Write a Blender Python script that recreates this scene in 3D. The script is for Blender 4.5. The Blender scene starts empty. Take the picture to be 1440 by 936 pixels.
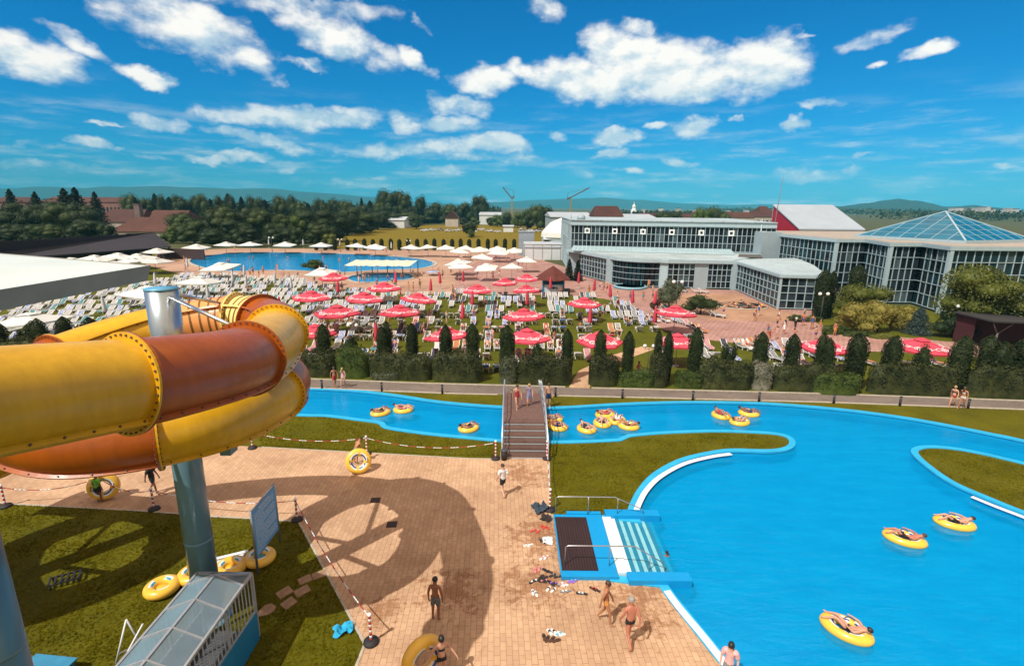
import bpy, bmesh, math, random
from mathutils import Vector, Matrix, noise
from mathutils.geometry import delaunay_2d_cdt
random.seed(7)
R = math.radians
S = bpy.context.scene
COL = S.collection

# ------------------------------------------------------------------ camera
F = 734.0; H = 14.0; PITCH = R(13.6); ROLL = R(0.53)
fw = Vector((0, math.cos(PITCH), -math.sin(PITCH)))
up0 = Vector((0, math.sin(PITCH), math.cos(PITCH)))
rt0 = Vector((1, 0, 0))
rt = rt0*math.cos(ROLL) + up0*math.sin(ROLL)
up = -rt0*math.sin(ROLL) + up0*math.cos(ROLL)
CAM = Vector((0, 0, H))
def ray(x, y):
    return fw + rt*((x-720)/F) + up*((468-y)/F)
def G(x, y, z=0.0):
    d = ray(x, y)
    t = (z-H)/d.z
    return CAM + d*t
def AT(x, y, Y):
    d = ray(x, y)
    return CAM + d*(Y/d.y)
def G2(x, y, z=0.0):
    p = G(x, y, z); return (p.x, p.y)
cd = bpy.data.cameras.new('camera'); cam = bpy.data.objects.new('camera', cd); COL.objects.link(cam)
cd.sensor_width = 36; cd.lens = 36*F/1440; cd.clip_start = 0.1; cd.clip_end = 30000
cam.matrix_world = Matrix(((rt.x, up.x, -fw.x, 0), (rt.y, up.y, -fw.y, 0), (rt.z, up.z, -fw.z, H), (0, 0, 0, 1)))
S.camera = cam

# ------------------------------------------------------------------ materials
MATS = {}
def mat(name, col, rough=.6, var=.15, scale=3.0, bump=0.0, metal=0.0, spec=.5, rnd=0.0, col2=None, detail=4, bscale=None, coat=0, trans=0, sub=0, hue=0, streak=0.0):
    if name in MATS: return MATS[name]
    m = bpy.data.materials.new(name); m.use_nodes = True; MATS[name] = m
    nt = m.node_tree; b = nt.nodes['Principled BSDF']
    b.inputs['Roughness'].default_value = rough; b.inputs['Metallic'].default_value = metal
    b.inputs['Specular IOR Level'].default_value = spec
    if coat: b.inputs['Coat Weight'].default_value = coat; b.inputs['Coat Roughness'].default_value = .08
    tc = nt.nodes.new('ShaderNodeTexCoord')
    n = nt.nodes.new('ShaderNodeTexNoise'); n.inputs['Scale'].default_value = scale; n.inputs['Detail'].default_value = detail
    nt.links.new(tc.outputs['Object'], n.inputs['Vector'])
    r = nt.nodes.new('ShaderNodeValToRGB'); nt.links.new(n.outputs['Fac'], r.inputs['Fac'])
    c2 = col2 or tuple(min(1, c*(1+var)) for c in col)
    c1 = col if col2 else tuple(c*(1-var) for c in col)
    r.color_ramp.elements[0].position = .3; r.color_ramp.elements[1].position = .7
    r.color_ramp.elements[0].color = (*c1, 1); r.color_ramp.elements[1].color = (*c2, 1)
    out = r.outputs['Color']
    if streak:   # faded and stained in runs that follow gravity
        mp = nt.nodes.new('ShaderNodeMapping'); mp.inputs['Scale'].default_value = (5, 5, .45); nt.links.new(tc.outputs['Object'], mp.inputs[0])
        ns = nt.nodes.new('ShaderNodeTexNoise'); ns.inputs['Scale'].default_value = 1; ns.inputs['Detail'].default_value = 8; ns.inputs['Roughness'].default_value = .7; nt.links.new(mp.outputs[0], ns.inputs['Vector'])
        rs_ = nt.nodes.new('ShaderNodeValToRGB'); nt.links.new(ns.outputs['Fac'], rs_.inputs[0]); rs_.color_ramp.elements[0].position = .32; rs_.color_ramp.elements[1].position = .66
        k0 = 1-streak; rs_.color_ramp.elements[0].color = (k0, k0*.97, k0*.9, 1); rs_.color_ramp.elements[1].color = (1.04, 1.04, 1.05, 1)
        mxs = nt.nodes.new('ShaderNodeMix'); mxs.data_type = 'RGBA'; mxs.blend_type = 'MULTIPLY'; mxs.inputs[0].default_value = 1
        nt.links.new(out, mxs.inputs[6]); nt.links.new(rs_.outputs[0], mxs.inputs[7]); out = mxs.outputs[2]
        mrs = nt.nodes.new('ShaderNodeMapRange'); mrs.inputs['To Min'].default_value = min(1, rough+.3); mrs.inputs['To Max'].default_value = rough; nt.links.new(ns.outputs['Fac'], mrs.inputs[0]); nt.links.new(mrs.outputs[0], b.inputs['Roughness'])
    if rnd or hue:
        oi = nt.nodes.new('ShaderNodeObjectInfo')
        hs = nt.nodes.new('ShaderNodeHueSaturation')
        mr = nt.nodes.new('ShaderNodeMapRange'); nt.links.new(oi.outputs['Random'], mr.inputs['Value'])
        mr.inputs['To Min'].default_value = 1-rnd; mr.inputs['To Max'].default_value = 1+rnd
        nt.links.new(mr.outputs['Result'], hs.inputs['Value']); nt.links.new(out, hs.inputs['Color'])
        if hue:
            m2 = nt.nodes.new('ShaderNodeMapRange'); nt.links.new(oi.outputs['Random'], m2.inputs['Value'])
            m2.inputs['To Min'].default_value = .5+hue; m2.inputs['To Max'].default_value = .5-hue
            nt.links.new(m2.outputs['Result'], hs.inputs['Hue'])
        out = hs.outputs['Color']
    nt.links.new(out, b.inputs['Base Color'])
    if bump:
        n2 = nt.nodes.new('ShaderNodeTexNoise'); n2.inputs['Scale'].default_value = bscale or scale*6; n2.inputs['Detail'].default_value = 5
        nt.links.new(tc.outputs['Object'], n2.inputs['Vector'])
        bp = nt.nodes.new('ShaderNodeBump'); bp.inputs['Strength'].default_value = bump; bp.inputs['Distance'].default_value = .05
        nt.links.new(n2.outputs['Fac'], bp.inputs['Height']); nt.links.new(bp.outputs['Normal'], b.inputs['Normal'])
    if trans or sub:
        # thin leaf: part of the light passes through
        tr = nt.nodes.new('ShaderNodeBsdfTranslucent'); mx = nt.nodes.new('ShaderNodeMixShader')
        mx.inputs[0].default_value = trans
        nt.links.new(out, tr.inputs['Color']); nt.links.new(b.outputs[0], mx.inputs[1]); nt.links.new(tr.outputs[0], mx.inputs[2])
        nt.links.new(mx.outputs[0], nt.nodes['Material Output'].inputs['Surface'])
    return m

def node(nt, t, **kw):
    n = nt.nodes.new(t)
    for k, v in kw.items():
        if k in n.inputs.keys(): n.inputs[k].default_value = v
        else: setattr(n, k, v)
    return n

def brick_mat(name, c1, c2, mortar, bw, bh, rot=0.0, msize=.015, stain=None, rough=.85, off=.5, stainscale=.25, sq=1.0, wet=None):
    m = bpy.data.materials.new(name); m.use_nodes = True; nt = m.node_tree; b = nt.nodes['Principled BSDF']; L = nt.links.new
    tc = node(nt, 'ShaderNodeTexCoord'); mp = node(nt, 'ShaderNodeMapping'); mp.inputs['Rotation'].default_value = (0, 0, rot)
    L(tc.outputs['Object'], mp.inputs['Vector'])
    br = node(nt, 'ShaderNodeTexBrick'); br.offset = off
    br.inputs['Scale'].default_value = 1; br.inputs['Brick Width'].default_value = bw; br.inputs['Row Height'].default_value = bh
    br.inputs['Mortar Size'].default_value = msize; br.inputs['Mortar Smooth'].default_value = .2
    br.inputs['Color1'].default_value = (*c1, 1); br.inputs['Color2'].default_value = (*c2, 1); br.inputs['Mortar'].default_value = (*mortar, 1)
    L(mp.outputs[0], br.inputs['Vector'])
    out = br.outputs['Color']
    n1 = node(nt, 'ShaderNodeTexNoise'); n1.inputs['Scale'].default_value = stainscale; n1.inputs['Detail'].default_value = 6; n1.inputs['Roughness'].default_value = .65
    L(tc.outputs['Object'], n1.inputs['Vector'])
    r = node(nt, 'ShaderNodeValToRGB'); L(n1.outputs['Fac'], r.inputs['Fac'])
    r.color_ramp.elements[0].position = .38; r.color_ramp.elements[1].position = .62
    r.color_ramp.elements[0].color = (.80, .76, .72, 1); r.color_ramp.elements[1].color = (1.06, 1.05, 1.03, 1)
    mx = node(nt, 'ShaderNodeMix', data_type='RGBA', blend_type='MULTIPLY'); mx.inputs[0].default_value = 1
    L(out, mx.inputs[6]); L(r.outputs[0], mx.inputs[7]); out = mx.outputs[2]
    n3 = node(nt, 'ShaderNodeTexNoise'); n3.inputs['Scale'].default_value = 1.3; n3.inputs['Detail'].default_value = 8; n3.inputs['Roughness'].default_value = .75
    L(tc.outputs['Object'], n3.inputs['Vector'])
    r3 = node(nt, 'ShaderNodeValToRGB'); L(n3.outputs['Fac'], r3.inputs['Fac'])
    r3.color_ramp.elements[0].position = .54; r3.color_ramp.elements[1].position = .66
    r3.color_ramp.elements[0].color = (1, 1, 1, 1); r3.color_ramp.elements[1].color = (*(stain or (.78, .72, .68)), 1)
    mx2 = node(nt, 'ShaderNodeMix', data_type='RGBA', blend_type='MULTIPLY'); mx2.inputs[0].default_value = 1
    L(out, mx2.inputs[6]); L(r3.outputs[0], mx2.inputs[7])
    fin = mx2.outputs[2]
    if wet:   # drips and footprints left by bathers where they leave the pool
        acc = None
        for (wx, wy, wr) in wet:
            ds = node(nt, 'ShaderNodeVectorMath', operation='DISTANCE'); L(tc.outputs['Object'], ds.inputs[0]); ds.inputs[1].default_value = (wx, wy, 0)
            mr = node(nt, 'ShaderNodeMapRange'); L(ds.outputs['Value'], mr.inputs[0]); mr.inputs['From Min'].default_value = 0; mr.inputs['From Max'].default_value = wr; mr.inputs['To Min'].default_value = .26; mr.inputs['To Max'].default_value = -.05
            if acc is None: acc = mr.outputs[0]
            else: m2 = node(nt, 'ShaderNodeMath', operation='MAXIMUM'); L(acc, m2.inputs[0]); L(mr.outputs[0], m2.inputs[1]); acc = m2.outputs[0]
        nw = node(nt, 'ShaderNodeTexNoise'); nw.inputs['Scale'].default_value = 2.4; nw.inputs['Detail'].default_value = 7; nw.inputs['Roughness'].default_value = .72; nw.inputs['Distortion'].default_value = .8; L(tc.outputs['Object'], nw.inputs['Vector'])
        ad = node(nt, 'ShaderNodeMath', operation='ADD'); L(nw.outputs['Fac'], ad.inputs[0]); L(acc, ad.inputs[1])
        rw = node(nt, 'ShaderNodeValToRGB'); L(ad.outputs[0], rw.inputs[0]); rw.color_ramp.elements[0].position = .60; rw.color_ramp.elements[1].position = .70; rw.color_ramp.elements[0].color = (1, 1, 1, 1); rw.color_ramp.elements[1].color = (.66, .54, .45, 1)
        mw = node(nt, 'ShaderNodeMix', data_type='RGBA', blend_type='MULTIPLY'); mw.inputs[0].default_value = 1; L(fin, mw.inputs[6]); L(rw.outputs[0], mw.inputs[7]); fin = mw.outputs[2]
    L(fin, b.inputs['Base Color']); b.inputs['Roughness'].default_value = rough
    bp = node(nt, 'ShaderNodeBump'); bp.inputs['Strength'].default_value = .35; bp.inputs['Distance'].default_value = .01; bp.invert = True
    L(br.outputs['Fac'], bp.inputs['Height']); L(bp.outputs[0], b.inputs['Normal'])
    MATS[name] = m
    return m

def grass_mat(name, a, bcol, c, rough=.9):
    m = bpy.data.materials.new(name); m.use_nodes = True; nt = m.node_tree; b = nt.nodes['Principled BSDF']; L = nt.links.new
    tc = node(nt, 'ShaderNodeTexCoord')
    n1 = node(nt, 'ShaderNodeTexNoise'); n1.inputs['Scale'].default_value = .35; n1.inputs['Detail'].default_value = 6; n1.inputs['Roughness'].default_value = .7
    n2 = node(nt, 'ShaderNodeTexNoise'); n2.inputs['Scale'].default_value = 9; n2.inputs['Detail'].default_value = 5; n2.inputs['Roughness'].default_value = .8
    L(tc.outputs['Object'], n1.inputs['Vector']); L(tc.outputs['Object'], n2.inputs['Vector'])
    add = node(nt, 'ShaderNodeMath', operation='MULTIPLY_ADD'); add.inputs[1].default_value = .65
    L(n2.outputs['Fac'], add.inputs[0])
    sc = node(nt, 'ShaderNodeMath', operation='MULTIPLY'); sc.inputs[1].default_value = .4; L(n1.outputs['Fac'], sc.inputs[0]); L(sc.outputs[0], add.inputs[2])
    r = node(nt, 'ShaderNodeValToRGB'); L(add.outputs[0], r.inputs['Fac'])
    e = r.color_ramp.elements; e[0].position = .36; e[0].color = (*a, 1); e[1].position = .68; e[1].color = (*c, 1)
    k = e.new(.52); k.color = (*bcol, 1)
    L(r.outputs[0], b.inputs['Base Color']); b.inputs['Roughness'].default_value = rough; b.inputs['Specular IOR Level'].default_value = .15
    bp = node(nt, 'ShaderNodeBump'); bp.inputs['Strength'].default_value = .9; bp.inputs['Distance'].default_value = .06
    L(n2.outputs['Fac'], bp.inputs['Height']); L(bp.outputs[0], b.inputs['Normal'])
    MATS[name] = m
    return m

# ------------------------------------------------------------------ mesh builder
class MB:
    def __init__(s): s.v = []; s.f = []; s.m = []; s.sm = []
    def add(s, vs, fs, mi=0, smooth=False):
        o = len(s.v); s.v += [tuple(v) for v in vs]
        for f in fs:
            s.f.append(tuple(i+o for i in f)); s.m.append(mi); s.sm.append(smooth)
        return s
    def box(s, c, size, rz=0.0, mi=0, rx=0.0, ry=0.0, taper=1.0):
        x, y, z = size[0]/2, size[1]/2, size[2]/2
        t = taper
        vs = [(-x, -y, -z), (x, -y, -z), (x, y, -z), (-x, y, -z), (-x*t, -y*t, z), (x*t, -y*t, z), (x*t, y*t, z), (-x*t, y*t, z)]
        M = Matrix.Rotation(rz, 3, 'Z') @ Matrix.Rotation(ry, 3, 'Y') @ Matrix.Rotation(rx, 3, 'X')
        c = Vector(c)
        return s.add([M @ Vector(v) + c for v in vs], [(0, 3, 2, 1), (4, 5, 6, 7), (0, 1, 5, 4), (1, 2, 6, 5), (2, 3, 7, 6), (3, 0, 4, 7)], mi)
    def bar(s, a, b, w, h=None, mi=0):
        a, b = Vector(a), Vector(b); h = h or w
        d = (b-a); L = d.length
        if L < 1e-6: return s
        d /= L
        ref = Vector((0, 0, 1)) if abs(d.z) < .95 else Vector((1, 0, 0))
        sx = d.cross(ref).normalized(); sz = sx.cross(d)
        vs = []
        for p in (a, b):
            for (i, j) in ((-1, -1), (1, -1), (1, 1), (-1, 1)):
                vs.append(p + sx*(i*w/2) + sz*(j*h/2))
        return s.add(vs, [(0, 1, 2, 3), (7, 6, 5, 4), (0, 4, 5, 1), (1, 5, 6, 2), (2, 6, 7, 3), (3, 7, 4, 0)], mi)
    def prism(s, poly, z0, z1, mi=0, cap=True):
        n = len(poly)
        A = sum(poly[i][0]*poly[(i+1) % n][1]-poly[(i+1) % n][0]*poly[i][1] for i in range(n))
        if A < 0: poly = poly[::-1]
        vs = [(p[0], p[1], z0) for p in poly] + [(p[0], p[1], z1) for p in poly]
        fs = [(i, (i+1) % n, n+(i+1) % n, n+i) for i in range(n)]
        if cap: fs += [tuple(range(n, 2*n)), tuple(range(n-1, -1, -1))]
        return s.add(vs, fs, mi)
    def tube(s, pts, rad, n=8, mi=0, smooth=True, cap=True, a0=0.0):
        pts = [Vector(p) for p in pts]
        if not hasattr(rad, '__len__'): rad = [rad]*len(pts)
        vs = []; fs = []
        prev = None
        for i, p in enumerate(pts):
            d = (pts[min(i+1, len(pts)-1)] - pts[max(i-1, 0)]).normalized()
            ref = prev if prev is not None else (Vector((0, 0, 1)) if abs(d.z) < .9 else Vector((0, 1, 0)))
            sx = ref - d*ref.dot(d)
            if sx.length < 1e-4: sx = Vector((1, 0, 0)) - d*d.x
            sx.normalize(); sy = d.cross(sx); prev = sx
            for k in range(n):
                a = 2*math.pi*k/n + a0
                vs.append(p + sx*(math.cos(a)*rad[i]) + sy*(math.sin(a)*rad[i]))
        for i in range(len(pts)-1):
            for k in range(n):
                k2 = (k+1) % n
                fs.append((i*n+k, i*n+k2, (i+1)*n+k2, (i+1)*n+k))
        s.add(vs, fs, mi, smooth)
        if cap:
            o = len(s.v)-len(vs)
            s.f.append(tuple(o+k for k in range(n-1, -1, -1))); s.m.append(mi); s.sm.append(False)
            e = o+(len(pts)-1)*n
            s.f.append(tuple(e+k for k in range(n))); s.m.append(mi); s.sm.append(False)
        return s
    def lathe(s, prof, n=16, c=(0, 0, 0), mi=0, smooth=True, a0=0.0, sx=1, sy=1):
        vs = []; fs = []
        for (r, z) in prof:
            for k in range(n):
                a = 2*math.pi*k/n+a0
                vs.append((c[0]+r*math.cos(a)*sx, c[1]+r*math.sin(a)*sy, c[2]+z))
        for i in range(len(prof)-1):
            for k in range(n):
                k2 = (k+1) % n
                fs.append((i*n+k, i*n+k2, (i+1)*n+k2, (i+1)*n+k))
        s.add(vs, fs, mi, smooth)
        o = len(s.v)-len(vs)
        if prof[0][0] > 1e-4: s.f.append(tuple(o+k for k in range(n-1, -1, -1))); s.m.append(mi); s.sm.append(False)
        if prof[-1][0] > 1e-4: s.f.append(tuple(o+(len(prof)-1)*n+k for k in range(n))); s.m.append(mi); s.sm.append(False)
        return s
    def torus(s, Rm, r, nu=32, nv=12, c=(0, 0, 0), mfun=None, flat=1.0):
        vs = []; fs = []; ms = []
        for i in range(nu):
            a = 2*math.pi*i/nu
            for j in range(nv):
                b = 2*math.pi*j/nv
                q = Rm + r*math.cos(b)
                vs.append((c[0]+q*math.cos(a), c[1]+q*math.sin(a), c[2]+r*flat*math.sin(b)))
        o = len(s.v); s.v += vs
        for i in range(nu):
            for j in range(nv):
                i2, j2 = (i+1) % nu, (j+1) % nv
                s.f.append((o+i*nv+j, o+i2*nv+j, o+i2*nv+j2, o+i*nv+j2)); s.m.append(mfun(i/nu, j/nv) if mfun else 0); s.sm.append(True)
        return s
    def ball(s, c, r, n=10, mi=0, sz=1.0):
        prof = [(r*math.sin(math.pi*i/n)+1e-5, -r*sz*math.cos(math.pi*i/n)) for i in range(n+1)]
        return s.lathe(prof, n*2 if n < 8 else 14, c, mi)
    def mesh(s, name, mats, off=None):
        me = bpy.data.meshes.new(name)
        vs = s.v if off is None else [(x-off[0], y-off[1], z-off[2]) for (x, y, z) in s.v]
        me.from_pydata(vs, [], s.f)
        for m in (mats if isinstance(mats, (list, tuple)) else [mats]): me.materials.append(m)
        me.polygons.foreach_set('material_index', s.m); me.polygons.foreach_set('use_smooth', s.sm)
        me.update()
        return me
    def build(s, name, mats, parent=None, loc=None, world=False):
        """world=True: vertices are in world coordinates and are made local to the parent (or to loc)."""
        off = None
        if world: off = WL(parent) if parent is not None else (loc or (0, 0, 0))
        o = bpy.data.objects.new(name, s.mesh(name, mats, off)); COL.objects.link(o)
        if parent is not None: o.parent = parent
        elif loc is not None: o.location = loc
        return o
def WL(o):
    p = Vector((0, 0, 0))
    while o is not None: p = p + o.location; o = o.parent
    return p
def mobj(name, me, parent=None, loc=None):
    o = bpy.data.objects.new(name, me); COL.objects.link(o)
    if parent is not None: o.parent = parent
    if loc is not None: o.location = loc
    return o
def tag(o, label=None, cat=None, group=None, kind=None):
    if label: o['label'] = label
    if cat: o['category'] = cat
    if group: o['group'] = group
    if kind: o['kind'] = kind
    return o
def thing(name, label, cat, loc=(0, 0, 0), rz=0.0, group=None):
    o = bpy.data.objects.new(name, None); COL.objects.link(o); o.empty_display_size = .2
    o.location = loc; o.rotation_euler = (0, 0, rz)
    return tag(o, label, cat, group)
def struct(o): o['kind'] = 'structure'; return o
def kids(o): return KID.get(o.name, [])
KID = {}
def index_kids():
    KID.clear()
    for o in bpy.data.objects:
        if o.parent: KID.setdefault(o.parent.name, []).append(o)
def dup(root, loc=None, rz=None, scale=None, label=None, group=None, parent=None):
    c = root.copy(); COL.objects.link(c)
    if parent is not None: c.parent = parent
    if loc is not None: c.location = loc
    if rz is not None: c.rotation_euler = (c.rotation_euler[0], c.rotation_euler[1], rz)
    if scale is not None: c.scale = scale if hasattr(scale, '__len__') else (scale,)*3
    if label: c['label'] = label
    if group: c['group'] = group
    for ch in root.children: dup(ch, parent=c)
    return c
def smooth_poly(pts, closed=False, sub=4):
    pts = [Vector((p[0], p[1], p[2] if len(p) > 2 else 0)) for p in pts]; n = len(pts); out = []
    rng = n if closed else n-1
    for i in range(rng):
        p0 = pts[(i-1) % n] if closed or i > 0 else pts[0]
        p1 = pts[i]; p2 = pts[(i+1) % n]
        p3 = pts[(i+2) % n] if closed or i+2 < n else pts[-1]
        for k in range(sub):
            t = k/sub
            out.append(.5*((2*p1)+(p2-p0)*t+(2*p0-5*p1+4*p2-p3)*t*t+(3*p1-p0-3*p2+p3)*t**3))
    if not closed: out.append(pts[-1])
    return out
def text_mesh(body, size, mat_, shear=0.0, ext=0.004, bold=0.0):
    cu = bpy.data.curves.new('txt', 'FONT'); cu.body = body; cu.size = size; cu.shear = shear; cu.extrude = ext; cu.offset = bold
    cu.align_x = 'CENTER'; cu.align_y = 'CENTER'; cu.resolution_u = 2
    o = bpy.data.objects.new('txt', cu); COL.objects.link(o)
    dg = bpy.context.evaluated_depsgraph_get()
    me = bpy.data.meshes.new_from_object(o.evaluated_get(dg)); bpy.data.objects.remove(o)
    me.materials.clear(); me.materials.append(mat_)
    return me
# ------------------------------------------------------------------ light and sky
SUN_EL = R(54); SUN_TO = Vector((-.68, -.73, 0)).normalized()      # horizontal direction towards the sun
sl = bpy.data.lights.new('sun', 'SUN'); so = bpy.data.objects.new('sun', sl); COL.objects.link(so)
sl.energy = 4.2; sl.angle = R(.5); sl.color = (1.0, .95, .87)
sdir = Vector((SUN_TO.x*math.cos(SUN_EL), SUN_TO.y*math.cos(SUN_EL), math.sin(SUN_EL)))
so.rotation_euler = (-sdir).to_track_quat('-Z', 'Y').to_euler()
W = bpy.data.worlds.new('World'); S.world = W; W.use_nodes = True
def make_world():
    nt = W.node_tree; L = nt.links.new
    bg = nt.nodes['Background']; bg.inputs['Strength'].default_value = .10
    sky = node(nt, 'ShaderNodeTexSky'); sky.sky_type = 'NISHITA'; sky.sun_disc = False
    sky.sun_elevation = SUN_EL; sky.sun_rotation = math.atan2(SUN_TO.x, SUN_TO.y) % (2*math.pi)
    sky.altitude = 200; sky.air_density = 1.0; sky.dust_density = .4; sky.ozone_density = 3.0
    sp = node(nt, 'ShaderNodeSeparateColor'); cb = node(nt, 'ShaderNodeCombineColor'); L(sky.outputs[0], sp.inputs[0])
    pw = node(nt, 'ShaderNodeMath', operation='POWER'); pw.inputs[1].default_value = 3.0; L(sp.outputs[0], pw.inputs[0])
    for k, (src, g) in enumerate(((pw.outputs[0], .0030), (sp.outputs[1], .57), (sp.outputs[2], .98))):
        mm = node(nt, 'ShaderNodeMath', operation='MULTIPLY'); mm.inputs[1].default_value = g; L(src, mm.inputs[0]); L(mm.outputs[0], cb.inputs[k])
    tc = node(nt, 'ShaderNodeTexCoord'); sx = node(nt, 'ShaderNodeSeparateXYZ'); L(tc.outputs['Generated'], sx.inputs[0])
    az = node(nt, 'ShaderNodeMath', operation='ARCTAN2'); L(sx.outputs['X'], az.inputs[0]); L(sx.outputs['Y'], az.inputs[1])
    el = node(nt, 'ShaderNodeMath', operation='ARCSINE'); L(sx.outputs['Z'], el.inputs[0])
    ae = node(nt, 'ShaderNodeCombineXYZ'); L(az.outputs[0], ae.inputs[0]); L(el.outputs[0], ae.inputs[1])
    # turbulence in direction space, wider than high
    def nz(scale, det, rough, off=(0, 0, 0), src=None):
        mp = node(nt, 'ShaderNodeMapping'); mp.inputs['Scale'].default_value = scale; mp.inputs['Location'].default_value = off
        L(src or ae.outputs[0], mp.inputs[0])
        n = node(nt, 'ShaderNodeTexNoise'); n.inputs['Scale'].default_value = 1; n.inputs['Detail'].default_value = det; n.inputs['Roughness'].default_value = rough
        L(mp.outputs[0], n.inputs['Vector']); return n
    wob = nz((14, 20, 1), 4, .6)
    ws = node(nt, 'ShaderNodeVectorMath', operation='MULTIPLY_ADD'); ws.inputs[1].default_value = (.07, .045, 0)
    wo = node(nt, 'ShaderNodeVectorMath', operation='ADD'); wo.inputs[1].default_value = (-.035, -.0225, 0); L(ae.outputs[0], wo.inputs[0])
    L(wob.outputs['Color'], ws.inputs[0]); L(wo.outputs[0], ws.inputs[2])
    P = ws.outputs[0]
    fb = nz((15, 25, 1), 7, .56, (3.1, 1.7, 0))
    fb2 = nz((15, 25, 1), 7, .56, (3.1-.12, 1.7+.42, 0))
    big = nz((9, 14, 1), 5, .55, (7.7, 2.2, 0))
    clouds = [  # x, y, half width, half height (pixels of the photograph's sky), tilt, strength
        (30, 78, 85, 28, 14, 1.1), (112, 66, 62, 15, 20, .55), (262, 40, 105, 38, 14, .95), (345, 75, 52, 20, 34, .8), (400, 8, 165, 20, 0, .6), (480, 58, 80, 27, 12, 1), (435, 90, 42, 8, 6, .6),
        (582, 86, 36, 12, 30, .75), (592, 36, 24, 10, 45, .35), (208, 108, 33, 13, 10, 1), (430, 163, 115, 16, -2, 1.05), (320, 166, 62, 12, 6, .7), (226, 171, 42, 14, 5, .75), (152, 177, 34, 4, 0, .5),
        (372, 198, 76, 11, 8, .9), (122, 201, 30, 7, 6, .8), (158, 209, 18, 5, 4, .6), (60, 203, 46, 7, 0, .5), (215, 222, 40, 7, 6, .5), (350, 223, 34, 8, -6, .8), (290, 229, 44, 8, 3, .6), (402, 236, 28, 9, 0, .55),
        (681, 113, 40, 18, 3, 1.2), (645, 144, 39, 14, 8, 1), (566, 171, 28, 14, 10, .9), (632, 173, 40, 14, 0, 1), (596, 207, 125, 15, -4, .75), (694, 201, 42, 14, 4, 1.1), (690, 222, 95, 10, 2, .6), (540, 248, 16, 4, 0, .6),
        (815, 113, 66, 27, 4, 1.2), (736, 104, 26, 15, 25, .9), (866, 72, 48, 34, 25, 1.1), (925, 98, 80, 42, 8, 1.3), (895, 40, 26, 16, 20, .8), (1000, 108, 85, 32, 4, 1.25), (1078, 92, 55, 38, 0, 1.2),
        (765, 12, 28, 24, 30, .6), (1228, 48, 60, 15, -12, .7), (1302, 72, 32, 13, 0, 1), (1232, 90, 16, 7, -10, .6), (1132, 47, 22, 5, 0, .45), (1155, 148, 37, 8, 0, .75), (1122, 172, 20, 9, 0, 1.1), (972, 178, 35, 13, 0, 1.1),
        (921, 176, 20, 7, 0, .85), (868, 195, 35, 12, 0, 1.1), (787, 190, 20, 8, 0, .85), (856, 217, 24, 7, 0, .95), (951, 229, 22, 9, 0, 1.05), (890, 241, 24, 6, 4, .9), (1031, 168, 7, 4, 0, .6),
        (1130, 246, 100, 13, 0, .55), (1192, 238, 24, 9, 0, .75), (1215, 217, 30, 4, 0, .4), (1420, 234, 32, 6, 0, .9), (1016, 262, 30, 5, 0, .45), (826, 243, 30, 9, 0, .5), (620, 240, 90, 8, 0, .35), (60, 235, 110, 16, 0, .35), (470, 255, 120, 9, 0, .3), (1300, 262, 110, 6, 0, .25)]
    acc = None; ya = None
    for (x, y, hw, hh, tilt, st) in clouds:
        d = ray(x, y).normalized(); d2 = ray(x+hw, y).normalized(); d3 = ray(x, y-hh).normalized()
        a0, e0 = math.atan2(d.x, d.y), math.asin(d.z)
        wa = abs(math.atan2(d2.x, d2.y)-a0)*1.2; we = abs(math.asin(d3.z)-e0)*1.22
        mp = node(nt, 'ShaderNodeMapping'); mp.vector_type = 'TEXTURE'
        mp.inputs['Location'].default_value = (a0, e0, 0); mp.inputs['Rotation'].default_value = (0, 0, R(-tilt)); mp.inputs['Scale'].default_value = (wa, we, 1)
        L(P, mp.inputs[0])
        dt = node(nt, 'ShaderNodeVectorMath', operation='DOT_PRODUCT'); L(mp.outputs[0], dt.inputs[0]); L(mp.outputs[0], dt.inputs[1])
        ma = node(nt, 'ShaderNodeMath', operation='MULTIPLY_ADD'); L(dt.outputs['Value'], ma.inputs[0]); ma.inputs[1].default_value = -.85; ma.inputs[2].default_value = .85*st+.16
        if acc is None:
            sy_ = node(nt, 'ShaderNodeSeparateXYZ'); L(mp.outputs[0], sy_.inputs[0]); acc = ma.outputs[0]; ya = sy_.outputs['Y']; continue
        if hh >= 20:
            sy_ = node(nt, 'ShaderNodeSeparateXYZ'); L(mp.outputs[0], sy_.inputs[0])
            st_ = node(nt, 'ShaderNodeMapRange'); df_ = node(nt, 'ShaderNodeMath', operation='SUBTRACT'); L(ma.outputs[0], df_.inputs[0]); L(acc, df_.inputs[1]); L(df_.outputs[0], st_.inputs[0]); st_.inputs['From Min'].default_value = -.25; st_.inputs['From Max'].default_value = .25
            my = node(nt, 'ShaderNodeMix'); L(st_.outputs[0], my.inputs[0]); L(ya, my.inputs[2]); L(sy_.outputs['Y'], my.inputs[3]); ya = my.outputs[0]
        mx = node(nt, 'ShaderNodeMath', operation='SMOOTH_MAX'); mx.inputs[2].default_value = .12
        L(acc, mx.inputs[0]); L(ma.outputs[0], mx.inputs[1]); acc = mx.outputs[0]
    # unseen broken cloud added overhead and behind, to brighten the shade
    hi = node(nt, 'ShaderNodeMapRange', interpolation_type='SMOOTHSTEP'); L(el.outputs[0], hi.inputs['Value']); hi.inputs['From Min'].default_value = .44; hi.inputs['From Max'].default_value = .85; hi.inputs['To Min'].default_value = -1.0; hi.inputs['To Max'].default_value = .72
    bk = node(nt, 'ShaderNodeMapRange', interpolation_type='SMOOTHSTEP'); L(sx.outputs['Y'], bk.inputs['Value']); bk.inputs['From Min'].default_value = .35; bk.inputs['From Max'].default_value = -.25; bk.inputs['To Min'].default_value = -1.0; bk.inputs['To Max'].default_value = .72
    ov = node(nt, 'ShaderNodeMath', operation='MAXIMUM'); L(hi.outputs[0], ov.inputs[0]); L(bk.outputs[0], ov.inputs[1])
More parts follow.
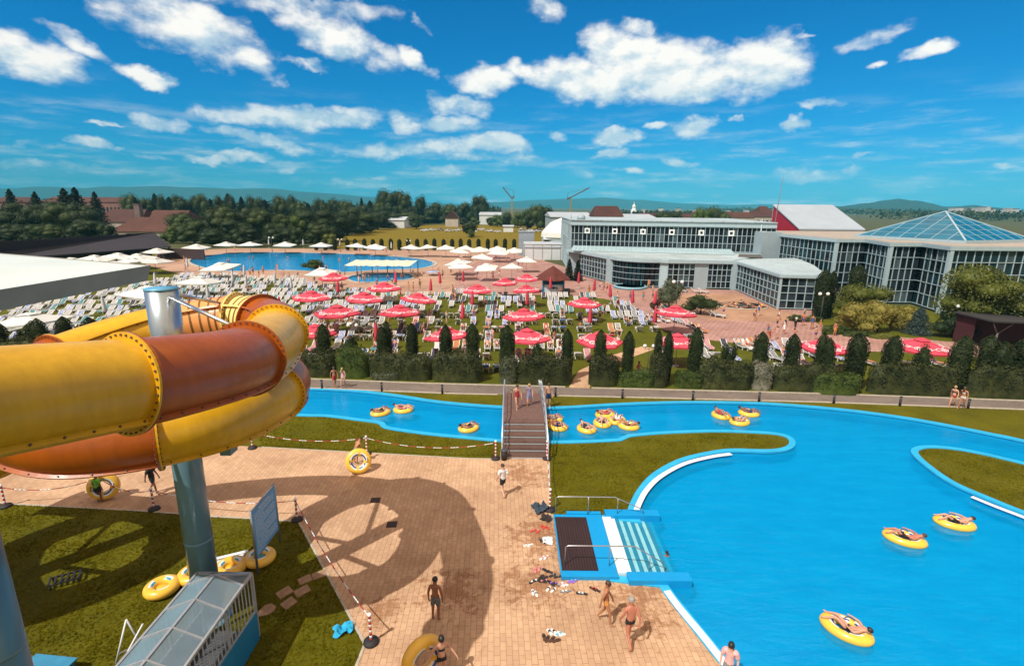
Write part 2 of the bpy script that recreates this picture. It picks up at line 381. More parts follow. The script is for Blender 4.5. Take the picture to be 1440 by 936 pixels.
    cl = node(nt, 'ShaderNodeMath', operation='MAXIMUM'); L(acc, cl.inputs[0]); L(ov.outputs[0], cl.inputs[1])
    t = node(nt, 'ShaderNodeMath', operation='MULTIPLY_ADD'); L(fb.outputs['Fac'], t.inputs[0]); t.inputs[1].default_value = 2.1; t.inputs[2].default_value = -1.12
    sm = node(nt, 'ShaderNodeMath', operation='ADD'); L(cl.outputs[0], sm.inputs[0]); L(t.outputs[0], sm.inputs[1])
    den = node(nt, 'ShaderNodeMapRange', interpolation_type='SMOOTHSTEP'); L(sm.outputs[0], den.inputs['Value'])
    den.inputs['From Min'].default_value = 0.0; den.inputs['From Max'].default_value = .95
    # thin streaks low in the sky
    th = nz((7, 46, 1), 7, .62, (1.3, 5.2, 0)); t1 = node(nt, 'ShaderNodeMapRange', interpolation_type='SMOOTHSTEP'); L(th.outputs['Fac'], t1.inputs[0]); t1.inputs['From Min'].default_value = .46; t1.inputs['From Max'].default_value = .74; t1.inputs['To Max'].default_value = .72
    b1 = node(nt, 'ShaderNodeMapRange', interpolation_type='SMOOTHSTEP'); L(el.outputs[0], b1.inputs[0]); b1.inputs['From Min'].default_value = .20; b1.inputs['From Max'].default_value = .06
    tm = node(nt, 'ShaderNodeMath', operation='MULTIPLY'); L(t1.outputs[0], tm.inputs[0]); L(b1.outputs[0], tm.inputs[1])
    dm = node(nt, 'ShaderNodeMath', operation='MAXIMUM'); L(den.outputs[0], dm.inputs[0]); L(tm.outputs[0], dm.inputs[1]); den = dm
    # relief: lit tops, greyer undersides
    df = node(nt, 'ShaderNodeMath', operation='SUBTRACT'); L(fb.outputs['Fac'], df.inputs[0]); L(fb2.outputs['Fac'], df.inputs[1])
    rl = node(nt, 'ShaderNodeMapRange'); L(df.outputs[0], rl.inputs['Value']); rl.inputs['From Min'].default_value = -.16; rl.inputs['From Max'].default_value = .10
    yb = node(nt, 'ShaderNodeMapRange', interpolation_type='SMOOTHSTEP'); L(ya, yb.inputs[0]); yb.inputs['From Min'].default_value = -1.0; yb.inputs['From Max'].default_value = .35; yb.inputs['To Min'].default_value = -.42; yb.inputs['To Max'].default_value = .30
    ys = node(nt, 'ShaderNodeMath', operation='ADD'); L(rl.outputs[0], ys.inputs[0]); L(yb.outputs[0], ys.inputs[1])
    cr = node(nt, 'ShaderNodeValToRGB'); L(ys.outputs[0], cr.inputs[0])
    cr.color_ramp.elements[0].color = (.50, .64, .74, 1); cr.color_ramp.elements[1].color = (1.0, .96, .90, 1)
    gain = node(nt, 'ShaderNodeVectorMath', operation='SCALE'); L(cr.outputs[0], gain.inputs[0]); gain.inputs['Scale'].default_value = 9.8
    wt = node(nt, 'ShaderNodeMapRange'); L(ov.outputs[0], wt.inputs['Value']); wt.inputs['From Min'].default_value = -.6; wt.inputs['From Max'].default_value = .5   # added unseen cloud is tinted to warm the shade
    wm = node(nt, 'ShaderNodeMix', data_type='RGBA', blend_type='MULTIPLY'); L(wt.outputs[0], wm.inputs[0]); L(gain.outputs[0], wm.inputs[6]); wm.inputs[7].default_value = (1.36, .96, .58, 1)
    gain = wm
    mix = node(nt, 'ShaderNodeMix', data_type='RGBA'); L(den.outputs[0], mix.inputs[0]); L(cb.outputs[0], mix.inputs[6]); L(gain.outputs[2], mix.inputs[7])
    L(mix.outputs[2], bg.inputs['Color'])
    W.cycles.sampling_method = 'MANUAL'; W.cycles.sample_map_resolution = 512
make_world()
S.view_settings.view_transform = 'Standard'; S.view_settings.look = 'None'; S.view_settings.exposure = .22; S.view_settings.gamma = 1
S.cycles.use_denoising = True; S.cycles.max_bounces = 6; S.cycles.transparent_max_bounces = 12; S.cycles.volume_bounces = 0
S.cycles.diffuse_bounces = 2; S.cycles.glossy_bounces = 3; S.cycles.caustics_reflective = False; S.cycles.caustics_refractive = False

# ------------------------------------------------------------------ materials of the place
PAVE = brick_mat('tan paving', (.57, .375, .232), (.485, .31, .19), (.32, .185, .105), .36, .2, R(88), .009, stain=(.80, .74, .68), wet=[(1.4, 20.2, 3.0), (1.0, 17.2, 2.6), (4.6, 16.2, 2.6), (-2.2, 16.8, 2.4), (.6, 25.5, 2.5), (-4.6, 15.6, 1.6)])
PINK = brick_mat('pink paving', (.36, .19, .16), (.31, .155, .13), (.46, .31, .27), .6, .6, R(4), .05, stain=(.8, .78, .77), off=.5)
TERR = brick_mat('terrace paving', (.46, .27, .17), (.40, .23, .14), (.3, .18, .12), .4, .2, R(20), .02)
SANDP = brick_mat('pool side paving', (.47, .30, .21), (.42, .26, .18), (.34, .22, .16), .5, .5, R(3), .03, stainscale=.08)
ASPH = brick_mat('grey paved path', (.20, .165, .145), (.17, .14, .125), (.12, .10, .09), .4, .2, R(4), .01)
GRASS = grass_mat('short lawn', (.042, .041, .001), (.098, .092, .002), (.16, .142, .007))
GRASS2 = grass_mat('green lawn', (.036, .042, .002), (.085, .092, .004), (.13, .13, .009))
FIELD = grass_mat('dry meadow', (.085, .070, .003), (.17, .125, .006), (.24, .18, .014))
FAR = grass_mat('far land', (.035, .05, .018), (.07, .08, .03), (.14, .12, .06))
BLUE = mat('pool blue paint', (.004, .28, .62), .35, .06, 1.2, bump=.05)
LIP = mat('pool edge paint', (.03, .40, .68), .4, .08, 1.5)
WHITEGRATE = mat('white overflow grating', (.80, .82, .82), .45, .06, 14)
CONC = mat('pale concrete', (.42, .37, .30), .85, .15, 4, bump=.1)
GALV = mat('galvanised steel', (.55, .56, .57), .32, .08, 6, metal=.9)
RAILM = mat('brushed rail steel', (.48, .48, .50), .28, .06, 8, metal=.85)
WHITEP = mat('white paint', (.78, .79, .80), .45, .05, 4)
BLACK = mat('black rubber', (.018, .016, .018), .7, .2, 8)
WOODB = brick_mat('brown deck boards', (.155, .088, .068), (.125, .068, .055), (.03, .018, .015), 4.0, .14, 0, .012, stain=(.7, .66, .62), rough=.6)
MATM = brick_mat('dark slatted mat', (.042, .016, .014), (.034, .012, .011), (.008, .004, .004), 6.0, .11, R(90), .02, rough=.6)

def water_mat(name, tint, wave=.25, scale=1.6, ior=1.33, body=.55):
    m = bpy.data.materials.new(name); m.use_nodes = True; nt = m.node_tree; L = nt.links.new
    nt.nodes.remove(nt.nodes['Principled BSDF'])
    tc = node(nt, 'ShaderNodeTexCoord')
    n1 = node(nt, 'ShaderNodeTexNoise'); n1.inputs['Scale'].default_value = scale; n1.inputs['Detail'].default_value = 5; n1.inputs['Roughness'].default_value = .6; n1.inputs['Distortion'].default_value = .6
    mpw = node(nt, 'ShaderNodeMapping'); mpw.inputs['Rotation'].default_value = (0, 0, R(35)); mpw.inputs['Scale'].default_value = (.55, 1.9, 1); L(tc.outputs['Object'], mpw.inputs[0]); L(mpw.outputs[0], n1.inputs['Vector'])
    bp = node(nt, 'ShaderNodeBump'); bp.inputs['Strength'].default_value = wave; bp.inputs['Distance'].default_value = .10; L(n1.outputs['Fac'], bp.inputs['Height'])
    fr = node(nt, 'ShaderNodeFresnel'); fr.inputs['IOR'].default_value = ior; L(bp.outputs[0], fr.inputs['Normal'])
    tr = node(nt, 'ShaderNodeBsdfTransparent'); tr.inputs['Color'].default_value = (*tint, 1)
    gl = node(nt, 'ShaderNodeBsdfGlossy'); gl.inputs['Roughness'].default_value = .06; L(bp.outputs[0], gl.inputs['Normal'])
    df = node(nt, 'ShaderNodeBsdfDiffuse'); L(bp.outputs[0], df.inputs['Normal'])     # light scattered back by the water itself
    n2 = node(nt, 'ShaderNodeTexNoise'); n2.inputs['Scale'].default_value = .7; n2.inputs['Detail'].default_value = 7; n2.inputs['Roughness'].default_value = .7; L(mpw.outputs[0], n2.inputs['Vector'])
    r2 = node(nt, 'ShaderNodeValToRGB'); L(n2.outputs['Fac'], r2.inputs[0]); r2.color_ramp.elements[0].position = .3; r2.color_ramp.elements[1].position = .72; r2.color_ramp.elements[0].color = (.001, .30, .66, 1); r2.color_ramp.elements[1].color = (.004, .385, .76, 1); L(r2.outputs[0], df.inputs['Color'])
    m1 = node(nt, 'ShaderNodeMixShader'); m1.inputs[0].default_value = body; L(tr.outputs[0], m1.inputs[1]); L(df.outputs[0], m1.inputs[2])
    mx = node(nt, 'ShaderNodeMixShader'); L(fr.outputs[0], mx.inputs[0]); L(m1.outputs[0], mx.inputs[1]); L(gl.outputs[0], mx.inputs[2])
    L(mx.outputs[0], nt.nodes['Material Output'].inputs['Surface'])
    return m
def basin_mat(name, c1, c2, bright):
    """painted pool floor mottled between two tones by noise"""
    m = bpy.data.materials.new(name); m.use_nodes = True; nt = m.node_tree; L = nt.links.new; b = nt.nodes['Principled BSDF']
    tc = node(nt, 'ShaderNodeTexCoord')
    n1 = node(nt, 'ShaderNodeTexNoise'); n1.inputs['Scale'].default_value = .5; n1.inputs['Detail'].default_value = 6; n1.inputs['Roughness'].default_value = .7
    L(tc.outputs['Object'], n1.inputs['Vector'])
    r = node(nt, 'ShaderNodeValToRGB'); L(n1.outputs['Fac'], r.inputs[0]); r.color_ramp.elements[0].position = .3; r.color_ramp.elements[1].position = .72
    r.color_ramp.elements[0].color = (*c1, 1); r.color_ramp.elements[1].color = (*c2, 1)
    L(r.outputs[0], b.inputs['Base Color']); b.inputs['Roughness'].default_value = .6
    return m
WATER = water_mat('pool water', (.50, .94, 1.0), .34, 1.5)
WATERFAR = water_mat('far pool water', (.58, .93, 1.0), .4, 1.0, 1.14)
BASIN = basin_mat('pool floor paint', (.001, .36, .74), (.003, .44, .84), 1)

# ------------------------------------------------------------------ ground plan: one planar partition
def px(l, z=0.0): return [G2(x, y, z) for (x, y) in l]
FAR_EDGE = [(120, 536), (300, 541), (440, 547), (500, 550), (560, 557), (620, 566), (708, 573), (780, 574), (860, 569.5), (920, 567), (985, 566), (1080, 568), (1180, 576), (1260, 586), (1330, 598), (1400, 612), (1440, 620.5), (1640, 668), (1800, 715)]
OUT = [(1950, 850), (1900, 1080), (1500, 1240), (1200, 1130)]
SW_EDGE = [(1096, 1020), (1030, 941), (1015, 923), (985, 886), (950, 843), (933, 820)]
ENTRY = [(866, 812), (845, 729), (898, 733)]
CURVE = [(890, 720), (894, 708), (905, 688), (925, 667), (960, 648), (1000, 638), (1032, 634), (1080, 635), (1106, 632), (1116, 625), (1112, 616), (1095, 610), (1060, 607), (1000, 605.5), (930, 608), (884, 612)]
NEAR_EDGE = [(870, 618), (830, 620), (770, 621), (705, 619), (650, 614), (600, 609), (546, 601), (536, 594), (500, 589), (460, 584), (420, 583), (300, 575), (120, 562)]
def sm(l, sub=4): return [(p.x, p.y) for p in smooth_poly(l, False, sub)]
pool_main = sm(px(FAR_EDGE), 3) + px(OUT) + sm(px(SW_EDGE), 3) + px(ENTRY) + sm(px(CURVE), 5) + sm(px(NEAR_EDGE), 3)
isl_px = [(1284, 637), (1290, 629.5), (1310, 627.5), (1340, 630), (1380, 637), (1440, 651), (1640, 700), (1760, 752), (1700, 790), (1540, 760), (1440, 722), (1400, 706), (1340, 680), (1304, 656)]
island = [(p.x, p.y) for p in smooth_poly(px(isl_px), True, 4)]
far_pool = [(p.x, p.y) for p in smooth_poly(px([(266, 367), (285, 360.5), (335, 355.5), (400, 355), (470, 356.5), (540, 359.5), (590, 364), (611, 370), (600, 376), (575, 378.5), (530, 380), (480, 383), (430, 381), (390, 380), (320, 381.5), (282, 375)]), True, 3)]
kid_pool = [(p.x, p.y) for p in smooth_poly(px([(489, 392), (500, 387), (540, 384.5), (572, 385.5), (581, 389), (574, 393), (540, 396), (505, 397)]), True, 3)]
PLANS = [
 ('pool_main', pool_main), ('pool_far', far_pool), ('pool_kid', kid_pool),
 ('path', px([(-500, 512), (0, 526), (430, 533), (600, 539.5), (720, 542.5), (900, 547.5), (1160, 554), (1440, 564), (1700, 574), (2100, 590), (2100, 604), (1700, 586), (1440, 575.5), (1160, 565.5), (900, 559), (800, 556.5), (640, 553.5), (450, 546), (0, 537), (-500, 520)])),
 ('cross_path', px([(799, 546), (829, 547), (832, 527), (872, 508), (922, 490), (902, 487), (858, 500), (814, 521)])),
 ('pavement', px([(-260, 672), (11, 708), (206, 718.5), (301, 726), (359, 729), (420, 733), (513, 905), (501, 936), (440, 1100), (700, 1250), (1140, 1250), (1110, 1040), (1035, 946), (935, 824), (868, 817), (840, 800), (810, 740), (790, 724), (773, 722), (772, 650), (770, 640), (770, 630), (704, 630), (703, 645), (660, 644.5), (368, 628.5), (300, 624), (0, 612), (-260, 600)])),
 ('terrace', px([(960, 414), (1035, 412.5), (1098, 437), (1150, 445), (1092, 452), (1000, 450), (940, 437), (925, 425)])),
 ('flower_bed', px([(1130, 446), (1163, 460), (1192, 468), (1250, 472), (1330, 480), (1440, 484), (1800, 505), (1800, 440), (1440, 430), (1320, 436), (1170, 432)])),
 ('plaza', px([(640, 385), (640, 413), (795, 414.5), (850, 420), (893, 431), (905, 445), (930, 462), (1000, 478), (1130, 494), (1250, 494), (1440, 506), (2000, 540), (2000, 500), (1500, 484), (1440, 478), (1330, 462), (1240, 448), (1190, 440), (1100, 430), (1035, 408), (930, 404), (850, 392), (795, 375), (735, 358), (690, 357)])),
 ('pool_terrace', px([(225, 354), (330, 349), (480, 350), (700, 352), (770, 362), (742, 386), (640, 413), (560, 413.5), (470, 409), (415, 393), (330, 389), (255, 386), (205, 372)])),
 ('meadow', px([(478, 353.5), (790, 354), (790, 318), (640, 316), (560, 317), (505, 327), (466, 337)])),
 ('garden_lawn', px([(-900, 545), (430, 533), (720, 542.5), (900, 547.5), (1160, 554), (1440, 564), (2100, 590), (2000, 480), (1440, 440), (1100, 420), (640, 390), (225, 356), (-300, 390)])),
 ('lawn', [(-70, -25), (75, -25), (75, 52), (-70, 52)]),
 ('ground', [(-9000, -2500), (9000, -2500), (9000, 9800), (-9000, 9800)]),
]
HOLES = {'pool_main', 'pool_far', 'pool_kid'}
def inside(p, poly):
    x, y = p; c = False; n = len(poly); j = n-1
    for i in range(n):
        xi, yi = poly[i]; xj, yj = poly[j]
        if (yi > y) != (yj > y) and x < (xj-xi)*(y-yi)/(yj-yi)+xi: c = not c
        j = i
    return c
def plan_partition():
    vs = []; es = []
    allp = [('island_lawn', island)] + PLANS
    for nm, poly in allp:
        o = len(vs); vs += [Vector(p) for p in poly]; n = len(poly)
        es += [(o+i, o+(i+1) % n) for i in range(n)]
    rv, re, rf, _, _, _ = delaunay_2d_cdt(vs, es, [], 0, 1e-3)
    parts = {}
    for f in rf:
        c = sum((rv[i] for i in f), Vector((0, 0)))/len(f)
        for nm, poly in allp:
            if inside((c.x, c.y), poly): parts.setdefault(nm, []).append(f); break
    M = {'path': ASPH, 'cross_path': PAVE, 'pavement': PAVE, 'terrace': TERR, 'flower_bed': GRASS2, 'plaza': PINK, 'pool_terrace': SANDP, 'meadow': FIELD, 'garden_lawn': GRASS2, 'lawn': GRASS, 'island_lawn': GRASS, 'ground': FAR}
    NM = {'cross_path': 'side_path', 'pavement': 'pavement', 'island_lawn': 'island_lawn', 'flower_bed': 'bed_lawn', 'plaza': 'brick_plaza'}
    for nm, fs in parts.items():
        if nm in HOLES: continue
        used = sorted({i for f in fs for i in f}); ix = {v: k for k, v in enumerate(used)}
        b = MB(); F2 = []
        for f in fs:
            a, b2, c2 = (rv[i] for i in f[:3])
            if (b2-a).cross(c2-a) < 0: f = f[::-1]
            F2.append(tuple(ix[i] for i in f))
        b.add([(rv[i].x, rv[i].y, 0) for i in used], F2)
        struct(b.build(NM.get(nm, nm), M[nm]))
plan_partition()

def offset(poly, d, closed=True):
    n = len(poly); out = []
    for i in range(n):
        p = Vector(poly[i]); a = Vector(poly[i-1]) if closed or i > 0 else None; c = Vector(poly[(i+1) % n]) if closed or i < n-1 else None
        ns = []
        for (u, v) in ((a, p), (p, c)):
            if u is None or v is None: continue
            e = v-u
            if e.length > 1e-6: e.normalize(); ns.append(Vector((e.y, -e.x)))
        m = sum(ns, Vector((0, 0)))
        if m.length < .2: m = ns[0]
        m.normalize()
        k = 1/max(.5, m.dot(ns[0]))
        q = p+m*d*k; out.append((q.x, q.y))
    return out
def area(poly): return sum(poly[i-1][0]*poly[i][1]-poly[i][0]*poly[i-1][1] for i in range(len(poly)))/2
def lip(name, poly, land, wat, top, depth, m, mwall):
    """kerb round a basin; 'land' outwards on the ground, 'wat' overhanging the water, then the wall down"""
    s = 1 if area(poly) > 0 else -1
    rings = [(offset(poly, s*land), -.02), (offset(poly, s*land), top), (offset(poly, -s*wat), top), (offset(poly, -s*wat), top-.10), (poly, top-.10), (poly, -depth)]
    b = MB(); n = len(poly); vs = [(p[0], p[1], z) for r, z in rings for p in r]
    for k in range(len(rings)-1):
        fs = [(k*n+i, k*n+(i+1) % n, (k+1)*n+(i+1) % n, (k+1)*n+i) for i in range(n)]
        b.add(vs if k == 0 else [], [], 0)
        o = 0
        for f in fs: b.f.append(f); b.m.append(1 if k >= 4 else 0); b.sm.append(False)
    return struct(b.build(name, [m, mwall]))
lip('pool_edge', pool_main, .26, .10, .05, 1.15, LIP, BLUE)
lip('island_pool_edge', island, -.26, -.10, .05, 1.15, LIP, BLUE)
lip('far_pool_edge', far_pool, .8, .1, .10, 1.1, CONC, BLUE)
lip('wading_pool_edge', kid_pool, .5, .1, .10, .8, CONC, BLUE)
def sheet(name, poly, z, m, hole=None):
    vs = [Vector(p) for p in poly]; n = len(vs); es = [(i, (i+1) % n) for i in range(n)]
    if hole: h = [Vector(p) for p in hole]; es += [(n+i, n+(i+1) % len(h)) for i in range(len(h))]; vs += h
    rv, re, rf, _, _, _ = delaunay_2d_cdt(vs, es, [], 0, 1e-4)
    b = MB(); F2 = []
    for f in rf:
        c = sum((rv[i] for i in f), Vector((0, 0)))/3
        if inside((c.x, c.y), poly) and not (hole and inside((c.x, c.y), hole)):
            if (rv[f[1]]-rv[f[0]]).cross(rv[f[2]]-rv[f[0]]) < 0: f = f[::-1]
            F2.append(tuple(f))
    b.add([(v.x, v.y, z) for v in rv], F2)
    return struct(b.build(name, m))
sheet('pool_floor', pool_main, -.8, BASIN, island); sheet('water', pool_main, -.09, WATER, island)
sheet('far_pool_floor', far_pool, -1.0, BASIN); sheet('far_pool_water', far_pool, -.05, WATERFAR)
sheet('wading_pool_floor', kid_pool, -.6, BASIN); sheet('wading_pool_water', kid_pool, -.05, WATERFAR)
def strip(name, line, w, z, m, h=.012):
    """thin raised strip along a ground polyline"""
    a = offset(line, w/2, False); c = offset(line, -w/2, False); n = len(line); b = MB()
    vs = [(p[0], p[1], z+h) for p in a]+[(p[0], p[1], z+h) for p in c]+[(p[0], p[1], z-.02) for p in a]+[(p[0], p[1], z-.02) for p in c]
    fs = []
    for i in range(n-1):
        fs += [(i, n+i, n+i+1, i+1), (2*n+i, i, i+1, 2*n+i+1), (n+i, 3*n+i, 3*n+i+1, n+i+1)]
    fs += [(0, 2*n, 3*n, n), (n-1, 2*n-1, 4*n-1, 3*n-1)]
    b.add(vs, fs)
    return struct(b.build(name, m))
# white overflow gratings set in the pool edge, and the pale kerb of the path
cur = sm(px([(894, 720), (899, 706), (910, 687), (930, 668), (963, 650.5), (1000, 641), (1028, 637)], .09), 5)
strip('pool_grating', cur, .26, .055, WHITEGRATE)
strip('pool_grating', sm(px([(938, 829), (955, 852), (987, 890), (1014, 924), (1040, 955)], .09), 3), .26, .055, WHITEGRATE)
strip('pool_grating', sm(px([(1367, 697), (1400, 710.5), (1442, 726.5), (1540, 765)], .09), 3), .22, .055, WHITEGRATE)
strip('path_kerb', px([(-500, 520), (0, 537), (450, 546.3), (640, 553.8), (700, 555)]), .16, .03, CONC, .03)
strip('path_kerb', px([(776, 556.5), (900, 559.3), (1160, 565.8), (1440, 576), (1700, 586), (2100, 604)]), .16, .03, CONC, .03)
strip('path_kerb', px([(-500, 512), (0, 526), (430, 533), (600, 539.5), (720, 542.5), (795, 544.5)]), .16, .03, CONC, .05)
strip('path_kerb', px([(832, 546), (900, 547.5), (1160, 554), (1440, 564), (1700, 574), (2100, 590)]), .16, .03, CONC, .05)
strip('lawn_kerb', px([(-260, 672), (11, 708), (206, 718.5), (301, 726), (359, 729), (420, 733), (513, 905), (501, 936), (440, 1100)]), .09, .0, CONC, .02)
strip('lawn_kerb', px([(368, 628.5), (660, 644.5), (700, 645)]), .09, .0, CONC, .02)
strip('lawn_kerb', px([(772, 650), (773, 722)]), .09, .0, CONC, .02)

# ------------------------------------------------------------------ blue entry platform with its steps into the pool
def entry():
    A = G(778, 727); B = G(845, 728); C = G(866, 814); D = G(781, 815)
    root = thing('pool_entry_platform', 'blue painted platform with dark mat and pale steps going down into the pool', 'pool steps', (A.x, A.y, 0))
    yt, yb = A.y, D.y; x0, x1 = A.x, B.x
    b = MB(); b.box(((x0+x1)/2, (yt+yb)/2, .08), (x1-x0, yt-yb, .16)); o = b.build('slab', BLUE, root, world=True)
    mx0 = G(786, 770, .16).x; mx1 = G(834, 770, .16).x
    b = MB(); b.box(((mx0+mx1)/2, (yt+yb)/2+.05, .175), (mx1-mx0, (yt-yb)*.86, .03)); b.build('mat', MATM, root, world=True)
    TEAL = mat('teal step tile', (.015, .20, .33), .4, .1, 3); PALE = mat('white step tile', (.62, .74, .78), .4, .06, 3)
    gy0, gy1 = yb+.25, yt-.15
    xs = x1+.02; b = MB(); b.box((xs+.2, (gy0+gy1)/2, .05), (.40, gy1-gy0, .22)); b.build('grating', PALE, root, world=True)
    xs += .41; z = .06
    for i in range(6):
        b = MB(); b.box((xs+.17, (gy0+gy1)/2, z-.45), (.34, gy1-gy0, .9)); st = b.build('step', TEAL, root, world=True)
        b = MB(); b.box((xs+.09, (gy0+gy1)/2, z+.008), (.15, gy1-gy0-.02, .016)); b.build('nosing', PALE if i < 1 else mat('pale teal step edge', (.22, .52, .60), .4, .08, 3), st, world=True)
        xs += .345; z -= .034
    b = MB(); b.box((x1+1.45, yt+.10, -.35), (2.5, .5, 1.15)); b.box((x1-.8, yt+.12, .10), (1.6, .2, .2)); b.build('side_wall', BLUE, root, world=True)
    b = MB(); b.box((x1+1.55, yb-.02, -.35), (2.4, .5, 1.15)); b.build('side_wall', BLUE, root, world=True)
    b = MB(); y = yt+.02
    b.tube([(x0+.1, y, .16), (x0+.1, y, 1.0), (x0+.22, y, 1.06), (x1+.6, y, 1.06), (x1+1.9, y, .45), (x1+2.0, y, .2)], .025, 8)
    b.tube([(x0+1.6, y, .16), (x0+1.6, y, 1.05)], .022, 8); b.tube([(x1+.75, y, .2), (x1+.75, y, 1.0)], .022, 8); b.build('handrail', RAILM, root, world=True)
    b = MB(); y = yb+.65
    b.tube([(x0+.2, y, .16), (x0+.2, y, 1.0), (x0+.3, y, 1.05), (x1+.7, y, 1.05), (x1+1.9, y, .3), (x1+2.0, y, -.2)], .025, 8)
    b.tube([(x1-.25, y, .16), (x1-.25, y, 1.05)], .022, 8); b.tube([(x1+1.35, y, -.3), (x1+1.35, y, .66)], .022, 8); b.build('handrail', RAILM, root, world=True)
    return root
entry()

# ------------------------------------------------------------------ footbridge over the river
def bridge():
    y0 = G(737, 645).y; xl = G(706, 640).x; xr = G(770, 640).x; cx = (xl+xr)/2+.0; w = xr-xl
    root = thing('footbridge', 'brown wooden footbridge with steps and steel railings crossing the blue river', 'bridge', (cx, y0, 0))
    zt = 1.02; n = 6; tr = .56
    for i in range(n):
        z = zt*(i+1)/n
        b = MB(); b.box((0, tr*(i+.5), z-.035), (w-.12, tr-.05, .07)); s = b.build('step', WOODB, root)
        b = MB(); b.box((0, tr*i+.05, z-.12), (w-.14, .03, .10)); b.build('riser', mat('pale metal riser', (.40, .42, .44), .5, .1, 5), s)
    ys = n*tr; ye = G(740, 553).y-y0; ym = ys+(ye-ys)*.62
    def zz(y): return zt if y < ym else zt-(zt-.03)*(y-ym)/(ye-ym)
    b = MB(); k = int((ye-ys)/.15)
    for i in range(k):
        y = ys+(i+.5)*(ye-ys)/k
        b.box((0, y, zz(y)-.03), (w-.12, (ye-ys)/k-.012, .06))
    b.build('deck', mat('brown deck plank', (.15, .085, .066), .6, .25, 6, rnd=.0), root)
    for sx in (-1, 1):
        x = sx*w/2
        b = MB(); b.bar((x, 0, .1), (x, ys, zt-.1), .08, .22); b.bar((x, ys, zt-.1), (x, ym, zt-.1), .08, .22); b.bar((x, ym, zt-.1), (x, ye, .0), .08, .22); b.build('stringer', mat('grey painted beam', (.20, .20, .22), .5, .1, 4), root)
        b = MB(); top = [(x, -.1, .98), (x, ys, zt+1.0), (x, ym, zt+1.0), (x, ye+.3, 1.05)]
        b.tube(top, .035, 8)
        mid = [(p[0], p[1], p[2]-.48) for p in top]; b.tube(mid, .02, 6)
        for i in range(9):
            t = i/8; y = -.05+(ye+.3)*t
            zb = zt*max(0, y)/ys if y < ys else zz(min(y, ye)); b.tube([(x, y, zb-.1), (x, y, zb+.99)], .025, 6)
        b.build('railing', mat('pale rail steel', (.62, .64, .68), .35, .05, 5, metal=.6), root)
    for (yy) in (ys+.2, ym):
        b = MB(); b.box((0, yy, -.05), (w*.8, .25, 1.6)); b.build('pier', CONC, root)
bridge()
# ------------------------------------------------------------------ the water slide
YEL = mat('yellow fibreglass', (.70, .385, .010), .25, .10, .8, spec=.5, coat=.18, detail=6, streak=.14)
ORA = mat('orange fibreglass', (.37, .082, .002), .25, .12, .8, spec=.5, coat=.18, detail=6, streak=.18)
RIBY = mat('pale yellow translucent fibreglass', (.92, .70, .22), .3, .06, .8, coat=.3)
RIBO = mat('light orange translucent fibreglass', (.80, .34, .10), .3, .06, .8, coat=.3)
GROOVE = mat('dark groove', (.16, .07, .015), .5, .1, 4)
BOLT = mat('dark bolt', (.10, .07, .05), .5, .1, 6)
PILLAR = mat('blue grey pillar paint', (.11, .225, .29), .28, .10, .7, coat=.4, detail=6)
SLIDE_R = .99*.86
path_c = [(-10.6, 2.0, 12.0), (-9.8, 6.5, 11.0), (-8.9, 9.4, 10.42), (-8.05, 11.8, 10.0), (-7.8, 14.4, 9.6), (-8.5, 17.9, 9.3), (-9.7, 20.7, 9.25), (-12.1, 21.9, 9.2), (-15.0, 20.6, 8.8), (-16.5, 17.8, 8.25), (-16.0, 15.2, 7.75), (-12.9, 14.0, 7.25),
          (-9.8, 15.6, 7.15), (-9.0, 18.8, 7.0), (-10.0, 21.6, 6.75), (-12.6, 23.3, 6.4), (-17.5, 23.6, 6.1), (-23.4, 22.0, 5.7), (-27.4, 18.0, 5.3), (-23.8, 14.2, 5.0), (-20.0, 17.6, 4.7), (-21.8, 21.5, 4.3), (-28, 23, 3.4)]
SUBN = 16
KS = .86
def near(p): p = Vector(p); return CAM+(p-CAM)*KS
path = [near(p) for p in smooth_poly(path_c, False, SUBN)]
secs = [(0, 2.55, 'Y'), (2.55, 4.15, 'O'), (4.15, 5.35, 'Y'), (5.35, 6.35, 'O'), (6.35, 6.9, 'y'), (6.9, 7.6, 'o'), (7.6, 8.9, 'Y'), (8.9, 9.4, 'O'), (9.4, 9.9, 'Y'), (9.9, 11.62, 'O'), (11.62, 13.0, 'Y'), (13.0, 14.1, 'O'), (14.1, 15.4, 'Y'), (15.4, 16.9, 'O'),
        (16.9, 18, 'Y'), (18, 19, 'O'), (19, 20.4, 'Y'), (20.4, 22, 'O')]
def frame(i):
    d = (path[min(i+1, len(path)-1)]-path[max(i-1, 0)]).normalized()
    sx = d.cross(Vector((0, 0, 1))).normalized(); return d, sx, sx.cross(d)
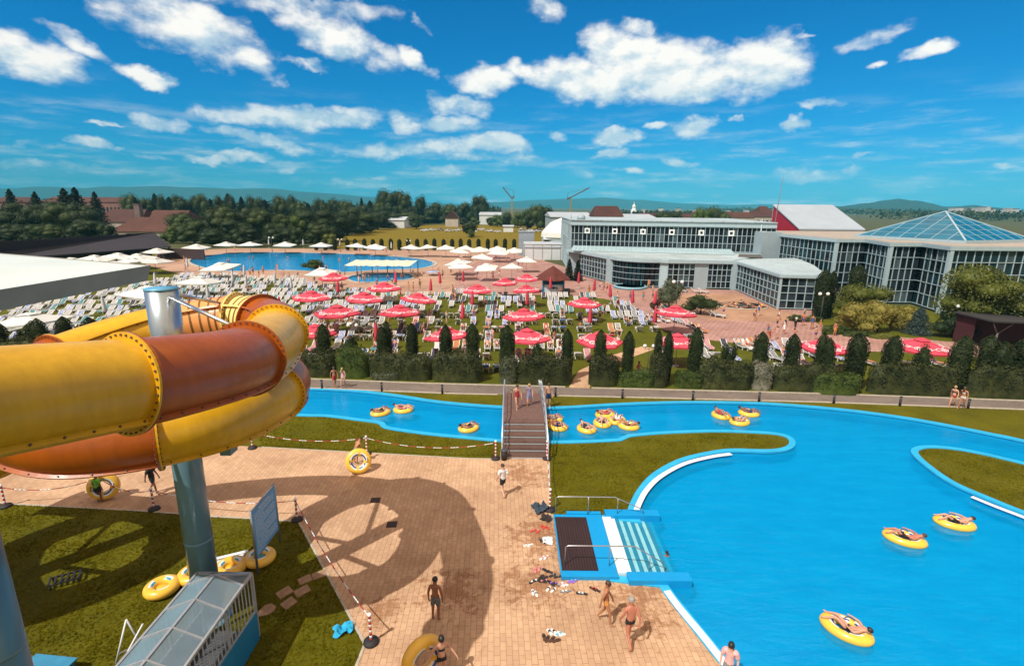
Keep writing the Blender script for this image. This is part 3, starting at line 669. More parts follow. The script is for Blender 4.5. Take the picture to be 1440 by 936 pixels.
def slide():
    root = thing('water_slide', 'big yellow and orange tube slide curling round a blue pillar', 'water slide', (-10.4, 15.3, 0))
    NS = 40
    for (u0, u1, c) in secs:
        i0, i1 = int(round(u0*SUBN)), int(round(u1*SUBN))
        m = {'Y': YEL, 'O': ORA, 'y': RIBY, 'o': RIBO}[c]
        b = MB(); vs = []; n = 0
        for i in range(i0, i1+1):
            d, sx, sz = frame(i)
            for k in range(NS):
                a = 2*math.pi*k/NS
                vs.append(path[i]+sx*math.cos(a)*SLIDE_R+sz*math.sin(a)*SLIDE_R)
            n += 1
        b.add(vs, [(i*NS+k, (i+1)*NS+k, (i+1)*NS+(k+1) % NS, i*NS+(k+1) % NS) for i in range(n-1) for k in range(NS)], 0, True)
        sec = b.build('tube_section', [m], root, world=True)
        # end flanges with bolts
        fb = MB(); bo = MB()
        for (i, sg) in ((i0, 1), (i1, -1)):
            d, sx, sz = frame(i); p = path[i]; r2 = SLIDE_R+.13
            vs = []
            for (rr, off) in ((SLIDE_R-.01, .05), (r2, .05), (r2, .004), (SLIDE_R-.01, .004)):
                for k in range(NS):
                    a = 2*math.pi*k/NS
                    vs.append(p+d*sg*off+sx*math.cos(a)*rr+sz*math.sin(a)*rr)
            fb.add(vs, [(j*NS+k, j*NS+(k+1) % NS, ((j+1) % 4)*NS+(k+1) % NS, ((j+1) % 4)*NS+k) for j in range(4) for k in range(NS)], 0, False)
            for k in range(40):
                a = 2*math.pi*(k+.5)/40; q = p+(sx*math.cos(a)+sz*math.sin(a))*(SLIDE_R+.075)
                bo.tube([q+d*sg*.045, q+d*sg*.075], .022, 6, smooth=False)
        # longitudinal flanges along both sides, a bit below the middle
        for ang in (-.72, math.pi-.72):
            vs = []
            for i in range(i0, i1+1):
                d, sx, sz = frame(i); e = sx*math.cos(ang)+sz*math.sin(ang); q = -sx*math.sin(ang)+sz*math.cos(ang)
                for (rr, h) in ((SLIDE_R-.01, .03), (SLIDE_R+.11, .03), (SLIDE_R+.11, -.03), (SLIDE_R-.01, -.03)): vs.append(path[i]+e*rr+q*h)
                if (i-i0) % 3 == 1:
                    bo.tube([path[i]+e*(SLIDE_R+.06)+q*.028, path[i]+e*(SLIDE_R+.06)+q*.06], .022, 6, smooth=False)
            fb.add(vs, [(i*4+k, i*4+(k+1) % 4, (i+1)*4+(k+1) % 4, (i+1)*4+k) for i in range(n-1) for k in range(4)])
        fb.add(bo.v, bo.f, 1); f = fb.build('flange', [m, BOLT], sec, world=True)
        if c in 'yo':
            g = MB()
            for i in range(i0+1, i1, 2):
                d, sx, sz = frame(i); vs = []
                for (rr, off) in ((SLIDE_R-.01, -.035), (SLIDE_R+.012, -.03), (SLIDE_R+.012, .03), (SLIDE_R-.01, .035)):
                    for k in range(NS):
                        a = 2*math.pi*k/NS; vs.append(path[i]+d*off+sx*math.cos(a)*rr+sz*math.sin(a)*rr)
                g.add(vs, [(j*NS+k, j*NS+(k+1) % NS, (j+1)*NS+(k+1) % NS, (j+1)*NS+k) for j in range(3) for k in range(NS)], 0, False)
            g.build('dark_rib', [GROOVE], sec, world=True)
    def pillar(x, y, r, top, targets, steel=None):
        b = MB(); prof = [(r+.25, 0), (r+.25, .05), (r, .06)]
        b.lathe(prof, 24, (x, y, 0)); b.lathe([(r, .05), (r, top)], 40, (x, y, 0))
        for z in (3.1, 6.4): b.lathe([(r+.001, z), (r+.008, z+.02), (r+.008, z+.06), (r+.001, z+.08)], 40, (x, y, 0))
        p = b.build('pillar', [steel or PILLAR], root, world=True)
        b = MB(); b.lathe([(.01, top+.06), (r+.015, top+.02), (r+.015, top-.03)], 40, (x, y, 0)); b.build('cap', [mat('blue cap paint', (.10, .33, .52), .4, .1, 2)], p, world=True)
        for u in targets:
            i = int(u*SUBN); q = path[i]; e = Vector((x, y, 0)); dirn = Vector((q.x-x, q.y-y, 0)); dirn.normalize()
            b = MB(); a0 = Vector((x, y, q.z-SLIDE_R-.55))+dirn*r*.8; a1 = Vector((q.x, q.y, q.z-SLIDE_R-.12))
            b.bar(a0, a1, .13, .22); b.bar(a1+Vector((0, 0, -.1)), a1+Vector((0, 0, .14)), .4, .3)
            b.build('support_arm', [PILLAR], p, world=True)
        return p
    GP = mat('galvanised pillar', (.40, .47, .52), .30, .14, .9, metal=.75, detail=7)
    A = near((-12.1, 17.8, 11.15)); pa = pillar(A.x, A.y, .43, A.z, (5.6, 7.2, 8.8, 10.6, 12.2, 13.8), None)
    # upper bare galvanised sleeve of the pillar and its tie rods
    b = MB(); b.lathe([(.437, 8.4), (.437, A.z-.035)], 40, (A.x, A.y, 0)); b.build('sleeve', [GP], pa, world=True)
    for u in (4.3, 7.0):
        q = path[int(u*SUBN)]; dirn = Vector((q.x-A.x, q.y-A.y, 0)).normalized()
        b = MB(); b.tube([Vector((A.x, A.y, A.z-.2))+dirn*.40, Vector((q.x, q.y, q.z))-dirn*(SLIDE_R*.6)+Vector((0, 0, SLIDE_R*.8))], .055, 8)
        b.build('tie_rod', [GALV], pa, world=True)
    B_ = near((-10.72, 8.7, 9.0)); pillar(B_.x+.28, B_.y, .43, B_.z, ()); C_ = near((-23.7, 18.0, 8.4)); pillar(C_.x, C_.y, .43, C_.z, (17.2, 18.5, 19.9))
    u = int(12.55*SUBN); d, sx, sz = frame(u); q = path[u]+sz*(SLIDE_R*.93)+sx*.25
    b = MB(); b.tube([q, q+Vector((.0, .0, .16))], .04, 8); b.lathe([(.06, .14), (.13, .18), (.15, .30), (.08, .34)], 14, q); b.build('floodlight', [BLACK], root, world=True)
    return root
slide()

def tower_roof():
    K = .4; q_ = lambda x, y, z: (K*x, K*y, H+(z-H)*K)
    root = thing('tower_canopy', 'white canopy roof with grey edge beside the start of the slide', 'canopy', (-5.8, 3.4, 0))
    poly = [q_(x, y, 0)[:2] for x, y in ((-9.05, 13.0), (-15.4, 15.75), (-21.5, 12.5), (-21, 4.5), (-15, 1.2), (-9.05, 4.2))]; zt = H-1.5*K; zb = H-1.88*K
    cx = sum(p[0] for p in poly)/6; cy = sum(p[1] for p in poly)/6
    top = mat('white fibreglass roof', (.66, .72, .67), .4, .07, 1.2, detail=7); edge = mat('grey roof edge', (.30, .29, .27), .5, .12, 3, bump=.05)
    b = MB(); n = 6
    vs = [(p[0], p[1], zt-.008) for p in poly]+[(cx+(p[0]-cx)*.55, cy+(p[1]-cy)*.55, zt+.05) for p in poly]+[(cx, cy, zt+.07)]
    b.add(vs, [(i, n+i, n+(i+1) % n, (i+1) % n) for i in range(n)]+[(n+i, 2*n, n+(i+1) % n) for i in range(n)], 0, False)
    b.build('roof_top', [top], root, world=True)
    b = MB(); po = offset(poly, -.012 if area(poly) < 0 else .012)
    vs = [(p[0], p[1], zt) for p in po]+[(cx+(p[0]-cx)*.985, cy+(p[1]-cy)*.985, zb) for p in po]
    b.add(vs, [(i, (i+1) % n, n+(i+1) % n, n+i) for i in range(n)]+[tuple(range(2*n-1, n-1, -1))])
    b.build('edge_fascia', [edge], root, world=True)
    for (x, y) in ((-4.2, 1.5), (-7.8, 2.3), (-7.9, 4.4), (-6.0, 1.0)):
        b = MB(); b.lathe([(.09, 0), (.09, zb+.02)], 16, (x, y, 0)); b.build('post', [PILLAR], root, world=True)
    b = MB(); b.box((-6.0, 1.6, 11.0), (3.0, 1.4, .14)); b.build('platform', [mat('grey platform', (.2, .2, .2), .7, .1, 2)], root, world=True)
tower_roof()

def walkway():
    x0, x1, xr, ze, zr = -10.1, -8.35, -9.18, 2.4, 2.78
    y1, y0 = 14.55, 4.5
    root = thing('covered_walkway', 'glazed walkway with white bars and blue side panels at the foot of the slide', 'walkway', (-9.2, 10, 0))
    m = bpy.data.materials.new('smoked roof sheet'); m.use_nodes = True; nt = m.node_tree; L = nt.links.new; p = nt.nodes['Principled BSDF']
    p.inputs['Base Color'].default_value = (.20, .28, .33, 1); p.inputs['Specular IOR Level'].default_value = .9; p.inputs['Roughness'].default_value = .08
    tr = node(nt, 'ShaderNodeBsdfTransparent'); tr.inputs['Color'].default_value = (.8, .82, .85, 1); mx = node(nt, 'ShaderNodeMixShader')
    tc = node(nt, 'ShaderNodeTexCoord'); nz = node(nt, 'ShaderNodeTexNoise'); nz.inputs['Scale'].default_value = 1.6; nz.inputs['Detail'].default_value = 6; L(tc.outputs['Object'], nz.inputs['Vector'])
    mr = node(nt, 'ShaderNodeMapRange'); mr.inputs['To Min'].default_value = .62; mr.inputs['To Max'].default_value = .95; L(nz.outputs[0], mr.inputs[0])
    L(mr.outputs[0], mx.inputs[0]); L(tr.outputs[0], mx.inputs[1]); L(p.outputs[0], mx.inputs[2]); L(mx.outputs[0], nt.nodes['Material Output'].inputs['Surface'])
    AL = mat('dull aluminium', (.50, .52, .54), .4, .08, 5, metal=.5)
    ys = [y1-.55-1.05*i for i in range(10)]
    ys = [y1]+ys
    for i in range(len(ys)-1):
        for (xa, za, xb, zb) in ((x0, ze, xr-.03, zr), (xr+.03, zr, x1, ze)):
            b = MB(); a, c = ys[i]-.03, ys[i+1]+.03
            if i == 0:
                zb2 = zb if xb != xr-.03 else zr
                b.add([(xa, a, za if za == ze else ze+.12), (xb, a, zb if zb == ze else ze+.12), (xb, c, zb), (xa, c, za)], [(0, 1, 2, 3)])
            else: b.add([(xa, a, za), (xb, a, zb), (xb, c, zb), (xa, c, za)], [(0, 1, 2, 3)])
            b.build('roof_pane', [m], root, world=True)
    b = MB()
    b.bar((xr, ys[1], zr), (xr, y0, zr), .07, .06)
    for x in (x0, x1): b.bar((x, y1, ze), (x, y0, ze), .07, .09)
    for y in ys[1:]:
        b.bar((x0, y, ze+.02), (xr, y, zr+.02), .05, .05); b.bar((xr, y, zr+.02), (x1, y, ze+.02), .05, .05)
    b.bar((x0, y1, ze), (x1, y1, ze), .07, .09); b.bar((xr, ys[1], zr), (x0, y1, ze), .05); b.bar((xr, ys[1], zr), (x1, y1, ze), .05)
    for x in (x0, x1):
        for y in ys[::2]: b.bar((x, y, 0), (x, y, ze), .07)
    b.build('frame', [AL], root, world=True)
    b = MB()
    for x in (x0, x1):
        y = y1-.1
        while y > y0: b.bar((x, y, 1.0), (x, y, ze), .025); y -= .19
        b.bar((x, y1, 1.02), (x, y0, 1.3), .05)
    b.build('side_bars', [mat('white bar paint', (.38, .41, .43), .45, .05, 4)], root, world=True)
    b = MB()
    for x in (x0-.04, x1+.05): b.add([(x-.02, y1-.1, 0), (x+.02, y1-.1, 0), (x+.02, y0, 0), (x-.02, y0, 0), (x-.02, y1-.1, 1.0), (x+.02, y1-.1, 1.0), (x+.02, y0, 1.45), (x-.02, y0, 1.45)], [(0, 1, 2, 3), (4, 7, 6, 5), (0, 4, 5, 1), (1, 5, 6, 2), (2, 6, 7, 3), (3, 7, 4, 0)])
    b.build('side_panel', [mat('blue side panel', (.012, .20, .36), .4, .1, 1.5, coat=.2)], root, world=True)
    b = MB(); b.box((-9.22, 9.5, .12), (1.65, 10, .24)); b.build('floor_slab', [mat('dark grating', (.10, .10, .11), .6, .2, 6)], root, world=True)
walkway()

def sign():
    y0, y1, x = 17.62, 19.5, -9.82
    root = thing('notice_board', 'blue notice board with rows of white writing on two grey posts in the grass', 'notice board', (x, 18.5, 0))
    fr = mat('grey sign frame', (.22, .25, .28), .45, .1, 5, metal=.4)
    for y in (y0-.05, y1+.05):
        b = MB(); b.tube([(x, y, 0), (x, y, 2.76)], .045, 10); b.build('post', [fr], root, world=True)
    b = MB(); b.box((x, (y0+y1)/2, 1.68), (.035, y1-y0, 2.05)); pn = b.build('board', [mat('blue sign face', (.085, .33, .62), .45, .08, 2)], root, world=True)
    for (z) in (.66, 2.70): b = MB(); b.box((x, (y0+y1)/2, z), (.05, y1-y0, .05)); b.build('frame_bar', [fr], root, world=True)
    rs = random.Random(3); b = MB(); wp = mat('white sign lettering', (.72, .80, .84), .5, .03, 5)
    for sd in (1, -1):
        for r in range(21):
            z = 2.52-r*.088; y = y0+.12; lim = y1-.1 if r not in (4, 9, 15, 20) else y0+rs.uniform(.7, 1.2)
            if r == 0: y = y0+.5; lim = y1-.5
            while y < lim:
                w = rs.uniform(.05, .17); w = min(w, lim-y)
                if w > .03:  # words too small to read in the photograph
                    k = y
                    while k < y+w: b.box((x+sd*.02, k+.009, z+rs.uniform(-.004, .006)), (.004, .016, .03 if r else .05)); k += .026
                y += w+.035
    b.build('writing', [wp], pn, world=True)
sign()

# ------------------------------------------------------------------ red and white posts with plastic chains
REDP = mat('red plastic', (.42, .035, .03), .4, .1, 6)
def barrier_post(p, label):
    root = thing('barrier_post', label, 'barrier post', (p.x, p.y, 0), 0, 'red and white barrier posts')
    b = MB(); b.lathe([(.25, 0), (.26, .03), (.24, .09), (.08, .14)], 20); b.build('base', [BLACK], root)
    b = MB(); k = 9
    for i in range(k): b.lathe([(.047, .1+.95*i/k), (.047, .1+.95*(i+1)/k)], 12, mi=i % 2)
    b.build('striped_pole', [REDP, WHITEP], root)
    b = MB(); b.ball((0, 0, 1.09), .07, 8); b.build('ball_top', [WHITEP], root)
    return root
posts = {}
for (k, x, y, lab) in (('a', 522, 903, 'red and white post at the lawn corner near the turquoise towel'), ('b', 418, 731, 'red and white post at the paving corner right behind the blue notice board'), ('c', 217, 716, 'red and white post by the dark shadow edge under the slide'), ('d', 143, 697, 'red and white post standing below the orange tube of the slide'), ('e', 8, 712, 'red and white post at the paving edge below the end of the orange tube'),
        ('f', 355, 630, 'red and white post half hidden behind the lower yellow tube'), ('g', 516, 638, 'red and white post beside the boy with the yellow ring'), ('h', 697, 645, 'red and white post on the lawn side of the bridge foot, by the black bin'), ('i', 769, 645, 'red and white post at the bridge foot on the pool side'), ('j', 773, 717, 'red and white post at the corner of the blue pool entry platform')):
    posts[k] = G(x, y); barrier_post(posts[k], lab)
def chain(a, c, label, sag=.35):
    p, q = posts[a]+Vector((0, 0, 1.0)), posts[c]+Vector((0, 0, 1.0)); L = (q-p).length; n = max(8, int(L/.16)); b = MB()
    for i in range(n):
        t0, t1 = (i+.04)/n, (i+.96)/n
        f = lambda t: p.lerp(q, t)-Vector((0, 0, sag*4*t*(1-t)))
        b.tube([f(t0), f(t1)], .021, 6, mi=1 if (i//3) % 2 == 0 else 0)
    tag(b.build('barrier_chain', [REDP, WHITEP], None, loc=tuple(posts[a]), world=True), label, 'chain', 'red and white plastic chains')
chain('a', 'b', 'red and white chain along the paving edge from notice board to front lawn corner')
chain('b', 'c', 'red and white chain running behind the notice board to the post under the slide')
chain('c', 'd', 'red and white chain between the two posts below the orange tube')
chain('d', 'e', 'red and white chain from below the orange tube towards the far end of the paving')
chain('f', 'g', 'red and white chain sagging from the lower yellow tube to the boy with a ring')
chain('g', 'h', 'red and white chain sagging over the lawn from the boy to the bridge foot', .45)
chain('i', 'j', 'red and white chain from the bridge foot to the blue entry platform')

# ------------------------------------------------------------------ small things on the ground
for (x, y, lab) in ((528, 703, 'dark square drain cover nearer the river in the tan paving'), (551, 737, 'dark square drain cover nearer the swimmers\' shoes in the tan paving')):
    p = G(x, y); o = thing('drain_cover', lab, 'drain cover', (p.x, p.y, 0), .1, 'drain covers')
    b = MB(); b.box((0, 0, .006), (.46, .46, .012)); b.build('rim', [BLACK], o)
    b = MB()
    for i in range(7): b.box((-.18+i*.06, 0, .016), (.035, .38, .01))
    b.build('grate', [mat('rusty grate', (.06, .025, .02), .7, .2, 8)], o)
SHO = {'white': mat('white rubber', (.72, .70, .68), .6, .05, 9), 'black': mat('black foam', (.02, .02, .022), .7, .1, 9), 'red': mat('red foam', (.55, .05, .03), .6, .1, 9), 'pink': mat('pink foam', (.70, .22, .25), .6, .1, 9), 'purple': mat('purple foam', (.30, .12, .60), .6, .1, 9), 'grey': mat('grey foam', (.2, .2, .2), .6, .1, 9), 'brown': mat('brown leather', (.08, .035, .02), .6, .1, 9), 'cyan': mat('cyan foam', (.1, .45, .6), .6, .1, 9)}
def shoe_mesh(c, c2):
    out = []
    prof = [(-.035, -.135), (.03, -.135), (.042, -.09), (.036, -.02), (.05, .06), (.045, .12), (.01, .145), (-.03, .135), (-.048, .08), (-.038, -.02), (-.042, -.09)]
    b = MB(); b.prism(prof, .002, .03); s = b.mesh('sole', [SHO[c]])
    b = MB(); b.tube([(-.043, .0, .03), (-.02, .04, .06), (.0, .075, .03)], .011, 6); b.tube([(.043, .0, .03), (.02, .04, .06), (.0, .075, .03)], .011, 6); b.box((0, .03, .058), (.05, .05, .012))
    return s, b.mesh('strap', [SHO[c2]])
SM = {}
def shoe(x, y, rz, c, c2, lab, grp):
    if (c, c2) not in SM: SM[(c, c2)] = shoe_mesh(c, c2)
    p = G(x, y); o = thing('flip_flop', lab, 'flip-flop', (p.x, p.y, .002), rz, grp); o.scale = (1.12,)*3
    mobj('sole', SM[(c, c2)][0], o); mobj('strap', SM[(c, c2)][1], o)
shoes = [((763, 741), 'red', 'red', .5, 'red flip-flop of the pair near the blue platform edge'), ((750, 746), 'red', 'pink', -.9, 'red flip-flop with pink strap lying apart from the pair'), ((741, 767), 'white', 'white', 1.9, 'white flip-flop of the lone pair away from the platform'), ((760, 759), 'black', 'grey', .3, 'black flip-flop of the pair next to the white towel'),
         ((762, 785), 'white', 'pink', -.6, 'white flip-flop with pink strap beside the wet patch'), ((752, 802), 'pink', 'pink', .1, 'pink flip-flop of the pair above the heap of black shoes'), ((767, 802), 'black', 'black', .8, 'black flip-flop of the pair nearest the platform corner'), ((761, 811), 'black', 'brown', -.7, 'black flip-flop with brown strap in the shoe heap'), ((749, 818), 'black', 'white', 2.2, 'black flip-flop with white strap at the outer side of the heap'),
         ((763, 818), 'black', 'pink', 1.4, 'black flip-flop with pink strap in the shoe heap'), ((777, 809), 'black', 'grey', -1.0, 'black and grey flip-flop touching the platform corner'), ((776, 821), 'black', 'purple', .7, 'black flip-flop with purple strap below the platform corner'), ((749, 833), 'white', 'grey', .05, 'white flip-flop with grey strap of the pair set neatly side by side'), ((771, 828), 'white', 'brown', -.5, 'white flip-flop with brown strap in the front row'), ((789, 823), 'white', 'pink', 1.3, 'white flip-flop with pink strap next to the purple pair'),
         ((793, 832), 'grey', 'white', 1.6, 'grey sandal with white strap in the front row'), ((816, 834), 'black', 'white', 1.55, 'black sandal with white strap placed alone in the front row'), ((834, 828), 'black', 'red', .8, 'black sandal with red strap beside the woman in the orange bikini'), ((803, 817), 'purple', 'cyan', -1.0, 'purple flip-flop of the pair lying on the platform edge'), ((765, 896), 'brown', 'black', .1, 'brown flip-flop with black strap lying apart in front'), ((776, 899), 'brown', 'brown', -.7, 'brown flip-flop of the pair lying apart in front'), ((773, 889), 'white', 'black', .6, 'white flip-flop with black strap lying apart in front'), ((785, 893), 'white', 'cyan', 1.5, 'white flip-flop with cyan strap lying apart in front')]
rs = random.Random(5)
for (p, c, c2, rz, lab) in shoes:
    shoe(p[0], p[1], rz, c, c2, lab, 'shoes left by the pool steps')
    shoe(p[0]+rs.uniform(4.5, 7), p[1]+rs.uniform(-2.5, 2.5), rz+rs.uniform(-.5, .5), c, c2, lab, 'shoes left by the pool steps')
def cloth_mesh(w, l, amp, m, seed, name='cloth', n=16, th=.02):
    b = MB(); vs = []
    for i in range(n+1):
        for j in range(n+1):
            x, y = (i/n-.5)*w, (j/n-.5)*l
            v = noise.noise(Vector((x*3.3/w+seed, y*3.3/l, seed*.7))); u = noise.noise(Vector((x*5/w, y*5/l+seed, 3.3)))
            vs.append((x+u*w*.16, y+v*l*.16, th+amp*max(0, .5+v*.9+u*.5)))
    b.add(vs, [(i*(n+1)+j, (i+1)*(n+1)+j, (i+1)*(n+1)+j+1, i*(n+1)+j+1) for i in range(n) for j in range(n)], 0, True)
    return b.mesh(name, [m])
def cloth(name, x, y, w, l, amp, m, seed, lab, cat, rz=0):
    p = G(x, y); o = mobj(name, cloth_mesh(w, l, amp, m, seed)); o.location = (p.x, p.y, .003); o.rotation_euler = (0, 0, rz); tag(o, lab, cat)
cloth('towel', 483, 887, .62, .5, .16, mat('turquoise towel', (.02, .36, .62), .9, .2, 5), 2.2, 'crumpled turquoise towel on the shaded grass', 'towel', .5)
cloth('towel', 770, 761, .42, .5, .05, mat('white towel', (.7, .7, .7), .9, .1, 5), 5.1, 'folded white towel at the edge of the blue platform', 'towel')
cloth('clothes_heap', 760, 717, .7, .6, .24, mat('dark clothes', (.03, .05, .075), .9, .5, 7), 7.7, 'heap of dark clothes beside the platform corner', 'clothes', .4)
cloth('clothes_heap', 767, 730, .4, .5, .14, mat('black clothes', (.02, .015, .015), .9, .4, 7), 9.3, 'small black heap of clothes next to the larger heap', 'clothes', .9)
STONE = mat('tan stepping stone', (.30, .185, .11), .9, .25, 5, bump=.3)
for i, (x, y, w, l) in enumerate([(449, 808, .55, .42), (429, 815, .5, .42), (425, 831, .55, .45), (400, 833, .55, .45), (406, 848, .5, .45), (375, 858, .62, .5)]):
    p = G(x, y); b = MB(); pr = [(math.cos(a)*w*.5*(1+.12*math.sin(a*5+i)), math.sin(a)*l*.5*(1+.1*math.cos(a*3+i*2))) for a in [k*math.pi/8+.2 for k in range(16)]]
    if i < 5: pr = [(-w/2, -l/2), (w/2-.03, -l/2+.02), (w/2, l/2), (-w/2+.02, l/2-.03)]
    b.prism(pr, -.02, .035); o = b.build('stepping_stone', [STONE]); o.location = (p.x, p.y, 0); o.rotation_euler = (0, 0, .55+.1*i)
    tag(o, ['stepping stone touching the paving edge', 'stepping stone second from the paving edge', 'stepping stone beside the weeds, middle of the path', 'square stepping stone farther from the paving on the slope', 'stepping stone next to the round one', 'round stepping stone at the walkway end of the path'][i], 'stepping stone', 'stepping stones in the grass')
# bin at the bridge foot
p = G(709, 646); o = thing('litter_bin', 'black litter bin at the foot of the footbridge', 'bin', (p.x, p.y, 0))
b = MB(); b.lathe([(.16, 0), (.19, .55)], 16); b.build('drum', [BLACK], o); b = MB(); b.lathe([(.21, .55), (.21, .62), (.15, .64)], 16); b.build('rim', [mat('dark grey rim', (.06, .06, .065), .5, .1, 5)], o)
# blue cover, trestle and dark grate on the near lawn
p = G(62, 958); o = thing('pump_cover', 'low blue metal cover at the foot of the slide pillar', 'cover', (p.x, p.y, 0), -.1)
b = MB(); b.box((0, 0, .2), (1.3, .9, .4), taper=.96); b.build('housing', [mat('blue side panel', (.01, .2, .36))], o); b = MB(); b.box((0, 0, .43), (1.4, 1.0, .05)); b.build('lid', [mat('light blue lid', (.05, .25, .42), .35, .1, 3)], o)
p = G(183, 925); o = thing('trestle', 'white folding trestle leaning open on the lawn', 'trestle', (p.x, p.y, 0), .3)
for (a, c) in (((-.35, -.1, 0), (.05, .1, 1.35)), ((.3, .25, 0), (.05, .1, 1.35)), ((-.2, -.5, 0), (.55, -.1, 1.25))):
    b = MB(); b.tube([a, c], .028, 8); b.build('leg', [WHITEP], o)
b = MB(); b.tube([(-.25, -.05, .3), (.24, .2, .3)], .022, 8); b.build('crossbar', [WHITEP], o)
p = G(93, 818); o = thing('grill_rack', 'dark metal rack lying on the shaded lawn', 'rack', (p.x, p.y, 0), .55)
b = MB()
for i in range(6): b.bar((-.45+i*.18, -.25, .22), (-.45+i*.18, .25, .22), .06, .05)
b.build('bars', [BLACK], o); b = MB()
for yy in (-.25, .25): b.bar((-.5, yy, .18), (.5, yy, .18), .05); b.bar((-.4, yy, 0), (-.4, yy, .18), .05); b.bar((.4, yy, 0), (.4, yy, .18), .05)
b.build('frame', [BLACK], o)
# bollard lamps along the path
def bollard():
    o = thing('bollard_light', 'short black bollard light on the path kerb', 'bollard', (0, 0, 0), 0, 'bollard lights along the grey path')
    b = MB(); b.lathe([(.08, 0), (.08, .55)], 12); b.build('shaft', [BLACK], o); b = MB(); b.lathe([(.07, .55), (.07, .66)], 12); b.build('lens', [mat('frosted lens', (.25, .25, .24), .3, .1, 5)], o)
    b = MB(); b.lathe([(.10, .66), (.10, .72), (.02, .76)], 12); b.build('cap', [BLACK], o); return o
bl = bollard()
for i, (x, y, lab) in enumerate([(453, 546.5, 'by the lower curve of the slide'), (537, 550, 'beside the river, between slide and bridge'), (622, 553.5, 'nearest the bridge on its slide side'), (781, 557.5, 'nearest the bridge on its building side'), (875, 560, 'across the river from the group of ring riders'), (974, 562.5, 'above the middle of the river'), (1067, 564.5, 'across the river from three drifting rings'), (1172, 567, 'where the far river bank bends away'), (1265, 570.5, 'in front of the light green shrub'), (1361, 574, 'beside the two walking women')]):
    p = G(x, y); o = bl if i == 0 else dup(bl)
    o.location = (p.x, p.y, 0); o['label'] = 'short black bollard light on the path ' + lab
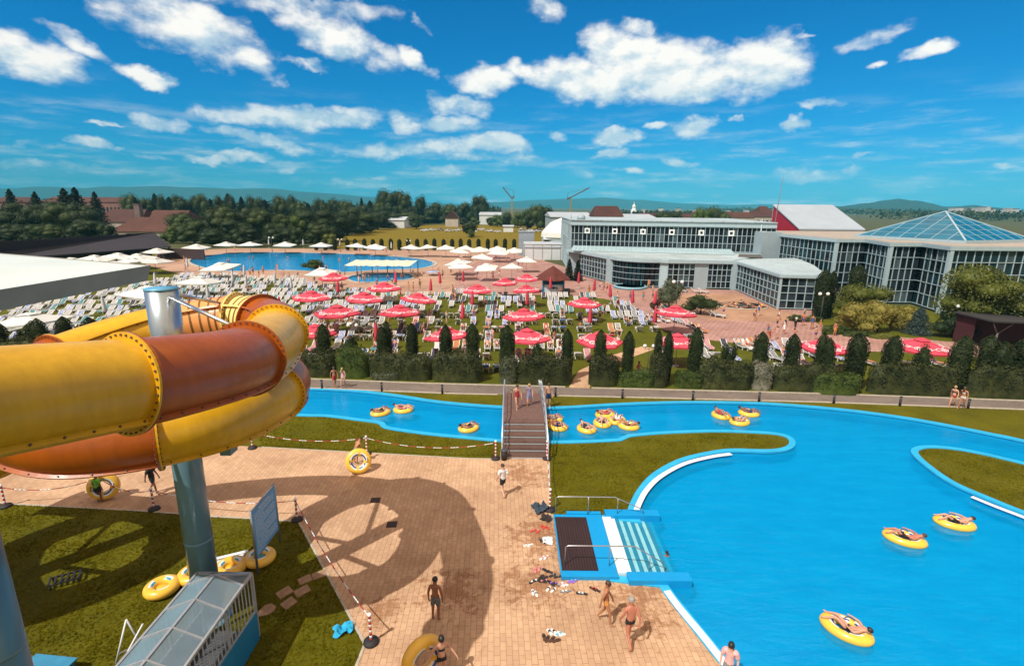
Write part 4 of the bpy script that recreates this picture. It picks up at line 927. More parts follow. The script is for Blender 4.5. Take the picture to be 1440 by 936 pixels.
# ------------------------------------------------------------------ people
J_STAND = dict(pel=(0, 0, .94), sp=(0, .01, 1.12), ch=(0, .015, 1.32), nk=(0, .0, 1.48), hd=(0, -.02, 1.60), tp=(0, -.015, 1.70),
    sl=(-.17, .01, 1.40), el=(-.24, .03, 1.13), wl=(-.25, -.03, .89), fl=(-.25, -.06, .76), sr=(.17, .01, 1.40), er=(.24, .03, 1.13), wr=(.25, -.03, .89), fr=(.25, -.06, .76),
    hl=(-.085, 0, .90), kl=(-.10, -.02, .49), al=(-.105, .02, .09), tl=(-.115, -.13, .03), hr=(.085, 0, .90), kr=(.10, -.02, .49), ar=(.105, .02, .09), tr=(.115, -.13, .03))
def pose(base, **kw):
    d = dict(base); d.update(kw); return d
POSES = {
 'stand': J_STAND,
 'walk': pose(J_STAND, kl=(-.09, -.16, .52), al=(-.09, -.20, .09), tl=(-.10, -.36, .05), kr=(.09, .06, .50), ar=(.09, .30, .16), tr=(.09, .20, .03), wl=(-.24, .16, .92), el=(-.23, .13, 1.13), fl=(-.23, .18, .80), wr=(.25, -.16, .92), er=(.25, -.02, 1.13), fr=(.25, -.20, .80)),
 'hip': pose(J_STAND, er=(.36, .06, 1.18), wr=(.20, -.02, 1.0), fr=(.13, -.09, .97), kl=(-.12, -.03, .49), al=(-.15, .02, .09), tl=(-.17, -.13, .03)),
 'carry': pose(J_STAND, el=(-.33, -.04, 1.16), wl=(-.45, -.08, .95), fl=(-.52, -.10, .86), er=(.30, .04, 1.15), wr=(.42, -.06, .98), fr=(.47, -.12, .90), kr=(.09, .04, .50), ar=(.09, .16, .10), tr=(.09, .02, .03)),
 'bend': pose(J_STAND, ch=(0, -.20, 1.26), sp=(0, -.07, 1.10), nk=(0, -.33, 1.36), hd=(0, -.43, 1.42), tp=(0, -.50, 1.48), sl=(-.17, -.25, 1.30), el=(-.22, -.32, 1.03), wl=(-.2, -.4, .80), fl=(-.2, -.42, .68), sr=(.17, -.25, 1.30), er=(.22, -.32, 1.03), wr=(.2, -.4, .80), fr=(.2, -.42, .68)),
 # reclining in a ring: seat sunk in the hole, back and knees over the rim (feet towards -y)
 'ring': dict(pel=(0, .06, .10), sp=(0, .22, .16), ch=(0, .40, .27), nk=(0, .55, .36), hd=(0, .66, .42), tp=(0, .75, .48),
    sl=(-.17, .44, .32), el=(-.38, .30, .32), wl=(-.44, .06, .34), fl=(-.45, -.05, .34), sr=(.17, .44, .32), er=(.36, .28, .30), wr=(.22, .02, .34), fr=(.14, -.05, .35),
    hl=(-.085, .02, .12), kl=(-.13, -.38, .37), al=(-.16, -.74, .22), tl=(-.18, -.86, .24), hr=(.085, .02, .12), kr=(.15, -.36, .42), ar=(.24, -.70, .24), tr=(.27, -.82, .24)),
 # lying on the back on a lounger with raised back (head at +y)
 'lounge': dict(pel=(0, .02, .44), sp=(0, .18, .50), ch=(0, .36, .62), nk=(0, .50, .72), hd=(0, .58, .78), tp=(0, .66, .84),
    sl=(-.17, .42, .64), el=(-.28, .24, .52), wl=(-.26, .0, .46), fl=(-.25, -.12, .45), sr=(.17, .42, .64), er=(.28, .24, .52), wr=(.26, .0, .46), fr=(.25, -.12, .45),
    hl=(-.085, -.03, .44), kl=(-.12, -.44, .47), al=(-.14, -.85, .42), tl=(-.16, -.92, .52), hr=(.085, -.03, .44), kr=(.12, -.44, .47), ar=(.14, -.85, .42), tr=(.16, -.92, .52)),
 'knees': dict(pel=(0, .02, .44), sp=(0, .18, .50), ch=(0, .36, .62), nk=(0, .50, .72), hd=(0, .58, .78), tp=(0, .66, .84),
    sl=(-.17, .42, .64), el=(-.32, .46, .62), wl=(-.20, .62, .72), fl=(-.12, .66, .78), sr=(.17, .42, .64), er=(.28, .24, .52), wr=(.26, .0, .46), fr=(.25, -.12, .45),
    hl=(-.085, -.03, .44), kl=(-.12, -.36, .78), al=(-.14, -.58, .42), tl=(-.15, -.70, .39), hr=(.085, -.03, .44), kr=(.12, -.44, .47), ar=(.14, -.85, .42), tr=(.16, -.92, .52)),
 'prone': dict(pel=(0, .02, .44), sp=(0, .2, .44), ch=(0, .40, .45), nk=(0, .56, .46), hd=(0, .66, .47), tp=(0, .76, .47),
    sl=(-.17, .48, .44), el=(-.32, .58, .42), wl=(-.2, .76, .42), fl=(-.1, .80, .42), sr=(.17, .48, .44), er=(.32, .58, .42), wr=(.2, .76, .42), fr=(.1, .80, .42),
    hl=(-.085, -.02, .43), kl=(-.11, -.44, .42), al=(-.12, -.84, .42), tl=(-.12, -.95, .38), hr=(.085, -.02, .43), kr=(.11, -.44, .42), ar=(.12, -.84, .42), tr=(.12, -.95, .38)),
 'sit': dict(pel=(0, .0, .48), sp=(0, .02, .66), ch=(0, .0, .86), nk=(0, -.03, 1.02), hd=(0, -.06, 1.13), tp=(0, -.06, 1.24),
    sl=(-.17, -.01, .94), el=(-.25, -.10, .70), wl=(-.15, -.33, .60), fl=(-.12, -.42, .57), sr=(.17, -.01, .94), er=(.25, -.10, .70), wr=(.15, -.33, .60), fr=(.12, -.42, .57),
    hl=(-.09, -.02, .47), kl=(-.13, -.44, .48), al=(-.13, -.46, .08), tl=(-.14, -.60, .03), hr=(.09, -.02, .47), kr=(.13, -.44, .48), ar=(.13, -.46, .08), tr=(.14, -.60, .03)),
}
RAD = dict(pel=(.135, .10), sp=(.115, .085), ch=(.145, .10), nk=(.055, .055), hd=(.085, .10), tp=(.06, .07), sl=.062, el=.042, wl=.028, fl=.024, sr=.062, er=.042, wr=.028, fr=.024, hl=.088, kl=.055, al=.036, tl=.026, hr=.088, kr=.055, ar=.036, tr=.026)
BONES = [('pel', 'sp'), ('sp', 'ch'), ('ch', 'nk'), ('nk', 'hd'), ('hd', 'tp'), ('ch', 'sl'), ('sl', 'el'), ('el', 'wl'), ('wl', 'fl'), ('ch', 'sr'), ('sr', 'er'), ('er', 'wr'), ('wr', 'fr'), ('pel', 'hl'), ('hl', 'kl'), ('kl', 'al'), ('al', 'tl'), ('pel', 'hr'), ('hr', 'kr'), ('kr', 'ar'), ('ar', 'tr')]
BODYC = {}
def body_raw(pname, near=False, fat=1.0):
    key = (pname, near, fat)
    if key in BODYC: return BODYC[key]
    j = POSES[pname]; names = list(RAD); ix = {n: i for i, n in enumerate(names)}
    me = bpy.data.meshes.new('b'); me.from_pydata([j[n] for n in names], [(ix[a], ix[b]) for a, b in BONES], [])
    o = bpy.data.objects.new('b', me); COL.objects.link(o)
    md = o.modifiers.new('s', 'SKIN'); md.use_smooth_shade = True; md.branch_smoothing = .3
    sv = me.skin_vertices[0].data
    for n in names:
        r = RAD[n]; r = r if isinstance(r, tuple) else (r, r)
        k = fat if n in ('pel', 'sp', 'ch', 'hl', 'hr') else 1.0
        sv[ix[n]].radius = (r[0]*k, r[1]*k); sv[ix[n]].use_root = (n == 'pel')
    ms = o.modifiers.new('d', 'SUBSURF'); ms.levels = ms.render_levels = 2 if near else 1
    dg = bpy.context.evaluated_depsgraph_get(); dg.update()
    ev = bpy.data.meshes.new_from_object(o.evaluated_get(dg)); bpy.data.objects.remove(o)
    vs = [v.co.copy() for v in ev.vertices]; fs = [tuple(p.vertices) for p in ev.polygons]; ns = [v.normal.copy() for v in ev.vertices]
    bpy.data.meshes.remove(ev)
    # nearest bone of each face
    zone = []
    for f in fs:
        c = sum((vs[i] for i in f), Vector())/len(f); best = None
        for (a, b2) in BONES:
            A, B = Vector(j[a]), Vector(j[b2]); d = B-A; t = max(0, min(1, (c-A).dot(d)/d.length_squared)); dd = (c-A-d*t).length
            if best is None or dd < best[0]: best = (dd, (a, b2), t, c)
        zone.append(best[1:])
    BODYC[key] = (vs, fs, ns, zone, j)
    return BODYC[key]
def face_dir(j):
    """which way the face looks"""
    hd, tp, ch = Vector(j['hd']), Vector(j['tp']), Vector(j['ch'])
    u = (tp-Vector(j['nk'])).normalized(); s = (Vector(j['sr'])-Vector(j['sl'])).normalized()
    return u, s, s.cross(u)*-1
def zones(sel, zone):
    out = []
    for i, (b, t, c) in enumerate(zone):
        bl, k = b, b[1]
        trunk = b in (('pel', 'sp'), ('sp', 'ch'), ('ch', 'nk'), ('ch', 'sl'), ('ch', 'sr'))
        hips = b in (('pel', 'hl'), ('pel', 'hr'))
        thigh = b in (('hl', 'kl'), ('hr', 'kr')); uarm = b in (('sl', 'el'), ('sr', 'er'))
        ok = False
        if sel == 'trunks': ok = hips or (thigh and t < .55) or (b == ('pel', 'sp') and t < .45)
        elif sel == 'brief': ok = hips or (thigh and t < .12) or (b == ('pel', 'sp') and t < .30)
        elif sel == 'top': ok = (b == ('sp', 'ch') and t > .45) or (b == ('ch', 'nk') and t < .12)
        elif sel == 'suit': ok = hips or (thigh and t < .10) or b in (('pel', 'sp'), ('sp', 'ch')) or (b == ('ch', 'nk') and t < .15)
        elif sel == 'shirt': ok = trunk and not (b == ('ch', 'nk') and t > .7) or (uarm and t < .6) or (b == ('pel', 'sp'))
        elif sel == 'dress': ok = trunk and not (b == ('ch', 'nk') and t > .4) or hips or (thigh and t < .7)
        if ok: out.append(i)
    return out
MESHC = {}
def part_mesh(pname, near, fat, sel, m, off=.012):
    key = (pname, near, fat, sel, m.name)
    if key in MESHC: return MESHC[key]
    vs, fs, ns, zone, j = body_raw(pname, near, fat); b = MB()
    if sel == 'body':
        b.add(vs, fs, 0, True)
        u, s, f = face_dir(j); h = Vector(j['hd'])+u*.02
        b.add(*blob(h+f*.105-u*.01, (.014, .016, .022), f, u), 0, True)         # nose
        for k in (-1, 1): b.add(*blob(h+s*k*.088-u*.0+f*.01, (.014, .024, .032), f, u), 0, True)   # ears
        if near:
            for (w, fg, q) in (('wl', 'fl', 'el'), ('wr', 'fr', 'er')):
                W_, E_ = Vector(j[w]), Vector(j[fg]); d = (E_-W_).normalized()
                sd = d.cross(f); sd = sd.normalized() if sd.length > .1 else s
                tow = (Vector(j['pel'])-E_); tow = (tow-d*tow.dot(d)); tow = tow.normalized() if tow.length > .01 else f
                for i, (ln, o_) in enumerate(((.070, -.030), (.080, -.011), (.074, .010), (.058, .029))):
                    a = E_-d*.02+f*0+sd*0+f.cross(d).normalized()*0+sd*o_*0+f*o_
                    b.tube([a, a+d*ln*.5, a+d*ln*.8+tow*.012, a+d*ln+tow*.03], [.0105, .0095, .009, .007], 6)
                a = W_+d*.03+f*.024; b.tube([a, a+f*.025+d*.02, a+f*.034+d*.055+tow*.01], [.012, .011, .008], 6)
    elif sel.startswith('hair'):
        u, s, f = face_dir(j); h = Vector(j['hd'])+u*.035
        long = 'long' in sel
        hv = []; hf = []; n = 12; mI = 8
        for i in range(mI+1):
            th = math.pi*.60*i/mI if not long else math.pi*.78*i/mI
            for k in range(n):
                ph = 2*math.pi*k/n
                d = u*math.cos(th)+(s*math.cos(ph)*.86+f*math.sin(ph)*1.0)*math.sin(th)
                front = max(0, math.sin(ph))
                cut = 1.0 if not (front > .2 and th > math.pi*.36) else .86
                hv.append(h+Vector(d)*.118*cut+u*.0)
        for i in range(mI):
            for k in range(n): hf.append((i*n+k, i*n+(k+1) % n, (i+1)*n+(k+1) % n, (i+1)*n+k))
        b.add(hv, hf, 0, True)
        if long: b.tube([h-f*.09, h-f*.125-u*.10, h-f*.11-u*.26], [.06, .062, .03], 8)
        if 'hat' in sel: b.add(*blob(h+u*.06, (.125, .13, .07), f, u), 0, True); b.add(*blob(h+u*.03+f*.09, (.09, .10, .012), f, u), 0, True)
    elif sel == 'eyes':
        u, s, f = face_dir(j); h = Vector(j['hd'])+u*.03
        for k in (-1, 1): b.add(*blob(h+s*k*.034+f*.088, (.012, .010, .009), f, u), 0, True)
        b.add(*blob(h-u*.055+f*.090, (.022, .008, .006), f, u), 1, True)
    else:
        ids = zones(sel, zone); used = sorted({i for k in ids for i in fs[k]}); ix = {v: n for n, v in enumerate(used)}
        o2 = off*(2.4 if sel in ('dress', 'shirt') else 1.6 if sel == 'trunks' else 1)
        b.add([vs[i]+ns[i]*o2 for i in used], [tuple(ix[i] for i in fs[k]) for k in ids], 0, True)
    ml = [m] if sel != 'eyes' else [m, mat('lips', (.35, .10, .08), .5, .1, 20)]
    MESHC[key] = b.mesh(sel, ml); return MESHC[key]
def blob(c, r, f, u):
    s = f.cross(u); vs = []; fs = []; n = 8; m = 6
    for i in range(m+1):
        th = math.pi*i/m
        for k in range(n):
            ph = 2*math.pi*k/n; vs.append(c+u*math.cos(th)*r[2]+s*math.cos(ph)*math.sin(th)*r[0]+f*math.sin(ph)*math.sin(th)*r[1])
    for i in range(m):
        for k in range(n): fs.append((i*n+k, i*n+(k+1) % n, (i+1)*n+(k+1) % n, (i+1)*n+k))
    return vs, fs
SKIN = {'tan': mat('tanned skin', (.40, .17, .085), .5, .08, 4), 'fair': mat('fair skin', (.58, .30, .20), .5, .08, 4), 'red': mat('sunburnt skin', (.50, .19, .12), .5, .08, 4), 'dark': mat('deep tanned skin', (.24, .095, .05), .5, .08, 4), 'pale': mat('pale skin', (.66, .40, .30), .5, .08, 4)}
HAIR = {'black': mat('black hair', (.015, .011, .009), .5, .2, 20), 'brown': mat('brown hair', (.06, .03, .015), .5, .2, 20), 'blond': mat('blond hair', (.38, .25, .10), .5, .2, 20), 'grey': mat('grey hair', (.30, .29, .27), .6, .2, 20), 'white': mat('white cap cloth', (.75, .74, .72), .8, .05, 8)}
CL = {}
def cloth_mat(c):
    P = {'navy': (.02, .03, .09), 'black': (.015, .015, .018), 'red': (.35, .025, .03), 'blue': (.03, .12, .38), 'white': (.72, .70, .68), 'orange': (.62, .26, .06), 'pink': (.70, .40, .40), 'green': (.18, .50, .05), 'grey': (.22, .22, .22), 'purple': (.12, .06, .25), 'teal': (.02, .25, .28), 'yellow': (.7, .5, .05), 'cyan': (.1, .4, .6)}
    if c == 'pattern': return mat('patterned cloth', (.20, .22, .24), .8, .2, 22, col2=(.03, .035, .05), detail=1)
    if c == 'floral': return mat('floral cloth', (.40, .38, .55), .8, .2, 26, col2=(.03, .03, .16), detail=1)
    return mat(c+' cloth', P[c], .8, .15, 9)
def person(pos, rz, label, pname='stand', skin='tan', hair='brown', hstyle='hair_short', wear=(('trunks', 'navy'),), near=False, scale=1.0, fat=1.0, group=None):
    o = thing('person', label, 'person', pos, rz, group); o.scale = (scale,)*3
    mobj('body', part_mesh(pname, near, fat, 'body', SKIN[skin]), o)
    mobj('hair' if 'hat' not in hstyle else 'cap', part_mesh(pname, near, fat, hstyle, HAIR[hair]), o)
    for (z, c) in wear: mobj({'trunks': 'swim_trunks', 'brief': 'swim_briefs', 'top': 'bikini_top', 'suit': 'swimsuit', 'shirt': 'shirt', 'dress': 'beach_dress'}[z], part_mesh(pname, near, fat, z, cloth_mat(c)), o)
    if near: mobj('face', part_mesh(pname, near, fat, 'eyes', mat('dark eyes', (.02, .012, .01), .3, .1, 20)), o)
    return o
def at(x, y, z=0): p = G(x, y, z); return (p.x, p.y, z)
# rz=0 looks towards the camera side (-y)
person(at(613, 872), R(170), 'man seen from behind in patterned swim shorts, standing in the slide\'s shadow', 'stand', 'dark', 'black', 'hair_short', (('trunks', 'pattern'),), True, 1.0)
person(at(622, 958), R(20), 'woman in black bikini holding a big yellow ring upright', 'carry', 'fair', 'black', 'hair_short', (('top', 'black'), ('brief', 'black')), True, .97)
person(at(851, 875), R(70), 'woman in orange bikini bottom beside the pool steps', 'walk', 'tan', 'brown', 'hair_short', (('brief', 'orange'),), True, .97)
person(at(884, 907), R(195), 'man with sunburnt back and dark swim briefs walking at the pool edge', 'walk', 'red', 'grey', 'hair_short', (('brief', 'black'),), True, 1.06, 1.12)
person(at(1021, 966), R(-30), 'person in pale pink shirt at the pool corner', 'stand', 'pale', 'black', 'hair_short', (('shirt', 'pink'), ('trunks', 'grey')), True, .95)
person(at(501, 652), R(150), 'boy standing behind a yellow ring by the river lawn', 'bend', 'tan', 'black', 'hair_short', (('trunks', 'teal'),), True, .92)
person(at(707, 697), R(-150), 'person in white top and dark trousers walking to the bridge', 'walk', 'pale', 'brown', 'hair_short', (('shirt', 'white'), ('trunks', 'black')), True, 1.0)
def bz(y): return 1.02
person(at(727, 575, .98), R(15), 'woman in dark red swimsuit on the footbridge', 'walk', 'fair', 'brown', 'hair_short', (('suit', 'red'),), True, 1.0, 1.1)
person(at(744, 571, .95), R(-10), 'woman in blue and white flowered dress on the footbridge', 'walk', 'fair', 'blond', 'hair_short', (('dress', 'floral'),), True, .93)
person(at(771, 573, .0), R(10), 'man in dark shorts behind the bridge railing', 'stand', 'fair', 'brown', 'hair_short', (('trunks', 'navy'),), True, 1.08)
person(at(1338, 573), R(-60), 'woman in dark bikini walking on the grey path', 'walk', 'fair', 'blond', 'hair_short', (('top', 'black'), ('brief', 'red')), True, .98)
person(at(1351, 575), R(-60), 'woman in white bikini walking on the grey path', 'walk', 'tan', 'brown', 'hair_long', (('top', 'white'), ('brief', 'white')), True, 1.0)
person(at(471, 545), R(30), 'man in red shorts of the couple on the path by the hedge', 'walk', 'tan', 'brown', 'hair_short', (('trunks', 'red'),), True, 1.0)
person(at(483, 545), R(-10), 'woman in pink swimsuit of the couple on the path by the hedge', 'walk', 'fair', 'blond', 'hair_long', (('suit', 'pink'),), True, .96)
person(at(217, 694), R(90), 'person in black shorts standing below the orange tube', 'walk', 'dark', 'black', 'hair_short', (('trunks', 'black'), ('shirt', 'black')), True, .98)
person(at(141, 706), R(170), 'child in bright green shirt with a yellow ring under the slide', 'stand', 'dark', 'black', 'hair_short', (('shirt', 'green'), ('trunks', 'black')), True, .86)
person(at(935, 808, -1.02), R(160), 'swimmer with dark hair in the water beside the steps', 'stand', 'dark', 'black', 'hair_short', (('trunks', 'navy'),), False, .66)
person(at(1102, 470), R(20), 'woman carrying white things across the brick plaza', 'walk', 'tan', 'black', 'hair_long', (('dress', 'white'),), False, 1.0)
person(at(1117, 468), R(40), 'person in white cap and dark clothes crossing the brick plaza', 'walk', 'fair', 'white', 'hair_hat', (('shirt', 'black'), ('trunks', 'black')), False, 1.05)
person(at(897, 527), R(20), 'person sitting in the gap between the shrubs', 'sit', 'red', 'brown', 'hair_short', (('trunks', 'pink'),), False, 1.0)

# ------------------------------------------------------------------ swim rings
RINGY = mat('yellow ring vinyl', (.86, .50, .055), .3, .05, 3, coat=.3); RINGW = mat('white ring vinyl', (.80, .78, .72), .3, .04, 3, coat=.3); RINGB = mat('navy ring print', (.02, .05, .22), .3, .1, 3, coat=.3); RINGC = mat('sea blue ring print', (.02, .30, .50), .3, .1, 3, coat=.3)
def ring_fun(u, v):
    # printed waves on the upper inner side, plain yellow elsewhere
    k = (u*4) % 1
    if .22 < v < .30 and k < .78: return 1
    if .30 <= v < .36 and k < .70: return 2
    if .36 <= v < .42 and k < .6: return 1
    return 0
def ring_mesh():
    b = MB(); b.torus(.47, .21, 64, 32, (0, 0, .10), ring_fun, .92); return b.mesh('swim_ring', [RINGY, RINGW, RINGB])
RINGM = ring_mesh()
hb = MB()
for k in (0, math.pi): hb.tube([(math.cos(k)*.44-.06*math.sin(k+1.57), math.sin(k)*.44-.12, .30), (math.cos(k)*.46, math.sin(k)*.46-.05, .345), (math.cos(k)*.46, math.sin(k)*.46+.05, .345), (math.cos(k)*.44, math.sin(k)*.44+.12, .30)], .016, 6)
HANDM = hb.mesh('handle', [BLACK])
def ring(pos, rz, label, tilt=None, scale=1.0, group='yellow swim rings'):
    o = mobj('swim_ring', RINGM); o.location = pos; o.rotation_euler = tilt or (0, 0, rz); o.scale = (scale,)*3
    tag(o, label, 'swim ring', group); mobj('handle', HANDM, o); return o
riders = [  # px x, y, heading, skin, wear, hair, label of ring, of rider
 (1190, 884, -2.36, 'fair', (('brief', 'black'),), 'black', 'yellow ring in front with one rider, nearest in the big pool', 'rider in dark swimwear in the nearest ring of the big pool'),
 (1272, 757, -2.1, 'red', (('trunks', 'black'),), 'brown', 'yellow ring in the middle of the big pool', 'sunburnt rider in the ring in the middle of the big pool'),
 (1342, 735, -1.9, 'fair', (('trunks', 'black'),), 'black', 'yellow ring near the grassy island edge', 'rider in black shorts in the ring near the grassy island'),
 (1014, 584, .3, 'tan', (('suit', 'red'),), 'black', 'yellow ring of the three with a rider in red', 'rider in red swimsuit upright in a ring on the river'),
 (1040, 593, 2.0, 'fair', (('suit', 'black'),), 'brown', 'yellow ring of the three that drifts nearest the lawn', 'rider in black swimsuit in the ring nearest the lawn'),
 (1053, 581, 1.2, 'dark', (('trunks', 'navy'),), 'black', 'yellow ring of the three that is nearest the far bank', 'rider lying low in the ring nearest the far bank'),
 (825, 603, .5, 'fair', (('suit', 'black'),), 'black', 'yellow ring of the cluster that is next to the bridge', 'rider in black swimsuit in the cluster, next to the bridge'),
 (847, 595, .0, 'fair', (('trunks', 'black'),), 'brown', 'yellow ring in the middle of the cluster', 'rider with dark shorts in the middle of the cluster'),
 (851, 583, 1.9, 'red', (('trunks', 'red'),), 'brown', 'yellow ring of the cluster nearest the far bank', 'sunburnt rider in the cluster nearest the far bank'),
 (867, 591, 2.6, 'pale', (('trunks', 'white'),), 'blond', 'yellow ring between the others of the cluster', 'rider in white shorts between the others of the cluster'),
 (884, 599, 4.2, 'tan', (('brief', 'black'),), 'black', 'yellow ring of the cluster nearest the near lawn', 'rider in dark briefs in the cluster, nearest the near lawn'),
 (784, 600, .8, 'tan', (('trunks', 'navy'),), 'black', 'yellow ring coming out from under the bridge', 'rider in navy shorts coming out from under the bridge'),
 (777, 590, 1.8, 'red', (('trunks', 'grey'),), 'brown', 'yellow ring half under the bridge', 'rider half hidden under the bridge'),
 (659, 602, 2.2, 'tan', (('trunks', 'black'),), 'black', 'yellow ring alone on the river before the bridge', 'rider alone on the river before the bridge'),
 (535, 580, 2.3, 'tan', (('trunks', 'black'),), 'brown', 'yellow ring of the two near the slide, nearer the step in the bank', 'rider in black shorts of the two near the slide'),
 (567, 576, 1.5, 'fair', (('suit', 'red'),), 'black', 'yellow ring of the two near the slide, nearer the bridge', 'rider in red of the two near the slide'),
]
for (x, y, rz, sk, wr, hr, l1, l2) in riders:
    p = G(x, y, -.02); nearr = y > 700
    rg = ring((p.x, p.y, -.10), rz, l1); rg.scale = (.84, 1.22, .9) if nearr else (.90, 1.05, .92)
    person((p.x, p.y, -.04), rz, l2, 'ring', sk, hr, 'hair_short', wr, nearr, .92, group='riders in the swim rings')
p = G(505, 662); ring((p.x, p.y, .60), 0, 'yellow ring held upright by the boy near the river lawn', (R(68), 0, .35))
p = G(594, 948); ring((p.x, p.y, .69), 0, 'yellow ring with blue wave print held by the woman in black', (R(84), 0, R(38)), 1.05)
p = G(150, 700); ring((p.x, p.y, .69), 0, 'yellow ring carried under the slide by the child in green', (R(82), 0, R(25)))
# double rafts lying behind the walkway
def raft(x, y, rz, lab, z=0.0, tilt=0.0):
    p = G(x, y); o = thing('double_ring', lab, 'swim ring', (p.x, p.y, z), rz, 'double rings parked by the walkway'); o.rotation_euler = (tilt, 0, rz); o.scale = (.88, .88, .88)
    fun = lambda u, v: (1 if .20 < v < .28 and (u*3) % 1 < .5 else 3 if .28 <= v < .36 and (u*3) % 1 < .4 else 0)
    for s in (-1, 1):
        b = MB(); b.torus(.46, .23, 36, 16, (s*.60, 0, .23), fun, .9); b.build('ring', [RINGY, RINGW, RINGB, RINGC], o)
    for s in (-1, 1): b = MB(); b.lathe([(.02, .20), (.30, .22), (.30, .24), (.02, .25)], 20, (s*.60, 0, 0)); b.build('seat_floor', [RINGY if s < 0 else RINGC], o)
raft(252, 822, .75, 'yellow double ring with blue print between pillar and walkway'); raft(346, 796, .6, 'yellow double ring lying behind the notice board')
for (dx, dy, ln, rz, lab) in ((0, 0, 1.3, .5, 'longer white board on the grass behind the walkway'), (.1, .32, 1.15, .45, 'shorter white board on the grass behind the walkway')):
    p = G(318, 788); b = MB(); b.box((0, 0, .03), (ln, .16, .06)); o = b.build('white_board', [WHITEP]); o.location = (p.x+dx, p.y+dy, 0); o.rotation_euler = (0, 0, rz); tag(o, lab, 'board')
# ------------------------------------------------------------------ sun loungers, towels, bathers
ORD = ['', 'first', 'second', 'third', 'fourth', 'fifth', 'sixth', 'seventh', 'eighth', 'ninth', 'tenth', 'eleventh', 'twelfth', 'thirteenth', 'fourteenth', 'fifteenth', 'sixteenth', 'seventeenth', 'eighteenth', 'nineteenth', 'twentieth']
def nth(n):
    if n <= 20: return ORD[n]
    return '%d%s' % (n, 'th' if 10 < n % 100 < 14 else {1: 'st', 2: 'nd', 3: 'rd'}.get(n % 10, 'th'))
LW = mat('white lounger plastic', (.66, .65, .63), .4, .05, 5)
LG = mat('grey lounger sling', (.34, .34, .34), .7, .1, 9)
def lounger_parts():
    seat = MB()
    for x in (-.29, .29): seat.box((x, -.42, .33), (.07, 1.26, .06))
    seat.box((0, -1.02, .33), (.58, .07, .06))
    for i in range(7): seat.box((0, -.90+i*.155, .34), (.54, .10, .02), mi=1)
    back = MB(); a, c = Vector((0, .16, .34)), Vector((0, .80, .80)); d = (c-a)
    for x in (-.29, .29): back.bar(a+Vector((x, 0, 0)), c+Vector((x, 0, 0)), .07, .05)
    back.bar(c+Vector((-.32, 0, 0)), c+Vector((.32, 0, 0)), .08, .05)
    sl = math.atan2(.46, .64)
    for i in range(5): back.box(a+d*(.12+.18*i), (.54, .11, .02), rx=sl, mi=1)
    legs = []
    for (x, y) in ((-.27, -.85), (.27, -.85), (-.27, .2), (.27, .2)):
        l = MB(); l.bar((x, y, .0), (x, y, .32), .06, .08); legs.append(l)
    return seat, back, legs
_s, _b, _l = lounger_parts()
SEAT, BACK, LEGS = _s.mesh('seat', [LW, LG]), _b.mesh('backrest', [LW, LG]), [l.mesh('leg', [LW]) for l in _l]
one = MB()
for q in [_s, _b]+_l:
    o_ = len(one.v); one.v += q.v; one.f += [tuple(i+o_ for i in f) for f in q.f]; one.m += q.m; one.sm += q.sm
ONE = one.mesh('sun_lounger', [LW, LG])
sm1 = MB()   # simpler shape for the far mass
for x in (-.30, .30): sm1.box((x, -.42, .36), (.08, 1.26, .06)); sm1.bar((x, -.8, 0), (x, -.8, .35), .06); sm1.bar((x, .2, 0), (x, .2, .35), .06); sm1.bar((x, .16, .34), (x, .80, .80), .07, .05)
sm1.box((0, -.42, .35), (.54, 1.15, .02), mi=1); sm1.box((0, .48, .57), (.54, .75, .02), rx=math.atan2(.46, .64), mi=1); sm1.box((0, .80, .80), (.64, .07, .06)); sm1.box((0, -1.02, .36), (.6, .07, .06))
REG = {n: p for n, p in PLANS}
def where(p):
    if inside(p, pool_main) or inside(p, far_pool) or inside(p, kid_pool): return 'water'
    for n in ('path', 'cross_path', 'pavement', 'terrace', 'flower_bed', 'plaza', 'pool_terrace', 'meadow', 'garden_lawn'):
        if inside(p, REG[n]): return n
    return 'none'
rl = random.Random(11)
spots = []
def pix(p):
    v = Vector(p)-CAM; z = v.dot(fw); return (720+F*v.dot(rt)/z, 468-F*v.dot(up)/z)
rowY = [43.6, 47.4, 51.0, 54.8, 58.6, 62.4, 66.2, 70.0, 73.8, 77.6, 81.4, 85.2, 89.0, 93.0, 97.0, 101, 105, 109]
for r, Y in enumerate(rowY):
    X = -66.0; grp = 0; 
    while X < 34:
        if grp <= 0:
            grp = rl.choice([3, 4, 4, 5, 6, 7]) if X < -19 else rl.choice([3, 3, 4, 4, 5, 6]); X += rl.uniform(.5, 1.2) if X < -19 else rl.uniform(.7, 1.7)
        y = Y + .045*X + rl.uniform(-.10, .10) + (0 if X > -19 else rl.uniform(-.5, .5))
        u = pix((X, y, 0)); ok = where((X, y)) == 'garden_lawn' and where((X, y-1.0)) in ('garden_lawn', 'plaza') and where((X, y+1.0)) in ('garden_lawn', 'pool_terrace', 'plaza') and y > 42.4+.045*X
        if X > -1 and 0.5 < X < 7 and y < 52 and rl.random() < .3: ok = False
        if X > 8 and y < 62 and rl.random() < .55: ok = False
        if u[0] < -10: ok = False
        if ok and rl.random() < (.93 if X < -19 else .86): spots.append([r+1, X, y, rl.uniform(-.05, .05) + rl.choice([0, 0, 0, .25, -.2])*(1 if X < -19 else .15)])
        X += rl.uniform(.86, .96) if X > -19 else rl.uniform(.84, .95); grp -= 1
